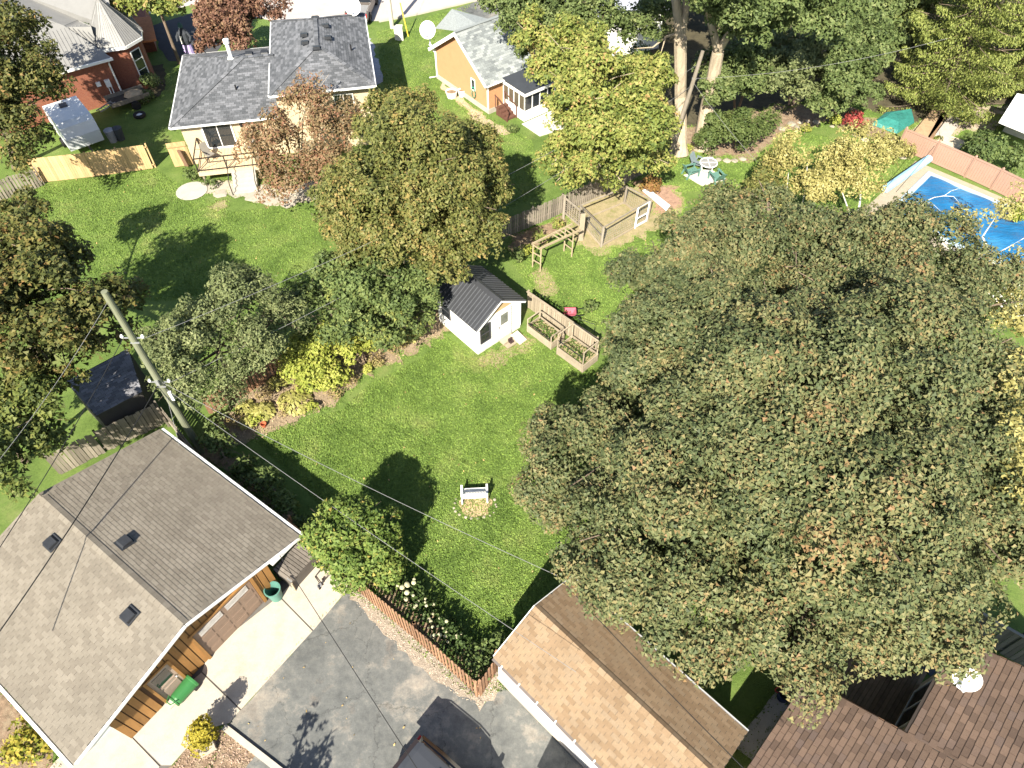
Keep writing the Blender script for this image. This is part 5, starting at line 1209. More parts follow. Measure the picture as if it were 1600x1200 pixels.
# ------------------------------------------------------------------ camper, trailer, clutter, cedar fences by the brick house
cA, cB, cC = Vector((-32.2, 45.2, 0)), Vector((-30.4, 46.7, 0)), Vector((-27.7, 43.4, 0))
cd2 = unit2(*(cC - cB)[:2]); cw = Vector((-cd2.y, cd2.x, 0)); cw = cw if cw.dot(cA - cB) > 0 else -cw
cwid = 2.25; cl_ = 3.9
cm = thing('camper_trailer', 'white camper trailer under the leaning tree by the brick house', 'camper trailer', cB + cd2 * cl_ / 2 + cw * cwid / 2)
prof = [(0.1, .55), (0.0, 1.2), (.15, 2.0), (.55, 2.35), (cl_ - .5, 2.35), (cl_ - .1, 2.1), (cl_ + .1, 1.4), (cl_, .55)]
mb = MB(); n = len(prof)
mb.add([cB - cd2 * .3 + cd2 * x + V(0, 0, z) for x, z in prof] + [cB - cd2 * .3 + cd2 * x + cw * (-cwid) * -1 + V(0, 0, z) for x, z in prof], [tuple(range(n)), tuple(range(2 * n - 1, n - 1, -1))] + [(i, n + i, n + (i + 1) % n, (i + 1) % n) for i in range(n)])
part('body', mb, M('camper_white', (.66, .68, .70), .06, 2, .35), cm)
part('roof_hatch', MB().box(cB + cd2 * 1.1 + cw * 1.1 + V(0, 0, 2.4), .5, .5, .12, .6), M('hatch', (.08, .08, .09)), cm)
part('window', MB().par(cB + cd2 * 1.0 - cw * .012 + V(0, 0, 1.3), cd2 * .9, -cw * .02, V(0, 0, .5)), GLASS, cm)
for k in (0, 1):
    part('wheel', MB().lathe(cB + cd2 * (1.7 + .7 * 0) + cw * (-.04 + k * (cwid + .08)) + V(0, 0, .34), [(.34, -.1), (.34, .1), (.2, .12), (.18, .02)], 18, -cw if k == 0 else cw), BLACK, cm)
part('hitch', MB().bar(cB + cd2 * (cl_ - .3) + cw * 1.1 + V(0, 0, .5), cB + cd2 * (cl_ + 1.0) + cw * 1.1 + V(0, 0, .45), .1), BLACK, cm)
tl = G(205, 165)
tt = thing('utility_trailer', 'flat utility trailer loaded with brown tarpaulin and scrap beside the camper', 'trailer', tl)
tx = unit2(.78, .62); ty = Vector((-tx.y, tx.x, 0))
part('bed', MB().par(tl - tx * 1.4 - ty * .7 + V(0, 0, .55), tx * 2.8, ty * 1.4, V(0, 0, .08)), M('dark_bed', (.05, .045, .04)), tt)
for k in (-1, 1): part('side_board', MB().par(tl - tx * 1.4 + ty * (.72 * k - .02) + V(0, 0, .6), tx * 2.8, ty * .04, V(0, 0, .3)), GREYWOOD, tt); part('wheel', MB().lathe(tl + tx * .2 + ty * .85 * k + V(0, 0, .32), [(.32, -.09), (.32, .09), (.16, .1)], 16, ty * k), BLACK, tt)
rk = rock(tl + tx * .5 + V(0, 0, .63), .75, rd, .5); single('tarpaulin_load', rk, M('tan_tarp', (.40, .31, .20), .3, 4, bump=.5), 'crumpled tan tarpaulin bundle on the utility trailer', 'tarpaulin', tl + tx * .5 + V(0, 0, .63))
l0, l1 = G(157, 175, .7), G(180, 160, .7); t = thing('ladder', 'aluminium ladder lying between the camper and the utility trailer', 'ladder', l0); ldd = (l1 - l0); lp_ = Vector((-ldd.y, ldd.x, 0)).normalized() * .4
part('rail', MB().bar(l0, l1, .06), STEEL, t); part('rail', MB().bar(l0 + lp_, l1 + lp_, .06), STEEL, t)
for k in range(6): part('rung', MB().bar(l0.lerp(l1, (k + .5) / 6), l0.lerp(l1, (k + .5) / 6) + lp_, .04), STEEL, t)
p = G(219, 182); t = thing('spare_tyre', 'loose tyre with pale rim lying beside the utility trailer', 'tyre', p); part('tyre', MB().lathe(p, [(.25, 0), (.42, .02), (.44, .12), (.42, .22), (.25, .22), (.22, .1)], 20, None, False), BLACK, t); part('rim', MB().lathe(p + V(0, 0, .08), [(.24, 0), (.22, .06), (.05, .04)], 16), FASCIA, t)
for k, (u, v, c_, lab) in enumerate(((178, 221, M('grey_bin', (.30, .30, .32)), 'pale grey dustbin behind the cedar fence'), (190, 218, M('dark_bin', (.06, .065, .07)), 'dark dustbin behind the cedar fence'))):
    p = G(u, v); t = thing('dustbin', lab, 'bin', p, 'dustbins behind the cedar fence'); part('bin_body', MB().lathe(p, [(.25, 0), (.32, .8), (.34, .82), (.34, .9), (.1, 1.0)], 14), c_, t)
picket_fence('privacy_fence', 'new cedar privacy fence between the lawn and the brick house yard', 'fence', [G(*p) for p in ((62, 286), (150, 276), (243, 263))], 1.75, .15, .008, CEDAR, rails=(.15, .9), side=1, dog=False, jit=.008, wob=.004, piece='fence_board')
fb = thing('fence_gate', 'new cedar gate panel beside the cream house wall', 'gate', G(285, 256)); f0, f1 = G(274, 262), G(303, 258)
for k in range(8): part('gate_board', MB().par(f0.lerp(f1, k / 8) + V(0, 0, .05), (f1 - f0) * .121, V(-.01, .03, 0), V(0, 0, 1.75)), CEDAR, fb)
part('ledge', MB().bar(f0 + V(0, -.05, 1.55), f1 + V(0, -.05, 1.55), .05, .1), CEDAR, fb)
bpn = G(297, 262); part('hanging_bench', MB().bar(bpn + V(-.1, -.1, .2), bpn + V(-.25, -.05, 1.35), .1, .3), BROWNW, fb)
picket_fence('picket_fence', 'old grey picket fence at the left edge below the cedar fence', 'fence', [G(*p) for p in ((-20, 322), (30, 304), (70, 290))], 1.3, .13, .06, GREYWOOD, rails=(.25, .8), side=1, dog=False)
# dark shed left
sh = thing('shed', 'dark grey shingled shed roof half hidden between the left trees', 'shed', G(165, 620))
z1, z2 = 2.0, 2.7
R0, R1, R2, R3 = G(103, 596, 2.4), G(150, 650, 2.2), G(222, 612, 2.2), G(200, 545, 2.4)
rf = part('roof', MB().slab([R0, R1, R2, R3], V(0, 0, -.1)), ROOFDECK, sh)
U_ = (R2 - R1).normalized(); n_ = (R2 - R1).cross(R0 - R1).normalized(); n_ = n_ if n_.z > 0 else -n_; W_ = n_.cross(U_); W_ = W_ if W_.dot(R0 - R1) > 0 else -W_
SH_DK = [shingle_mat('charcoal_shingle_' + s, [(.14, .14, .155), (.20, .20, .22), (.26, .26, .285)], s == 'i') for s in 'io']
shingles(rf, R1, U_, W_, [(0, 0), ((R2 - R1).length, 0), ((R3 - R1).dot(U_), (R3 - R1).dot(W_)), ((R0 - R1).dot(U_), (R0 - R1).dot(W_))], .33, .16, SH_DK, 120, .02, 70)
part('wall', MB().prism([v2(R1 * .98 + R3 * .02), v2(R2 * .98 + R0 * .02), v2(R3), v2(R0)], 0, 2.05), M('dark_shed', (.06, .055, .05)), sh)

# ------------------------------------------------------------------ pickup and SUVs
def pickup(label, loc, rz):
    t = thing('pickup_truck', label, 'pickup truck', (0, 0, 0))
    PT = M('bronze_paint', (.10, .085, .075), .06, 2, .3, .6)
    part('body', MB().par((-.95, -2.6, .45), (1.9, 0, 0), (0, .06, 0), (0, 0, .6)).par((-.95, -2.54, .5), (.1, 0, 0), (0, 2.0, 0), (0, 0, .62)).par((.85, -2.54, .5), (.1, 0, 0), (0, 2.0, 0), (0, 0, .62)).par((-.85, -2.54, .5), (1.7, 0, 0), (0, 2.0, 0), (0, 0, .12))
         .add([(-.95, -.54, .45), (.95, -.54, .45), (.95, 2.7, .45), (-.95, 2.7, .45), (-.95, -.54, 1.1), (.95, -.54, 1.1), (.9, 2.6, 1.0), (-.9, 2.6, 1.0)], [(3, 2, 1, 0), (4, 5, 6, 7), (0, 1, 5, 4), (1, 2, 6, 5), (2, 3, 7, 6), (3, 0, 4, 7)]), PT, t)
    part('bed_liner', MB().par((-.84, -2.5, .63), (1.68, 0, 0), (0, 1.9, 0), (0, 0, .3)), M('bed_grey', (.22, .22, .22), .1), t, 'grey bed cover')
    part('cab', MB().add([(-.92, -.5, 1.1), (.92, -.5, 1.1), (.92, 1.35, 1.1), (-.92, 1.35, 1.1), (-.72, -.35, 1.8), (.72, -.35, 1.8), (.72, .65, 1.82), (-.72, .65, 1.82)], [(4, 5, 6, 7), (0, 1, 5, 4), (1, 2, 6, 5), (2, 3, 7, 6), (3, 0, 4, 7)]), M('cab_glass', (.02, .024, .03), .1, 2, .1), t)
    part('cab_roof', MB().par((-.74, -.4, 1.81), (1.48, 0, 0), (0, 1.1, 0), (0, 0, .05)), M('blue_black_paint', (.05, .075, .10), .05, 2, .25, .6), t)
    for x in (-.9, .75): part('taillight', MB().par((x, -2.62, .75), (.15, 0, 0), (0, .05, 0), (0, 0, .3)), M('red_lens', (.5, .02, .015), .05, 2, .3), t)
    part('tailgate', MB().par((-.75, -2.615, .55), (1.5, 0, 0), (0, .02, 0), (0, 0, .5)), PT, t); part('bumper', MB().par((-.9, -2.72, .42), (1.8, 0, 0), (0, .1, 0), (0, 0, .18)), STEEL, t)
    for x in (-.9, .9):
        for y in (-1.6, 1.7): part('wheel', MB().lathe((x, y, .38), [(.38, -.12), (.38, .12), (.22, .125), (.2, .05)], 18, (1 if x > 0 else -1, 0, 0)), BLACK, t)
        part('mirror', MB().box((x * 1.14, .9, 1.2), .18, .1, .14), BLACK, t)
    return place(t, loc, rz)
pk_ = G(566, 38)
pickup('dark pickup truck parked past the slate roofed house', (pk_.x - .2, pk_.y + 2.2, 0), -.05)

def suv(label, loc, rz):
    t = thing('suv', label, 'car', (0, 0, 0), 'cars parked on the asphalt driveway')
    PT = M('brown_black_paint', (.022, .016, .014), .05, 2, .25, .7)
    def loft(secs):
        mb = MB(); m = len(secs[0]); vs = [p for s in secs for p in s]; n = len(secs)
        return mb.add(vs, [(i * m + k, i * m + (k + 1) % m, (i + 1) * m + (k + 1) % m, (i + 1) * m + k) for i in range(n - 1) for k in range(m)] + [tuple(range(m - 1, -1, -1)), tuple(range((n - 1) * m, n * m))])
    def sec(x, w, z0, z1, r=.12):
        return [V(x, -w, z0), V(x, w, z0), V(x, w, z1 - r), V(x, w - r, z1), V(x, -w + r, z1), V(x, -w, z1 - r)]
    part('body', loft([sec(-2.28, .8, .45, .85), sec(-2.2, .9, .3, 1.02), sec(-1.2, .94, .25, 1.05), sec(.8, .94, .25, 1.03), sec(2.0, .9, .3, .92), sec(2.35, .75, .4, .75)]), PT, t, smooth=False)
    part('greenhouse', loft([sec(-2.2, .84, 1.0, 1.04, .02), sec(-1.95, .70, 1.0, 1.62, .12), sec(-.3, .70, 1.0, 1.7, .12), sec(.45, .68, 1.0, 1.62, .12), sec(1.25, .84, 1.0, 1.02, .02)]), M('car_glass', (.02, .022, .026), .05, 2, .08, .6), t)
    part('roof_panel', loft([[V(x, -w, z), V(x, -w * .5, z + .035), V(x, w * .5, z + .035), V(x, w, z), V(x, w, z - .04), V(x, -w, z - .04)] for x, w, z in ((-2.02, .56, 1.63), (-1.85, .64, 1.67), (-.3, .64, 1.73), (.4, .6, 1.66), (.5, .5, 1.6))]), M('grey_car_roof', (.045, .047, .052), .05, 2, .16, .8), t)
    for y in (-.62, .62):
        part('roof_rail', MB().tube([V(-1.8, y, 1.68), V(-1.6, y, 1.75), V(-.2, y, 1.79), V(.3, y, 1.72)], .022, 6), BLACK, t)
        part('mirror', MB().box((.75, y * 1.68, 1.05), .12, .2, .15), PT, t)
        part('headlight', MB().box((2.2, y, .72), .2, .3, .14), FASCIA, t)
        part('taillight', MB().box((-2.24, y * 1.2, .88), .08, .16, .2), M('red_lens', (.5, .02, .015)), t)
        for x in (-1.4, 1.4): part('wheel', MB().lathe((x, y * 1.4, .35), [(.35, -.11), (.35, .11), (.22, .115), (.2, .04)], 18, (0, 1 if y > 0 else -1, 0)), BLACK, t)
    part('sunroof', MB().par((-.9, -.42, 1.757), (.8, 0, 0), (0, .84, 0), (0, 0, .006)), M('car_glass', (.02, .022, .026)), t)
    part('rear_spoiler', MB().par((-2.16, -.58, 1.60), (.2, 0, 0), (0, 1.16, 0), (0, 0, .035)), PT, t)
    return place(t, loc, rz)
sdir = unit2(.78, -.62); rz = math.atan2(sdir.y, sdir.x)
sp = Vector((-3.55, 5.3, 0)) + sdir * 2.05
s1 = suv('dark suv with grey roof parked at the bottom of the driveway', (sp.x, sp.y, 0), rz)
s2 = copy_tree(s1); place(s2, (2.55, 2.9, 0), rz + .15, 'second dark suv parked against the white garage wall below the frame')

# ------------------------------------------------------------------ pool yard
pA, pX, pY = G(1454, 276), None, None
pX = unit2(*(G(1600, 338) - pA)[:2]); pY = Vector((pX.y, -pX.x, 0)); pY = pY if pY.y < 0 else -pY
pool = thing('swimming_pool', 'rectangular swimming pool under a blue solar cover', 'swimming pool', pA + pX * 5 + pY * 2.5)
PLX, PLY = 10.5, 5.6
def pq(x, y, z=0.0): return pA + pX * x + pY * y + V(0, 0, z)
DECKC = M('pool_deck', (.33, .28, .21), .12, 2, .9, fine=.1)
struct('pool_deck', MB().par(pq(-1.5, -1.0, -.02), pX * 14, pY * 8.2, V(0, 0, .05)), DECKC)
part('coping', MB().par(pq(-.35, -.35, .0), pX * (PLX + .7), pY * .35, V(0, 0, .10)).par(pq(-.35, PLY, .0), pX * (PLX + .7), pY * .35, V(0, 0, .10)).par(pq(-.35, 0, .0), pX * .35, pY * PLY, V(0, 0, .10)).par(pq(PLX, 0, .0), pX * .35, pY * PLY, V(0, 0, .10)), M('pale_blue_coping', (.34, .43, .50), .12, 3, .6), pool)
BLUE, nt, b = newmat('solar_cover', .3, .5)
co = nt.nodes.new('ShaderNodeNewGeometry').outputs['Position']; n1 = noise(nt, .5, 4, .6, co); r1 = ramp(nt, [(.010, .105, .25), (.014, .13, .30), (.035, .19, .37)], [.35, .5, .68]); nt.links.new(n1.outputs[0], r1.inputs[0]); nt.links.new(r1.outputs[0], b.inputs['Base Color'])
n2 = noise(nt, 1.6, 4, .6, co, (1, 3, 1)); bp = nt.nodes.new('ShaderNodeBump'); bp.inputs['Strength'].default_value = .7; bp.inputs['Distance'].default_value = .12; nt.links.new(n2.outputs[0], bp.inputs['Height']); nt.links.new(bp.outputs[0], b.inputs['Normal'])
cv = MB(); NX, NY = 42, 24; rr_ = random.Random(5)
fx = lambda i, j: .045 + .04 * math.sin(i * .55 + j * .3) * math.sin(j * .8 + 1) + rr_.uniform(0, .015)
cv.add([pq(PLX * i / NX, PLY * j / NY, .085 + fx(i, j) - (.06 if i in (0, NX) or j in (0, NY) else 0)) for j in range(NY + 1) for i in range(NX + 1)], [(j * (NX + 1) + i, j * (NX + 1) + i + 1, (j + 1) * (NX + 1) + i + 1, (j + 1) * (NX + 1) + i) for j in range(NY) for i in range(NX)])
part('pool_cover', cv, BLUE, pool, smooth=True)
part('pool_wall', MB().par(pq(0, 0, -.0), pX * PLX, pY * PLY, V(0, 0, .02)), M('pool_liner', (.10, .35, .55), .1), pool)
rl0, rl1 = G(1447, 256), G(1380, 303)
t = thing('cover_reel', 'rolled pale blue cover reel along the pool end', 'pool reel', rl0); part('roll', MB().tube([rl0 + V(0, 0, .4), rl1 + V(0, 0, .4)], .26, 12), M('pale_blue_roll', (.28, .50, .68), .2, 5, .5), t)
for q in (rl0, rl1): part('stand', MB().bar(q, q + V(0, 0, .6), .08), STEEL, t)
# vinyl fence
VIN = M('pink_beige_vinyl', (.33, .205, .155), .06, 2, .6)
vf = thing('vinyl_fence', 'pinkish beige vinyl panel fence behind the pool', 'fence', G(1507, 275))
vp = [G(1402, 232), G(1452, 253), G(1507, 277), G(1548, 296), G(1596, 320), G(1650, 346)]
for k, q in enumerate(vp): part('post', MB().box(q + V(0, 0, .78), .12, .12, 1.56, .5).lathe(q + V(0, 0, 1.57), [(.1, 0), (.02, .1)], 4), VIN, vf)
for a, b2 in zip(vp[:-1], vp[1:]):
    d = (b2 - a); n = max(3, int(d.length / .16)); nn = Vector((-d.y, d.x, 0)).normalized()
    for k in range(n): part('fence_board', MB().par(a + d * (k / n) + V(0, 0, .1), d * (.94 / n), nn * .025, V(0, 0, 1.32)), VIN, vf)
    for z in (1.46, .1): part('rail', MB().bar(a + V(0, 0, z), b2 + V(0, 0, z), .07, .1), VIN, vf)
# tarp, lumber, white shed beyond the vinyl fence
tp = [G(1366, 190, .25), G(1403, 203, .25), G(1428, 186, .3), G(1424, 170, .3), G(1385, 175, .3)]
tm = MB(); c = sum(tp, V(0, 0, 0)) / 5 + V(0, 0, .22); rr_ = random.Random(2)
ring2 = [p.lerp(c, .45) + V(0, 0, rr_.uniform(-.1, .15)) for p in tp]; ring1 = [v2(p, .02) + (v2(p) - v2(c)).normalized() * .15 for p in tp]
tm.add(ring1 + tp + ring2 + [c], [(i, (i + 1) % 5, 5 + (i + 1) % 5, 5 + i) for i in range(5)] + [(5 + i, 5 + (i + 1) % 5, 10 + (i + 1) % 5, 10 + i) for i in range(5)] + [(10 + i, 10 + (i + 1) % 5, 15) for i in range(5)])
single('tarpaulin', tm, M('teal_tarp', (.035, .18, .155), .25, 3, .45, bump=1.0, bscale=3), 'crumpled teal tarpaulin under the spruce beside the red bush', 'tarpaulin', v2(c))
for k, (u0, v0, u1, v1, w, col, lab) in enumerate(((1420, 215, 1455, 172, 1.1, M('brown_ply', (.36, .25, .15), .2, 3), 'brown plywood sheets stacked by the vinyl fence'),
        (1446, 220, 1468, 180, .35, M('dark_plank', (.24, .15, .09), .2, 3), 'dark plank leaning between the plywood and the pallets'), (1458, 214, 1482, 182, .9, M('grey_ply', (.42, .37, .33), .15, 3), 'greyish plywood sheet lying beside the planks'))):
    a, b2 = G(u0, v0), G(u1, v1); d = b2 - a; n = Vector((d.y, -d.x, 0)).normalized() * w
    t = thing('lumber_stack', lab, 'lumber', a)
    for j in range(3): part('sheet', MB().par(a + V(0, 0, .03 + j * .09) + n * (.04 * j), d, n, V(0, 0, .07)), col, t)
wp_ = [G(1455, 222), G(1497, 235), G(1510, 222), G(1470, 207)]
struct('patio', MB().prism(wp_, 0, .05), M('tan_patio', (.52, .44, .33), .1, 2))
ws = thing('shed', 'flat white roofed shed at the right edge beside the spruce', 'shed', G(1600, 190))
part('roof', MB().slab([G(1560, 192, 2.2), G(1640, 225, 2.2), G(1660, 160, 2.5), G(1588, 148, 2.5)], V(0, 0, .1)), WHITE, ws); part('wall', MB().prism([G(1566, 205), G(1634, 232), G(1640, 190), G(1588, 170)], 0, 2.1), M('shed_cream', (.5, .47, .4)), ws)
p = G(1500, 186); t = thing('air_compressor', 'dark machine with a blue panel on the worn ground under the spruce', 'machine', p)
part('case', MB().box(p + V(0, 0, .3), 1.0, .7, .5, .6), BLACK, t); part('panel', MB().box(p + V(-.1, -.1, .57), .5, .35, .04, .6), M('blue_panel', (.06, .25, .4)), t); part('wheel', MB().lathe(p + V(.4, -.4, .15), [(.15, -.04), (.15, .04)], 10, (.5, .8, 0)), BLACK, t)
# adirondack chairs
def adirondack(label, p, face, mat):
    t = thing('adirondack_chair', label, 'chair', (0, 0, 0), 'adirondack chairs round the white table')
    for k in range(5):
        x = -.24 + k * .12; hh = .95 - .05 * abs(k - 2)
        part('back_slat', MB().par((x - .052, .3, .28), (.104, 0, 0), (0, .025, 0), (0, .32, hh - .28)), mat, t)
    for k in range(5): part('seat_slat', MB().par((-.28, -.38 + k * .14, .40 - k * .03), (.56, 0, 0), (0, .125, -.02), (0, 0, .025)), mat, t)
    for x in (-.34, .34):
        part('armrest', MB().par((x - .07, -.45, .58), (.14, 0, 0), (0, .8, 0), (0, 0, .03)), mat, t)
        part('leg', MB().bar((x, -.38, 0), (x, -.38, .58), .08), mat, t); part('leg', MB().bar((x, .5, 0), (x, .25, .58), .08), mat, t)
    d = Vector(face) - Vector(p); return place(t, p, math.atan2(d.y, d.x) + math.pi / 2, label)
CHG = M('sage_plastic', (.10, .20, .17), .08, 3, .5); CHB = M('slate_plastic', (.16, .20, .22), .08, 3, .5)
tbl = G(1104, 268)
SLB = [G(*p) for p in ((1068, 274), (1097, 291), (1136, 281), (1108, 264))]
struct('patio_slab', MB().prism(SLB, 0, .05), M('bright_patio', (.50, .475, .44)))
adirondack('slate blue adirondack chair at the back of the white table', G(1090, 262), tbl, CHB)
adirondack('sage green adirondack chair left of the white table', G(1079, 274), tbl, CHG)
adirondack('sage green adirondack chair on the right edge of the pale slab', G(1118, 283), tbl, CHG)
t = thing('patio_table', 'white metal patio table with round top among the chairs', 'table', tbl)
part('table_top', MB().lathe(tbl + V(0, 0, .66), [(.55, 0), (.55, .03), (.0, .035)], 20), M('grey_glass_top', (.25, .25, .25), .15, 4, .2), t)
part('rim', MB().tube([tbl + V(.57 * math.cos(k * .3927), .57 * math.sin(k * .3927), .68) for k in range(17)], .035, 6), WHITE, t)
for k in range(4): part('leg', MB().tube([tbl + V(.5 * math.cos(k * 1.57 + .4), .5 * math.sin(k * 1.57 + .4), .66), tbl + V(.45 * math.cos(k * 1.57 + .4), .45 * math.sin(k * 1.57 + .4), 0.05)], .025, 6), WHITE, t); part('spoke', MB().bar(tbl + V(0, 0, .705), tbl + V(.55 * math.cos(k * 1.57), .55 * math.sin(k * 1.57), .705), .05, .015), WHITE, t)
part('stretcher', MB().tube([tbl + V(.35 * math.cos(k * .7854), .35 * math.sin(k * .7854), .2) for k in range(9)], .02, 5), WHITE, t)
# figure by the drive, utility boxes
p = G(297, 84)
t = thing('garden_figure', 'tall robed lawn figure in black and lilac beside the purple tree', 'figure', p)
part('robe', MB().lathe(p, [(.42, 0), (.40, .4), (.32, .9)], 12), M('lilac_cloth', (.45, .36, .62), .15, 5), t)
part('cloak', MB().lathe(p, [(.36, .85), (.44, 1.2), (.40, 1.7), (.2, 2.0), (.16, 2.1)], 12), M('dark_cloth', (.04, .045, .055), .2), t)
part('head', MB().lathe(p + V(0, 0, 2.05), [(.08, 0), (.17, .1), (.19, .24), (.12, .4), (.02, .46)], 12), M('dark_teal', (.06, .13, .13)), t)
part('sash', MB().par(p + V(-.2, -.43, 1.0), (.14, 0, 0), (0, .03, 0), (.05, .03, .6)), WHITE, t)
for k in (-1, 1): part('arm', MB().tube([p + V(.3 * k, 0, 1.75), p + V(.55 * k, -.1, 1.4), p + V(.5 * k, -.35, 1.15)], [.12, .1, .07], 8), M('dark_cloth', (.04, .045, .055)), t)
for k, (u, v, w, h, lab) in enumerate(((626, 62, .5, 1.1, 'wider pale utility box on the grass near the street'), (620, 61, .25, .95, 'slim pale utility box beside the wider one'))):
    p = G(u, v); t = thing('utility_box', lab, 'utility box', p, 'utility boxes by the street'); part('cabinet', MB().box(p + V(0, 0, h / 2), w, .35, h), M('box_cream', (.66, .63, .56)), t); part('cap', MB().box(p + V(0, 0, h + .02), w + .05, .4, .05), M('box_cream', (.66, .63, .56)), t)

# ------------------------------------------------------------------ utility poles and wires
POLEW = M('green_grey_pole', (.165, .175, .115), .25, 3, .9, stretch=(1, 1, .2))
pb = Vector((-14.63, 18.6, 0)); PH = 10.3
pole = thing('utility_pole', 'tall greenish wooden utility pole behind the taupe garage', 'utility pole', pb)
part('shaft', MB().tube([pb, pb + V(0, 0, PH * .5), pb + V(0, 0, PH)], [.17, .145, .12], 14), POLEW, pole)
for z, w in ((7.7, .35), (5.0, .3)):
    part('bracket', MB().bar(pb + V(-.1, -.12, z), pb + V(.25, -.12, z), .05).bar(pb + V(-.45, .05, z + .1), pb + V(.4, .05, z + .1), .04), STEEL, pole)
    for s in (-.42, .38): part('insulator', MB().lathe(pb + V(s, .05, z + .12), [(.05, 0), (.07, .06), (.04, .14)], 8), WHITE, pole)
part('id_tag', MB().box(pb + V(.2, -.05, 4.3), .12, .1, .55), FASCIA, pole)
part('bolt_plate', MB().box(pb + V(.02, -.17, 5.3), .14, .06, .3), STEEL, pole)
p2 = Vector((10.55, 41.95, 0)); ht2 = 7.7
pole2 = thing('utility_pole', 'thinner grey utility pole in front of the big pale tree trunk', 'utility pole', p2)
tp2 = G(1098, 80, ht2)
part('shaft', MB().tube([p2, p2.lerp(tp2, .5), tp2], [.17, .14, .11], 10), GREYWOOD, pole2)
part('wire_clamp', MB().box(p2.lerp(tp2, .78), .25, .12, .12), STEEL, pole2)
p3 = G(613, 44); pole3 = thing('utility_pole', 'pale utility pole on the grass beside the street', 'utility pole', p3)
part('shaft', MB().tube([p3, p3 + V(0, 0, 10)], [.19, .15], 12), M('pale_pole', (.52, .48, .38), .15, 3), pole3)
g3 = G(638, 57); t = thing('guy_wire_guard', 'yellow guy wire guard rising from the grass by the street', 'guy guard', g3)
part('guard', MB().tube([g3, g3.lerp(p3 + V(0, 0, 9), .28)], .05, 8), M('yellow_plastic', (.70, .52, .06)), t); part('guy_wire', MB().tube([g3.lerp(p3 + V(0, 0, 9), .28), p3 + V(0, 0, 9)], .012, 5), STEEL, t)
WIREB = M('wire_black', (.02, .02, .02), .1, 2, .6); WIREG = M('wire_grey', (.20, .20, .20), .1, 2, .5)
def wire(a, b, sag, r, mat, label, n=24):
    a, b = Vector(a), Vector(b)
    pts = [a.lerp(b, k / n) - V(0, 0, sag * 4 * (k / n) * (1 - k / n)) for k in range(n + 1)]
    return single('overhead_wire', MB().tube(pts, r, 5), mat, label, 'wire', a)
T = lambda z, dx=0, dy=0: pb + V(dx, dy, z)
fr = lambda u, v, z: G(u, v, z)
wire(T(9.9), fr(-60, 790, 8.6), .25, .009, WIREG, 'pale wire running from the top of the tall pole to the left edge')
wire(T(7.8, -.4), fr(-40, 915, 7.2), .2, .015, WIREB, 'upper black wire from the pole insulator across the garage ridge')
wire(T(5.1, -.05, -.1), fr(-60, 1070, 5.6), .25, .022, WIREB, 'thick black cable from the pole across the taupe roof')
wire(T(7.8, .38), p2.lerp(tp2, .9), 1.0, .009, WIREG, 'upper pale wire between the two wooden poles')
wire(T(5.1, .38), p2.lerp(tp2, .72), .9, .009, WIREG, 'lower pale wire between the two wooden poles')
wire(T(5.2, .05), bq(-.2, BW / 2, BR + .3) + V(.9, .5, .9), .35, .009, WIREG, 'pale wire from the pole over the lawn to the tan garage')
wire(bq(-.2, BW / 2, BR + .3) + V(.9, .5, .9), hr(3, 1.5) + V(-1.2, -1.8, 2.6), .2, .015, WIREB, 'dark wire passing over the tan garage roof to the brown house')
wire(T(4.7, .1), fr(900, 1050, 4.2), .3, .009, WIREG, 'thin lower pale wire from the pole across the flower bed')
wire(g(GL - 1.5, .05, ZE + .1), T(4.5), .05, .009, WIREG, 'short service wire from the pole to the taupe garage eave')
wire(g(.0, 1.0, 2.9), fr(690, 1260, 3.4), .2, .014, WIREB, 'dark wire from the taupe garage gable over the driveway')
wire(p2.lerp(tp2, .75), fr(1230, 300, 2.6), .3, .009, WIREG, 'pale guy wire running down from the thin pole beside the bush')
wire(p2.lerp(tp2, .78), fr(1480, 60, 8), .5, .009, WIREG, 'pale wire from the thin pole towards the spruce')
wire(p2.lerp(tp2, .72), fr(940, 230, 5), .2, .014, WIREB, 'dark wire from the thin pole towards the sunroom')
wire(fr(1400, 300, 3.2), fr(1460, 228, 3.2), .1, .015, WIREB, 'black cable above the pool reel')
# ------------------------------------------------------------------ trees and shrubs
MAPLE = leaf_mat('maple_leaf', [(.032, .044, .022), (.056, .073, .036), (.084, .098, .05), (.118, .118, .062), (.165, .14, .075), (.155, .098, .055)], [0, .28, .5, .70, .92, 1], .2, .42, .5)
MAPLE2 = leaf_mat('maple_leaf_b', [(.04, .048, .017), (.07, .082, .026), (.105, .112, .038), (.145, .13, .05), (.20, .145, .06)], [0, .3, .55, .8, 1], .22, .45, .4)
GREEN = leaf_mat('shrub_green', [(.032, .052, .02), (.06, .088, .034), (.09, .122, .046), (.125, .15, .058)], None, .25)
LIME = leaf_mat('lime_leaf', [(.10, .13, .026), (.165, .195, .04), (.225, .245, .058), (.27, .265, .08)], None, .3)
YGRN = leaf_mat('yellow_green', [(.065, .095, .03), (.12, .15, .043), (.18, .195, .06), (.23, .215, .085), (.25, .16, .08)], [0, .3, .6, .88, 1], .3)
YELL = leaf_mat('yellow_leaf', [(.11, .11, .045), (.21, .195, .08), (.30, .27, .125), (.36, .33, .18)], None, .35)
OLIVE = leaf_mat('olive_leaf', [(.045, .06, .028), (.08, .10, .048), (.12, .14, .07), (.16, .175, .095)], None, .2)
OAK = leaf_mat('oak_leaf', [(.025, .034, .012), (.05, .06, .02), (.085, .088, .03), (.13, .112, .04), (.16, .10, .045)], [0, .35, .6, .85, 1], .22)
RUST = leaf_mat('rust_leaf', [(.085, .065, .04), (.135, .105, .065), (.17, .115, .075), (.18, .085, .065), (.15, .14, .07)], None, .3)
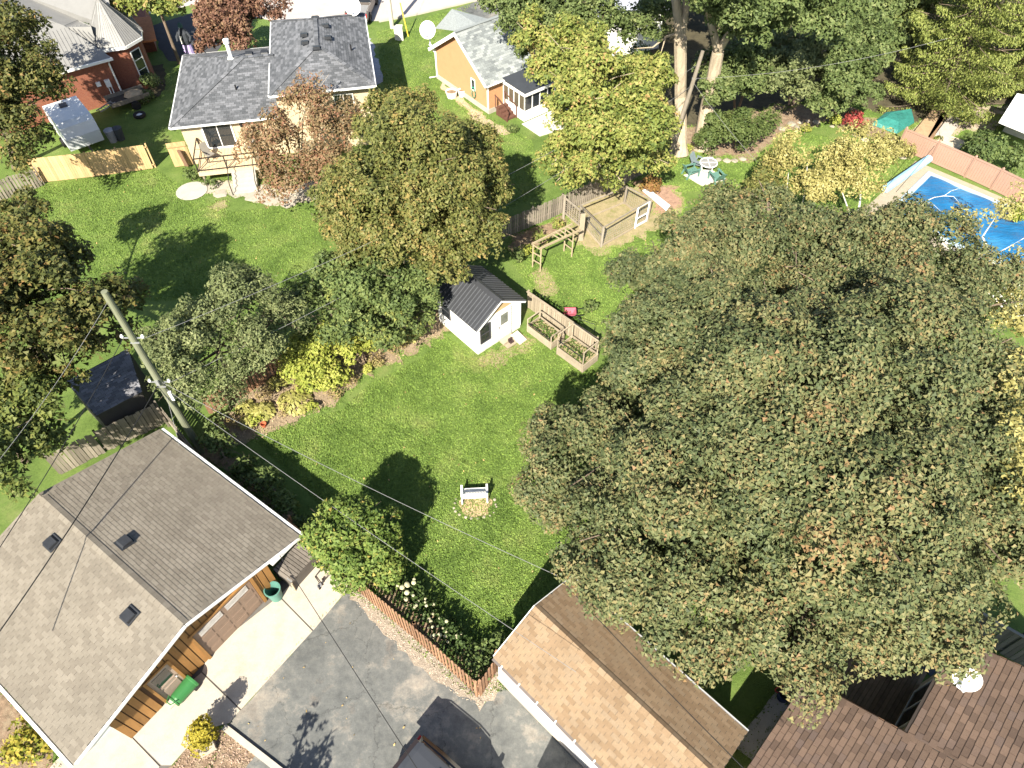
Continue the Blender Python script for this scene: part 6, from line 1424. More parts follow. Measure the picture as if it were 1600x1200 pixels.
PURP = leaf_mat('purple_leaf', [(.05, .025, .022), (.10, .05, .042), (.15, .085, .065), (.18, .12, .08)], None, .2)
DARKG = leaf_mat('cottonwood_leaf', [(.034, .052, .02), (.062, .088, .034), (.095, .125, .052), (.135, .155, .072)], None, .25)
REDL = leaf_mat('barberry', [(.10, .018, .022), (.19, .035, .04), (.27, .06, .06)], None, .2)
SPRU = leaf_mat('spruce_needles', [(.05, .065, .02), (.095, .12, .035), (.15, .175, .055), (.20, .21, .075)], None, .15)

tree('maple_tree', 'huge dusky green maple filling the right half of the yard', 'tree',
     [(1235, 680, 4.9, 7.6, 5.2), (1235, 650, 9.3, 4.2), (1395, 610, 8.9, 4.0), (1090, 555, 8.4, 3.2), (1050, 450, 7.8, 2.5), (1010, 425, 7.0, 1.5), (1150, 395, 7.6, 2.6), (1135, 335, 7.2, 1.6), (1200, 320, 7.4, 1.2), (1320, 425, 8.0, 3.1), (1440, 425, 7.6, 2.9), (1090, 365, 7.4, 1.6), (1250, 380, 7.8, 2.2), (1390, 375, 7.0, 1.6), (1540, 450, 7, 1.8),
      (945, 720, 5.0, 2.9), (860, 690, 4.2, 1.3), (880, 790, 4.3, 1.7), (1005, 625, 7.0, 2.0), (990, 540, 6.8, 1.5), (1010, 850, 5.6, 2.9), (930, 880, 4.6, 1.5), (960, 940, 4.4, 1.0), (1130, 910, 6.0, 2.9), (1090, 975, 5, 1.2), (1260, 950, 6.0, 2.7), (1230, 1025, 5.0, .95), (1340, 1000, 5.4, 1.3), (1410, 910, 6.2, 2.8), (1440, 985, 5.0, 1.05), (1495, 905, 5.8, 1.3),
      (1480, 780, 7.4, 3.2), (1505, 660, 7.6, 2.4), (1560, 790, 6.6, 1.9), (1150, 745, 8.6, 3.7), (1320, 770, 9.2, 3.8), (1540, 850, 6.4, 1.5)],
     MAPLE, base=G(1240, 830), leaf=.118, dens=.85, clump=.42, r0=.42, seed=3, inner=.12, spread=1.1, low=-.35)
tree('maple_tree', 'rounded olive brown maple beside the white shed', 'tree',
     [(640, 260, 8.2, 3.2), (565, 310, 6.4, 2.6), (535, 275, 6.0, 1.3), (715, 320, 6.5, 2.7), (765, 370, 5.4, 1.6), (640, 365, 5.6, 2.7), (610, 190, 7.3, 2.0), (650, 165, 7.2, 1.3), (720, 235, 6.4, 2.3), (760, 290, 6, 1.7), (560, 375, 4.8, 1.9), (690, 410, 5, 1.6), (530, 335, 5, 1.3)],
     MAPLE2, base=G(655, 420), leaf=.14, dens=.85, clump=.46, r0=.3, seed=4, inner=.15, spread=1.1)
tree('lilac_tree', 'mid green bushy tree below the olive brown maple', 'tree', [(575, 440, 4.4, 2.0), (632, 452, 3.8, 1.8), (525, 430, 4.0, 1.5), (662, 468, 3.2, 1.3), (480, 450, 3.4, 1.1)], GREEN, base=G(600, 490), leaf=.155, dens=.8, clump=.5, r0=.12, seed=5, stems=2)
tree('lilac_tree', 'lower green shrub tree with yellowing tips beside the border bed', 'tree', [(545, 500, 3.2, 1.7), (595, 512, 2.6, 1.5), (505, 475, 3.2, 1.4), (628, 500, 2.2, 1.2), (490, 510, 2.6, 1.0), (655, 495, 1.8, .9)], leaf_mat('lilac_mix', [(.036, .056, .024), (.066, .094, .036), (.10, .13, .048), (.17, .18, .055)], None, .25), base=G(575, 555), leaf=.15, dens=.8, clump=.5, r0=.1, seed=6, stems=3)
tree('shrub', 'bright yellow green rounded bush in the border bed', 'shrub', [(490, 555, 1.7, 1.4), (468, 570, 1.3, 1.0), (515, 580, 1.2, .95), (500, 532, 2.1, .95), (490, 595, .9, .8)], LIME, leaf=.15, dens=.95, clump=.42, r0=.05, seed=7, stems=4, inner=.4)
tree('shrub', 'smaller yellow green bush right of the rounded one', 'shrub', [(548, 545, 1.5, 1.0), (575, 528, 1.6, .8), (540, 572, 1.0, .65), (600, 520, 1.7, .6)], LIME, leaf=.14, dens=.9, clump=.36, r0=.04, seed=8, stems=3)
tree('olive_tree', 'grey green willow leaved tree beside the tall pole', 'tree', [(385, 470, 5.0, 1.9), (325, 520, 5.2, 1.9), (270, 535, 4.8, 1.5), (385, 535, 4.4, 1.7), (325, 585, 3.8, 1.7), (280, 600, 3.4, 1.3), (445, 495, 4.0, 1.3), (360, 440, 4.6, 1.0), (430, 475, 4.2, 1.2), (350, 620, 2.8, 1.0), (462, 478, 3.6, .9)], OLIVE, base=G(365, 590), leaf=.14, dens=.75, clump=.5, r0=.16, seed=9, open_=.02, wl=.5, stems=2)
tree('oak_tree', 'tall bronze leaved tree at the upper left edge over the camper', 'tree', [(10, 70, 8.0, 2.8), (45, 135, 7.0, 2.4), (10, 190, 6.4, 2.4), (60, 215, 5.4, 1.2), (70, 110, 6.4, 1.4), (-50, 130, 8, 3), (30, 250, 4.6, 1.3), (85, 150, 5, .7), (35, 45, 7.4, 1.5)], OAK, base=G(25, 262), leaf=.165, dens=.7, clump=.5, r0=.22, seed=10, open_=.15, twigs=2)
tree('oak_tree', 'golden brown leaved tree at the left edge by the tall pole', 'tree', [(40, 395, 7.2, 2.3), (85, 465, 7.0, 2.4), (25, 510, 7.2, 2.5), (150, 485, 6.0, 1.6), (195, 460, 4.8, 1.2), (120, 555, 5.2, 1.5), (30, 335, 5.6, 1.4), (90, 410, 5.6, 1.6), (-30, 450, 7, 2.4), (60, 560, 5.4, 1.6), (185, 520, 4.4, 1.0)], OAK, base=G(60, 560), leaf=.17, dens=.7, clump=.5, r0=.24, seed=11, open_=.12)
tree('ash_tree', 'green leaved tree at the left edge above the taupe garage', 'tree', [(45, 645, 5.2, 1.7), (15, 720, 5.0, 1.8), (75, 668, 4.4, 1.2), (-40, 660, 5, 2), (40, 590, 4.6, 1.1)], leaf_mat('ash_leaf', [(.03, .045, .016), (.06, .08, .025), (.10, .12, .035), (.15, .15, .05)], None, .25), base=G(40, 720), leaf=.17, dens=.85, clump=.5, r0=.16, seed=12)
tree('rowan_tree', 'sparse rust red tree with bare twigs in front of the cream house', 'tree', [(475, 175, 5.2, 1.9), (425, 215, 4.6, 2.0), (515, 205, 5.0, 1.9), (452, 265, 3.4, 1.9), (520, 255, 4.0, 1.6), (398, 235, 3.8, 1.3), (490, 135, 5.6, 1.3), (432, 295, 2.4, 1.2), (545, 175, 4.8, 1.2)], RUST, base=G(455, 300), leaf=.14, dens=.48, clump=.55, bark=PALEBARK, r0=.12, seed=13, open_=.12, stems=2, inner=.2, twigs=5)
tree('purple_tree', 'brownish purple leaved tree behind the cream house', 'tree', [(360, 35, 4.2, 2.3), (330, 62, 3.4, 1.5), (405, 20, 4.2, 1.8), (375, 65, 3.2, 1.3), (330, 15, 4.0, 1.6), (430, 5, 4, 1.3)], PURP, leaf=.165, dens=.75, clump=.5, r0=.14, seed=14)
tree('shade_tree', 'yellow and green tree at the top beside the turret', 'tree', [(225, 3, 5.0, 1.8), (262, 12, 4.6, 1.5), (200, -10, 5.4, 1.8), (280, -5, 4.6, 1.5), (240, -30, 6, 2.4)], YGRN, leaf=.22, dens=.8, clump=.5, r0=.14, seed=15)
tree('locust_tree', 'large yellow green tree beside the sunroom', 'tree', [(892, 165, 7.4, 1.9), (838, 55, 9.0, 1.5), (868, 108, 8.4, 1.7), (900, 80, 9.2, 2.0), (930, 130, 8.0, 2.5), (985, 190, 7.4, 2.3), (905, 235, 6.0, 2.0), (965, 250, 4.8, 1.8), (870, 95, 8.0, 1.7), (1000, 130, 7.4, 1.9), (930, 200, 7.4, 2.0), (1020, 225, 5.2, 1.2), (890, 275, 3.6, 1.0), (862, 262, 4.0, 1.1), (1035, 190, 6.0, 1.1), (1030, 255, 4, 1.0), (950, 285, 3.0, 1.0), (900, 170, 7.8, 1.8)], YGRN, base=G(935, 295), leaf=.165, dens=.75, clump=.5, bark=PALEBARK, r0=.24, seed=16, twigs=2)
tree('cottonwood', 'dark green tree top behind the yellow green tree', 'tree', [(815, 25, 8.5, 2.4), (880, 20, 9, 2.4), (940, 40, 8.6, 1.9), (840, 65, 7, 1.5), (900, 70, 7.4, 1.6), (820, -20, 9, 3), (1010, 35, 8, 1.9)], DARKG, base=G(900, 160), leaf=.165, dens=.75, clump=.5, r0=.3, seed=17)
# big cottonwoods with visible trunks
def bigtree(label, base, path, radii, lobes, mat, seed, **kw):
    rng = np.random.default_rng(seed); t = thing('cottonwood', label, 'tree', base)
    P, N, T_, S = crown(px_lobes(lobes), kw.get('leaf', .18), kw.get('dens', .8), .5, rng, open_=kw.get('open_', .05))
    v, q = leaf_tris(P, N, S * 1.1, S * .95, rng); NLEAF[0] += len(q)
    np_obj('crown', np_mesh('crown', v, q, mat, T_, base), t)
    mb = MB()
    for pth, rr in zip(path, radii): mb.tube(pth, rr, 10)
    part('trunk', mb, PALEBARK, t); return t
B1 = G(1064, 243); c1 = G(1063, 150, 3.6); c2 = G(1063, 60, 7.6); c3 = G(1056, 0, 9.8); c4 = G(1075, -10, 10); c5 = G(1045, -90, 12.5); c6 = G(1082, -90, 12.5)
bigtree('old cottonwood with a thick bare pale trunk forking near the top', B1, [[B1, B1.lerp(c1, .15), c1, c2], [c2, c3, c5], [c2, c4, c6], [G(1063, 50, 7.9), G(1040, 58, 7.6), G(1020, 74, 7.2), G(990, 76, 6.8)], [G(1040, 58, 7.6), G(1032, 85, 7.0)]], [[.52, .42, .38, .40], [.30, .26, .2], [.27, .24, .2], [.09, .07, .045, .02], [.05, .02]],
        [(1130, 12, 10, 1.6), (1160, -5, 11, 2.2), (1100, -50, 13, 3), (1040, -70, 13, 3), (1035, 15, 8.5, 1.3), (1000, 90, 5.2, 1.0), (1040, 110, 5, .9), (1110, 50, 8.5, 1.0)], DARKG, 21)
B2 = G(1096, 232); d1 = G(1106, 165, 3.0); d2 = G(1122, 80, 7.0); d3 = G(1160, 20, 10); d4 = G(1105, 10, 10); d5 = G(1200, -30, 12)
bigtree('leaning mottled cottonwood behind the thin utility pole', B2, [[B2, d1, d2], [d2, d3, d5], [d2, d4]], [[.62, .48, .36], [.24, .2, .14], [.26, .2]],
        [(1190, 20, 10, 2.4), (1250, 25, 9.5, 2.4), (1290, 0, 10, 2.8), (1210, -40, 12, 3), (1140, 30, 9, 1.4)], DARKG, 22)
tree('shrub', 'round grey green shrub growing before the leaning cottonwood trunk', 'shrub', [(1145, 110, 5.0, 2.0), (1122, 140, 4.2, 1.6), (1175, 130, 4.0, 1.7), (1115, 100, 5, 1.3), (1180, 95, 5, 1.6)], DARKG, base=G(1150, 175), leaf=.17, dens=.85, clump=.5, r0=.1, seed=23, stems=2)
tree('shrub', 'wide dark green shrub between the cottonwoods and the stone edging', 'shrub', [(1140, 195, 2.1, 1.8), (1110, 215, 1.5, 1.2), (1175, 200, 1.7, 1.2), (1200, 190, 1.3, 1.0), (1160, 225, 1.1, .9)], leaf_mat('euonymus', [(.03, .05, .018), (.06, .085, .03), (.095, .12, .045)], None, .2), leaf=.15, dens=.9, clump=.5, r0=.06, seed=24, stems=3)
tree('shrub', 'grey green thicket tree right of the leaning cottonwood', 'shrub', [(1225, 115, 4.4, 2.0), (1255, 85, 5, 2.0), (1205, 80, 5, 1.7), (1245, 140, 3.4, 1.5), (1275, 110, 4.2, 1.6)], OLIVE, base=G(1235, 165), leaf=.16, dens=.8, clump=.5, r0=.1, seed=25, stems=2)
tree('shrub', 'dark green thicket tree left of the spruce', 'shrub', [(1310, 120, 4.4, 2.0), (1340, 90, 5, 2.0), (1290, 155, 2.8, 1.5), (1340, 140, 3.2, 1.5), (1350, 60, 5.4, 2.0), (1300, 75, 5.2, 1.8)], DARKG, base=G(1320, 175), leaf=.17, dens=.8, clump=.5, r0=.1, seed=26, stems=2)
for k, (x, y, r, h, lab) in enumerate(((14, 62, 4, 9, 'tall woodland tree behind the old cottonwood'), (22, 66, 4.5, 10, 'tall woodland tree behind the thicket'), (30, 62, 4, 8.5, 'tall woodland tree left of the spruce'), (26, 54, 2.8, 6, 'lower woodland tree behind the dark thicket'), (18, 55, 2.4, 5.5, 'lower woodland tree behind the round shrub'), (38, 72, 5, 10, 'tall woodland tree behind the spruce'))):
    tree('woodland_tree', lab, 'tree', [(x, y, h * .65, r, r * .9), (x + r * .6, y - r * .4, h * .5, r * .6), (x - r * .6, y + .3 * r, h * .5, r * .65), (x + .2 * r, y - .7 * r, h * .4, r * .5)], DARKG, base=(x, y), leaf=.26, dens=.6, clump=.85, r0=.25, seed=80 + k, px=False, group='woodland trees at the top')
# spruces
def spruce(label, base, H, R, seed, z0=.8):
    rng = np.random.default_rng(seed); base = Vector(base); t = thing('spruce_tree', label, 'tree', base, 'spruces at the top right')
    part('trunk', MB().tube([base, base + V(0, 0, H)], [.3, .03], 8), BARK, t)
    P = []; N = []; A = []; L = []; br = MB(); z = z0
    while z < H - .4:
        ln = R * (1 - (z / H)) ** .75 * rng.uniform(.85, 1.1); nb_ = 7 if ln > 2 else 6
        for k in range(nb_):
            a = (k + rng.uniform(-.3, .3)) * 6.283 / nb_ + z * 2.1
            l = ln * rng.uniform(.75, 1.1); n = max(30, int(l * 190)); zb = z + rng.uniform(-.3, .3)
            s = rng.random(n) ** .7; d = np.array([math.cos(a), math.sin(a), 0]); side = np.array([-d[1], d[0], 0])
            zz = zb - .30 * l * s + .24 * l * s ** 3 + rng.normal(size=n) * .03
            c = np.array([base.x, base.y, 0]) + d * (s * l)[:, None]; c[:, 2] = zz
            tw = np.round(s * l * 3.2) / (l * 3.2)                        # side twigs leave the bough at regular knots
            wm = (.12 + .30 * l * np.sin(np.clip(1.05 - s, .03, 1) * 1.5)); wf = rng.uniform(-1, 1, n); w = wm * wf
            c = c + side * w[:, None] + d * (np.abs(w) * .35)[:, None]
            hang = rng.random(n) ** 1.4 * .55 * (1.1 - .5 * s)
            c[:, 2] -= np.abs(w) * .38 + hang
            P.append(c); N.append(np.array([0, 0, .7]) + rng.normal(size=(n, 3)) * .4 - d * .1 + side * (np.sign(w) * .5)[:, None])
            A.append(d * .4 + side * (np.sign(w) * .5)[:, None] + np.array([0, 0, -.9]) + rng.normal(size=(n, 3)) * .25); L.append(.11 + .11 * rng.random(n))
            b0 = base + V(0, 0, z); dv = Vector(d); br.tube([b0, b0 + dv * l * .55 + V(0, 0, -.12 * l), b0 + dv * l * .95 + V(0, 0, -.1 * l)], [.05, .03, .01], 4, False)
        z += 1.0 - .3 * (z / H)
    P = np.concatenate(P); N = np.concatenate(N); A = np.concatenate(A); L = np.concatenate(L); k = P[:, 2] > .05; P, N, A, L = P[k], N[k], A[k], L[k]
    v, q = leaf_quads(P, N, L, L * .5, rng, axis=A); NLEAF[0] += len(q)
    np_obj('needles', np_mesh('needles', v, q, SPRU, np.clip(.5 + rng.normal(size=len(q)) * .22, 0, 1), base), t)
    part('branches', br, BARK, t, kind='stuff')
spruce('large spruce with drooping branches above the teal tarpaulin', G(1462, 165), 17, 5.6, 31)
spruce('spruce at the right edge behind the white roofed shed', G(1580, 125), 15, 4.8, 32)
spruce('spruce further back at the top right corner', G(1420, 60), 16, 4.8, 33)
# birches and yellow shrubs by the pool
def birch(label, base, stems, lobes, seed, leaf=.125, dens=.75, open_=.30):
    rng = np.random.default_rng(seed); base = Vector(base); t = thing('birch_tree', label, 'tree', base, 'birches by the pool')
    P, N, T_, S = crown(px_lobes(lobes), leaf, dens, .5, rng, low=-.9, inner=.3, open_=open_)
    v, q = leaf_tris(P, N, S * 1.1, S * .9, rng); NLEAF[0] += len(q)
    np_obj('crown', np_mesh('crown', v, q, YELL, T_, base), t)
    for s in stems: part('stem', MB().tube([base] + [G(*p) for p in s], [.10] + [.07 - .055 * (i + 1) / len(s) for i in range(len(s))], 7), BIRCH, t)
birch('left yellow birch with white stems behind the big maple', G(1240, 375), [[(1242, 345, 1.6), (1228, 310, 3.2), (1232, 270, 5)], [(1246, 345, 1.6), (1256, 308, 3.2), (1262, 255, 5)], [(1240, 340, 1.8), (1215, 338, 3), (1205, 320, 4)]], [(1235, 250, 5.0, 1.5), (1240, 215, 5.6, 1.0), (1265, 285, 4.6, 1.4), (1275, 240, 5, 1.2), (1225, 285, 4.4, 1.0), (1290, 265, 4.6, 1.1), (1255, 230, 5.4, .8), (1285, 310, 3.4, .8), (1222, 320, 3, .6)], 41)
birch('middle yellow birch with white stems left of the pool', G(1338, 372), [[(1340, 340, 2.0), (1345, 300, 3.6), (1344, 262, 5.2)], [(1330, 340, 2), (1320, 312, 3.4), (1312, 290, 4.4)], [(1345, 300, 3.6), (1356, 272, 4.6)]], [(1350, 240, 5.4, 1.6), (1345, 205, 5.8, 1.0), (1320, 262, 4.8, 1.4), (1375, 225, 5.4, 1.1), (1372, 262, 5, 1.0), (1340, 290, 4, 1.0), (1385, 240, 4.8, .8), (1310, 235, 5, .8), (1330, 215, 5.6, .8), (1370, 290, 3.6, .7)], 42)
birch('right yellow birch whose white limbs reach over the pool', G(1600, 520), [[(1540, 425, 5), (1480, 388, 6)], [(1440, 335, 6.2), (1415, 325, 6.2)], [(1535, 370, 6), (1555, 340, 6.4)], [(1560, 395, 6), (1600, 372, 6.4)], [(1590, 430, 5), (1660, 400, 6.5)]],
      [(1545, 345, 6.0, .9), (1575, 330, 6, .8), (1500, 335, 6, .6), (1590, 450, 5.8, 1.2), (1560, 480, 5.6, 1.0), (1520, 395, 5.6, .7), (1600, 400, 5.6, .8), (1590, 560, 10.5, 1.1), (1600, 650, 10.5, 1.3), (1583, 610, 10.8, .7), (1602, 740, 10, 1.0), (1590, 500, 9.5, .8), (1470, 400, 5.4, .5), (1595, 310, 5, .8), (1540, 440, 5.6, .8)], 43, dens=.6, open_=.15)
t_ = [o for o in bpy.data.objects if o.name.startswith('birch_tree')][-1]
lm = MB()
for pts in ([(1480, 388, 6), (1415, 325, 6.2), (1445, 315, 6.3), (1475, 306, 6.4), (1500, 294, 6.5)], [(1475, 306, 6.4), (1498, 316, 6.4)], [(1440, 316, 6.3), (1470, 330, 6.3)]):
    Q_ = [G(*p) for p in pts]; Q2 = []
    for a, b2 in zip(Q_[:-1], Q_[1:]): Q2 += [a, a.lerp(b2, .5) + V(rd.uniform(-.15, .15), rd.uniform(-.15, .15), .12)]
    Q2.append(Q_[-1]); r_ = .035 if len(pts) == 5 else .016
    lm.tube(Q2, [r_ * (1 - .8 * i / (len(Q2) - 1)) for i in range(len(Q2))], 6)
part('limb', lm, BIRCH, t_)
tree('shrub', 'deep red barberry bush beside the teal tarpaulin', 'shrub', [(1336, 188, .75, .85, .7)], REDL, leaf=.13, dens=1.0, clump=.32, r0=.04, seed=51, inner=.5)
for k, (u, v, r, lab, m_) in enumerate(((1302, 187, .5, 'small yellow bush left of the barberry', LIME), (1412, 234, .75, 'yellow bush before the vinyl fence end', YELL), (1318, 172, .5, 'green bush behind the barberry', GREEN), (1255, 200, .45, 'low straw coloured bush on the stone edging', LIME),
        (1350, 205, .6, 'pale cream flowering bush right of the barberry', YELL), (1385, 222, .55, 'pale yellow bush between barberry and vinyl fence', YELL), (1590, 335, .8, 'yellow bush against the vinyl fence by the pool', LIME))):
    tree('shrub', lab, 'shrub', [(u, v, r * .9, r, r * .8), (u + 8, v + 3, r * .6, r * .6)], m_, leaf=.12, dens=.9, clump=.3, r0=.03, seed=60 + k, inner=.4)
tree('shrub', 'green round shrub beyond the vinyl fence', 'shrub', [(1540, 230, 1.5, 1.3), (1565, 235, 1.3, 1.1), (1520, 225, 1.0, .8), (1590, 250, 1.2, 1.0)], GREEN, leaf=.15, dens=.9, clump=.45, r0=.06, seed=52, stems=3)
tree('bronze_shrub', 'bronze green tall shrub between the chairs and the birches', 'tree', [(1190, 275, 4.5, 1.0), (1180, 300, 4, .9), (1205, 300, 4.4, 1.0), (1165, 320, 3.6, .8), (1200, 255, 4.6, .6)], MAPLE2, base=G(1185, 345), leaf=.15, dens=.8, clump=.45, r0=.08, seed=53)
# hedge shrub by the driveway
tree('viburnum', 'dense bright green shrub tree at the fence beside the garage corner', 'shrub', [(555, 850, 2.8, 1.5), (527, 825, 3.6, 1.25), (562, 808, 3.3, 1.15), (592, 840, 2.6, 1.25), (545, 885, 2.0, 1.35), (592, 882, 1.7, 1.1), (512, 848, 2.9, .95), (602, 905, 1.1, .65), (535, 800, 3.9, .7), (535, 905, 1.2, .7)], leaf_mat('viburnum', [(.036, .062, .016), (.068, .108, .026), (.105, .148, .04), (.15, .17, .05), (.24, .20, .06)], [0, .35, .65, .93, 1], .25), base=G(575, 905), leaf=.13, dens=1.0, clump=.45, r0=.07, seed=54, stems=3, inner=.4)
tree('shrub', 'long shaded green shrub row along the taupe garage side', 'shrub', [(350, 700, 1.1, .8), (385, 730, 1.1, .8), (415, 755, 1.1, .8), (445, 790, 1.0, .7), (470, 815, .9, .6), (335, 680, 1.2, .7)], GREEN, leaf=.14, dens=.85, clump=.4, r0=.04, seed=55, stems=3)
CONI = leaf_mat('golden_shrub', [(.10, .09, .012), (.20, .17, .02), (.30, .25, .04)], None, .25)
tree('shrub', 'small golden cone shrub on the bark mulch by the kerb', 'shrub', [(314, 1152, .75, .55, .75), (316, 1138, 1.3, .42, .5)], CONI, leaf=.09, dens=1.0, clump=.22, r0=.03, seed=56, inner=.5)
tree('shrub', 'yellow and green bush at the bottom left corner below the garage eave', 'shrub', [(38, 1160, .8, .7), (20, 1175, .7, .5), (62, 1170, .6, .5)], leaf_mat('corner_bush', [(.06, .09, .015), (.14, .15, .025), (.26, .22, .04), (.32, .20, .08)], None, .25), leaf=.14, dens=.7, clump=.35, r0=.04, seed=57, stems=3)
tree('spiky_tree', 'tree standing below the frame beside the driveway', 'tree', [(-8.5, 1.5, 3.0, .9, 1.3), (-8.1, 1.2, 4.1, .55, 1.0), (-8.8, 2.0, 3.9, .4, .9), (-7.8, 1.7, 3.6, .4, .8)], GREEN, px=False, base=(-8.4, 1.5), leaf=.15, dens=.7, clump=.35, seed=58, open_=.2)
DRYL = leaf_mat('dry_stem', [(.12, .085, .05), (.20, .15, .085), (.24, .20, .10), (.13, .13, .045)], None, .2)
for k, (u, v, r, lab) in enumerate(((445, 640, .4, 'dry brown plant between the two largest hostas'), (415, 612, .55, 'dry tan perennial clump near the board fence'), (470, 602, .5, 'brown stalky perennials under the lime bush'), (520, 610, .55, 'dry brown perennials right of the lime bush'), (545, 592, .5, 'dry tan plants in the middle of the border bed'), (590, 560, .5, 'brownish low plants below the lilac shrub'), (612, 545, .4, 'straw coloured low plants below the lilac shrub'), (628, 538, .35, 'dry plant beside the pale hosta'), (365, 655, .5, 'brown stems at the pole end of the border bed'), (660, 520, .35, 'low dry plant by the shed wall end of the border bed'))):
    tree('garden_plant', lab, 'plant', [(u, v, r * .7, r, r * .65)], DRYL, leaf=.1, dens=.6, clump=.26, r0=.02, seed=150 + k, inner=.3, limbs=False, open_=.1, wl=.5)
for k, (u, v, r, lab) in enumerate(((400, 655, .35, 'small yellow leafed plant between hostas at the lawn edge'), (488, 635, .35, 'pale green leafy plant right of the largest hosta'), (575, 575, .3, 'small yellow tipped plant at the lawn edge of the border bed'))):
    tree('garden_plant', lab, 'plant', [(u, v, r * .7, r, r * .65)], LIME, leaf=.12, dens=.7, clump=.26, r0=.02, seed=170 + k, inner=.3, limbs=False)
lt0 = G(1290, 75, 3.5)
for k, (pts, lab) in enumerate((([(1283, 75, 3.2), (1300, 45, 5.0), (1318, 15, 6.5)], 'bare pale leaning trunk in the thicket left of the spruce'), ([(1278, 92, 2.6), (1302, 72, 3.6), (1335, 50, 5.0)], 'lower bare pale limb slanting through the thicket'), ([(1168, 28, 9), (1200, 10, 9.8), (1235, -8, 10.5)], 'pale cottonwood limb crossing at the top edge'))):
    pts = [G(*p) for p in pts]; foot = G(1262, 120) + V(k * .8, k, 0)
    single('leaning_trunk', MB().tube([foot] * (k < 2) + pts, ([.26] if k < 2 else []) + [.20, .17, .12], 8), PALEBARK, lab, 'tree trunk', foot)
# hostas in the border bed
HOSTA = leaf_mat('hosta', [(.16, .165, .05), (.25, .24, .085), (.33, .31, .14)], None, .3)
for k, (u, v, r, lab) in enumerate(((462, 630, .85, 'largest pale yellow hosta in the border bed'), (412, 645, .6, 'pale yellow hosta left of the largest one'), (385, 640, .45, 'small yellow hosta at the left end of the border bed'), (388, 662, .4, 'low yellow hosta at the lawn corner of the border bed'), (640, 527, .5, 'pale hosta at the right end of the border bed'), (435, 600, .5, 'yellow green hosta at the back of the border bed'))):
    p = G(u, v); t = thing('hosta', lab, 'plant', p, 'hostas in the border bed')
    rng = np.random.default_rng(90 + k); n = int(230 * r); a = rng.random(n) * 6.283; q = rng.random(n) ** .6
    P = np.stack([p.x + np.cos(a) * q * r, p.y + np.sin(a) * q * r, .12 + .38 * r * (1 - q ** 2) + .06 * rng.random(n)], 1)
    N = np.stack([np.cos(a) * q * .9, np.sin(a) * q * .9, np.ones(n)], 1) + rng.normal(size=(n, 3)) * .25; S = .22 + .12 * rng.random(n)
    v_, qd = leaf_quads(P, N, S, S * .6, rng, axis=np.stack([np.cos(a), np.sin(a), -.3 * np.ones(n)], 1)); np_obj('foliage', np_mesh('foliage', v_, qd, HOSTA, rng.random(n), p), t)
p = G(413, 666); t = thing('terracotta_pot', 'small orange red pot at the edge of the border bed', 'plant pot', p); part('pot', MB().lathe(p, [(.1, 0), (.15, .22), (.13, .22), (.09, .03)], 12), M('terracotta', (.42, .11, .05), .15), t)
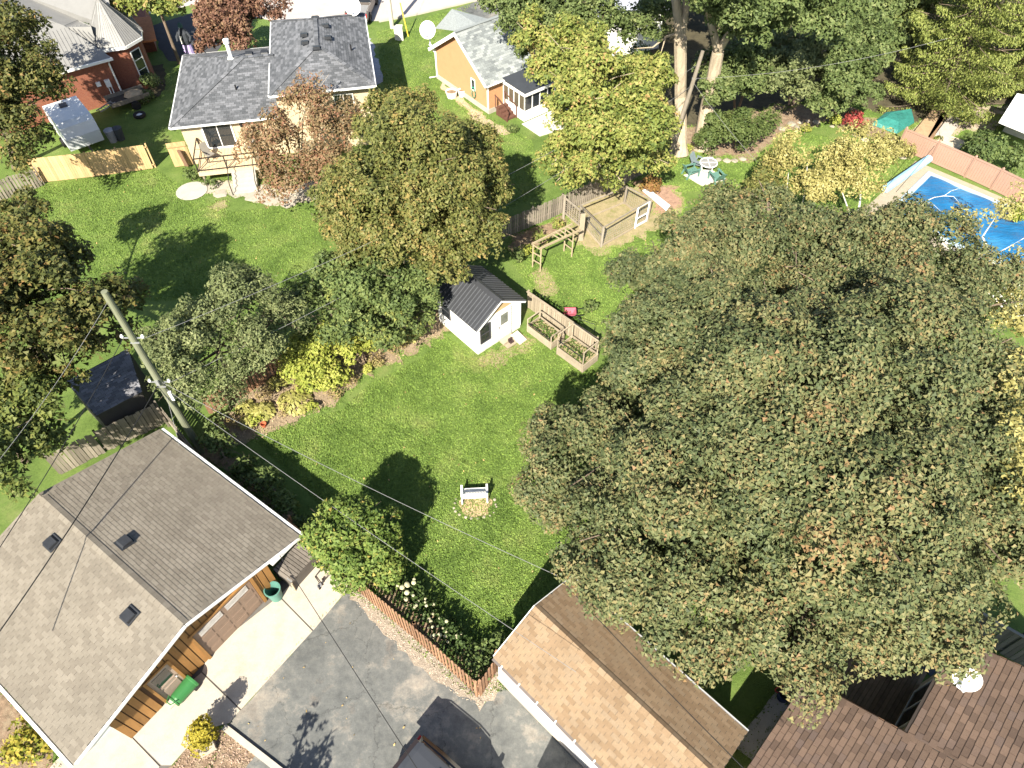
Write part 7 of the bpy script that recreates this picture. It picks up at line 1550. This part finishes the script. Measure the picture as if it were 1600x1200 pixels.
# hydrangeas along the picket fence
HYD = leaf_mat('hydrangea_leaf', [(.02, .035, .012), (.035, .06, .018), (.06, .085, .03)], None, .2)
BLOOM = M('cream_bloom', (.55, .52, .33), .25, 30, .8, bump=1.0, bscale=40, rnd=.3)
bm = MB().lathe((0, 0, -.1), [(.03, 0), (.085, .04), (.11, .10), (.085, .16), (.03, .19)], 9)
bme = mesh('bloom', bm, BLOOM)
rd = random.Random(21)
for k, (u, v, r, nb_, lab) in enumerate(((612, 915, .5, 4, 'leafy hydrangea with the first cream blooms at the green shrub'), (640, 935, .6, 9, 'hydrangea with the largest cream blooms behind the picket fence'), (665, 965, .55, 8, 'hydrangea with small cream blooms in the middle of the flower bed'), (690, 992, .6, 14, 'hydrangea crowded with many small cream blooms'), (712, 1015, .5, 5, 'hydrangea with fading tan blooms near the fence corner'), (745, 1040, .6, 0, 'broad green leaved plant in the picket fence corner'), (772, 1010, .35, 0, 'small green plant by the tan garage corner'))):
    p = G(u, v); t = thing('hydrangea', lab, 'plant', p, 'hydrangeas along the picket fence')
    P, N, T_, S = crown([(p.x, p.y, .55, r * 1.35, .55)], .13, .9, .28, np.random.default_rng(200 + k), inner=.4); v_, q = leaf_quads(P, N, S, S * .8, RNG)
    np_obj('foliage', np_mesh('foliage', v_, q, HYD if k < 5 else GREEN, T_, p), t)
    for j in range(nb_):
        a, s = rd.uniform(0, 6.28), rd.random() ** .5 * r * .85; sc = rd.uniform(.55, 1.0) if k == 1 else rd.uniform(.35, .68)
        inst('bloom', bme, t, Matrix.Translation((p.x + a * 0 + math.cos(a) * s, p.y + math.sin(a) * s, 1.08 - .3 * (s / r) ** 2 + rd.uniform(0, .12))) @ Matrix.Diagonal((sc, sc, sc, 1)))
# plants along the arbour, edging stones, tufts at the walls
for k, (u, v, r, m_, lab) in enumerate(((822, 392, .45, LIME, 'yellow green vine left of the arbour'), (845, 370, .55, YGRN, 'yellow leaved vine behind the arbour'), (870, 352, .5, YGRN, 'vine with orange tints by the lattice panel'), (808, 398, .5, GREEN, 'dark green vine at the maple edge of the vine bed'), (925, 480, .45, GREEN, 'green leafy clump beyond the raised beds'), (330, 283, .5, GREEN, 'small green shrub at the cream house wall'), (298, 272, .6, GREEN, 'leafy shrub beneath the cedar gate'), (236, 128, .9, DARKG, 'dark shrub beside the brick turret'), (228, 150, .6, DARKG, 'lower shrub below the brick turret'), (735, 178, .6, leaf_mat('heather', [(.25, .16, .12), (.36, .26, .18), (.2, .2, .08)], None, .2), 'pinkish dry plant at the orange house corner'), (800, 200, .45, GREEN, 'small plant beside the porch steps'), (1075, 232, .4, LIME, 'bright green clump at the pale trunk foot'), (1018, 290, .8, leaf_mat('burgundy', [(.12, .06, .03), (.2, .11, .05), (.12, .11, .03)], None, .2), 'bronze clump by the long white board'))):
    tree('garden_plant', lab, 'plant', [(u, v, r * .8, r, r * .75)], m_, leaf=.12, dens=.85, clump=.3, r0=.025, seed=110 + k, inner=.4, limbs=False)
rd = random.Random(9)
for k, (u, v) in enumerate(((1110, 247), (1122, 250), (1135, 252), (1148, 252), (1160, 249), (1222, 202), (1236, 195), (1250, 192), (1262, 190), (1275, 192), (1245, 199), (1300, 198), (1318, 205), (1336, 212), (1352, 220), (1372, 230), (1390, 238), (1410, 247))):
    p = G(u, v); single('edging_stone', rock(p, rd.uniform(.16, .34), rd, .55), STONE, 'pale limestone piece edging the shrub bed on the far lawn', 'stone', p, 'limestone edging of the far shrub bed')
print('leaves', NLEAF[0])
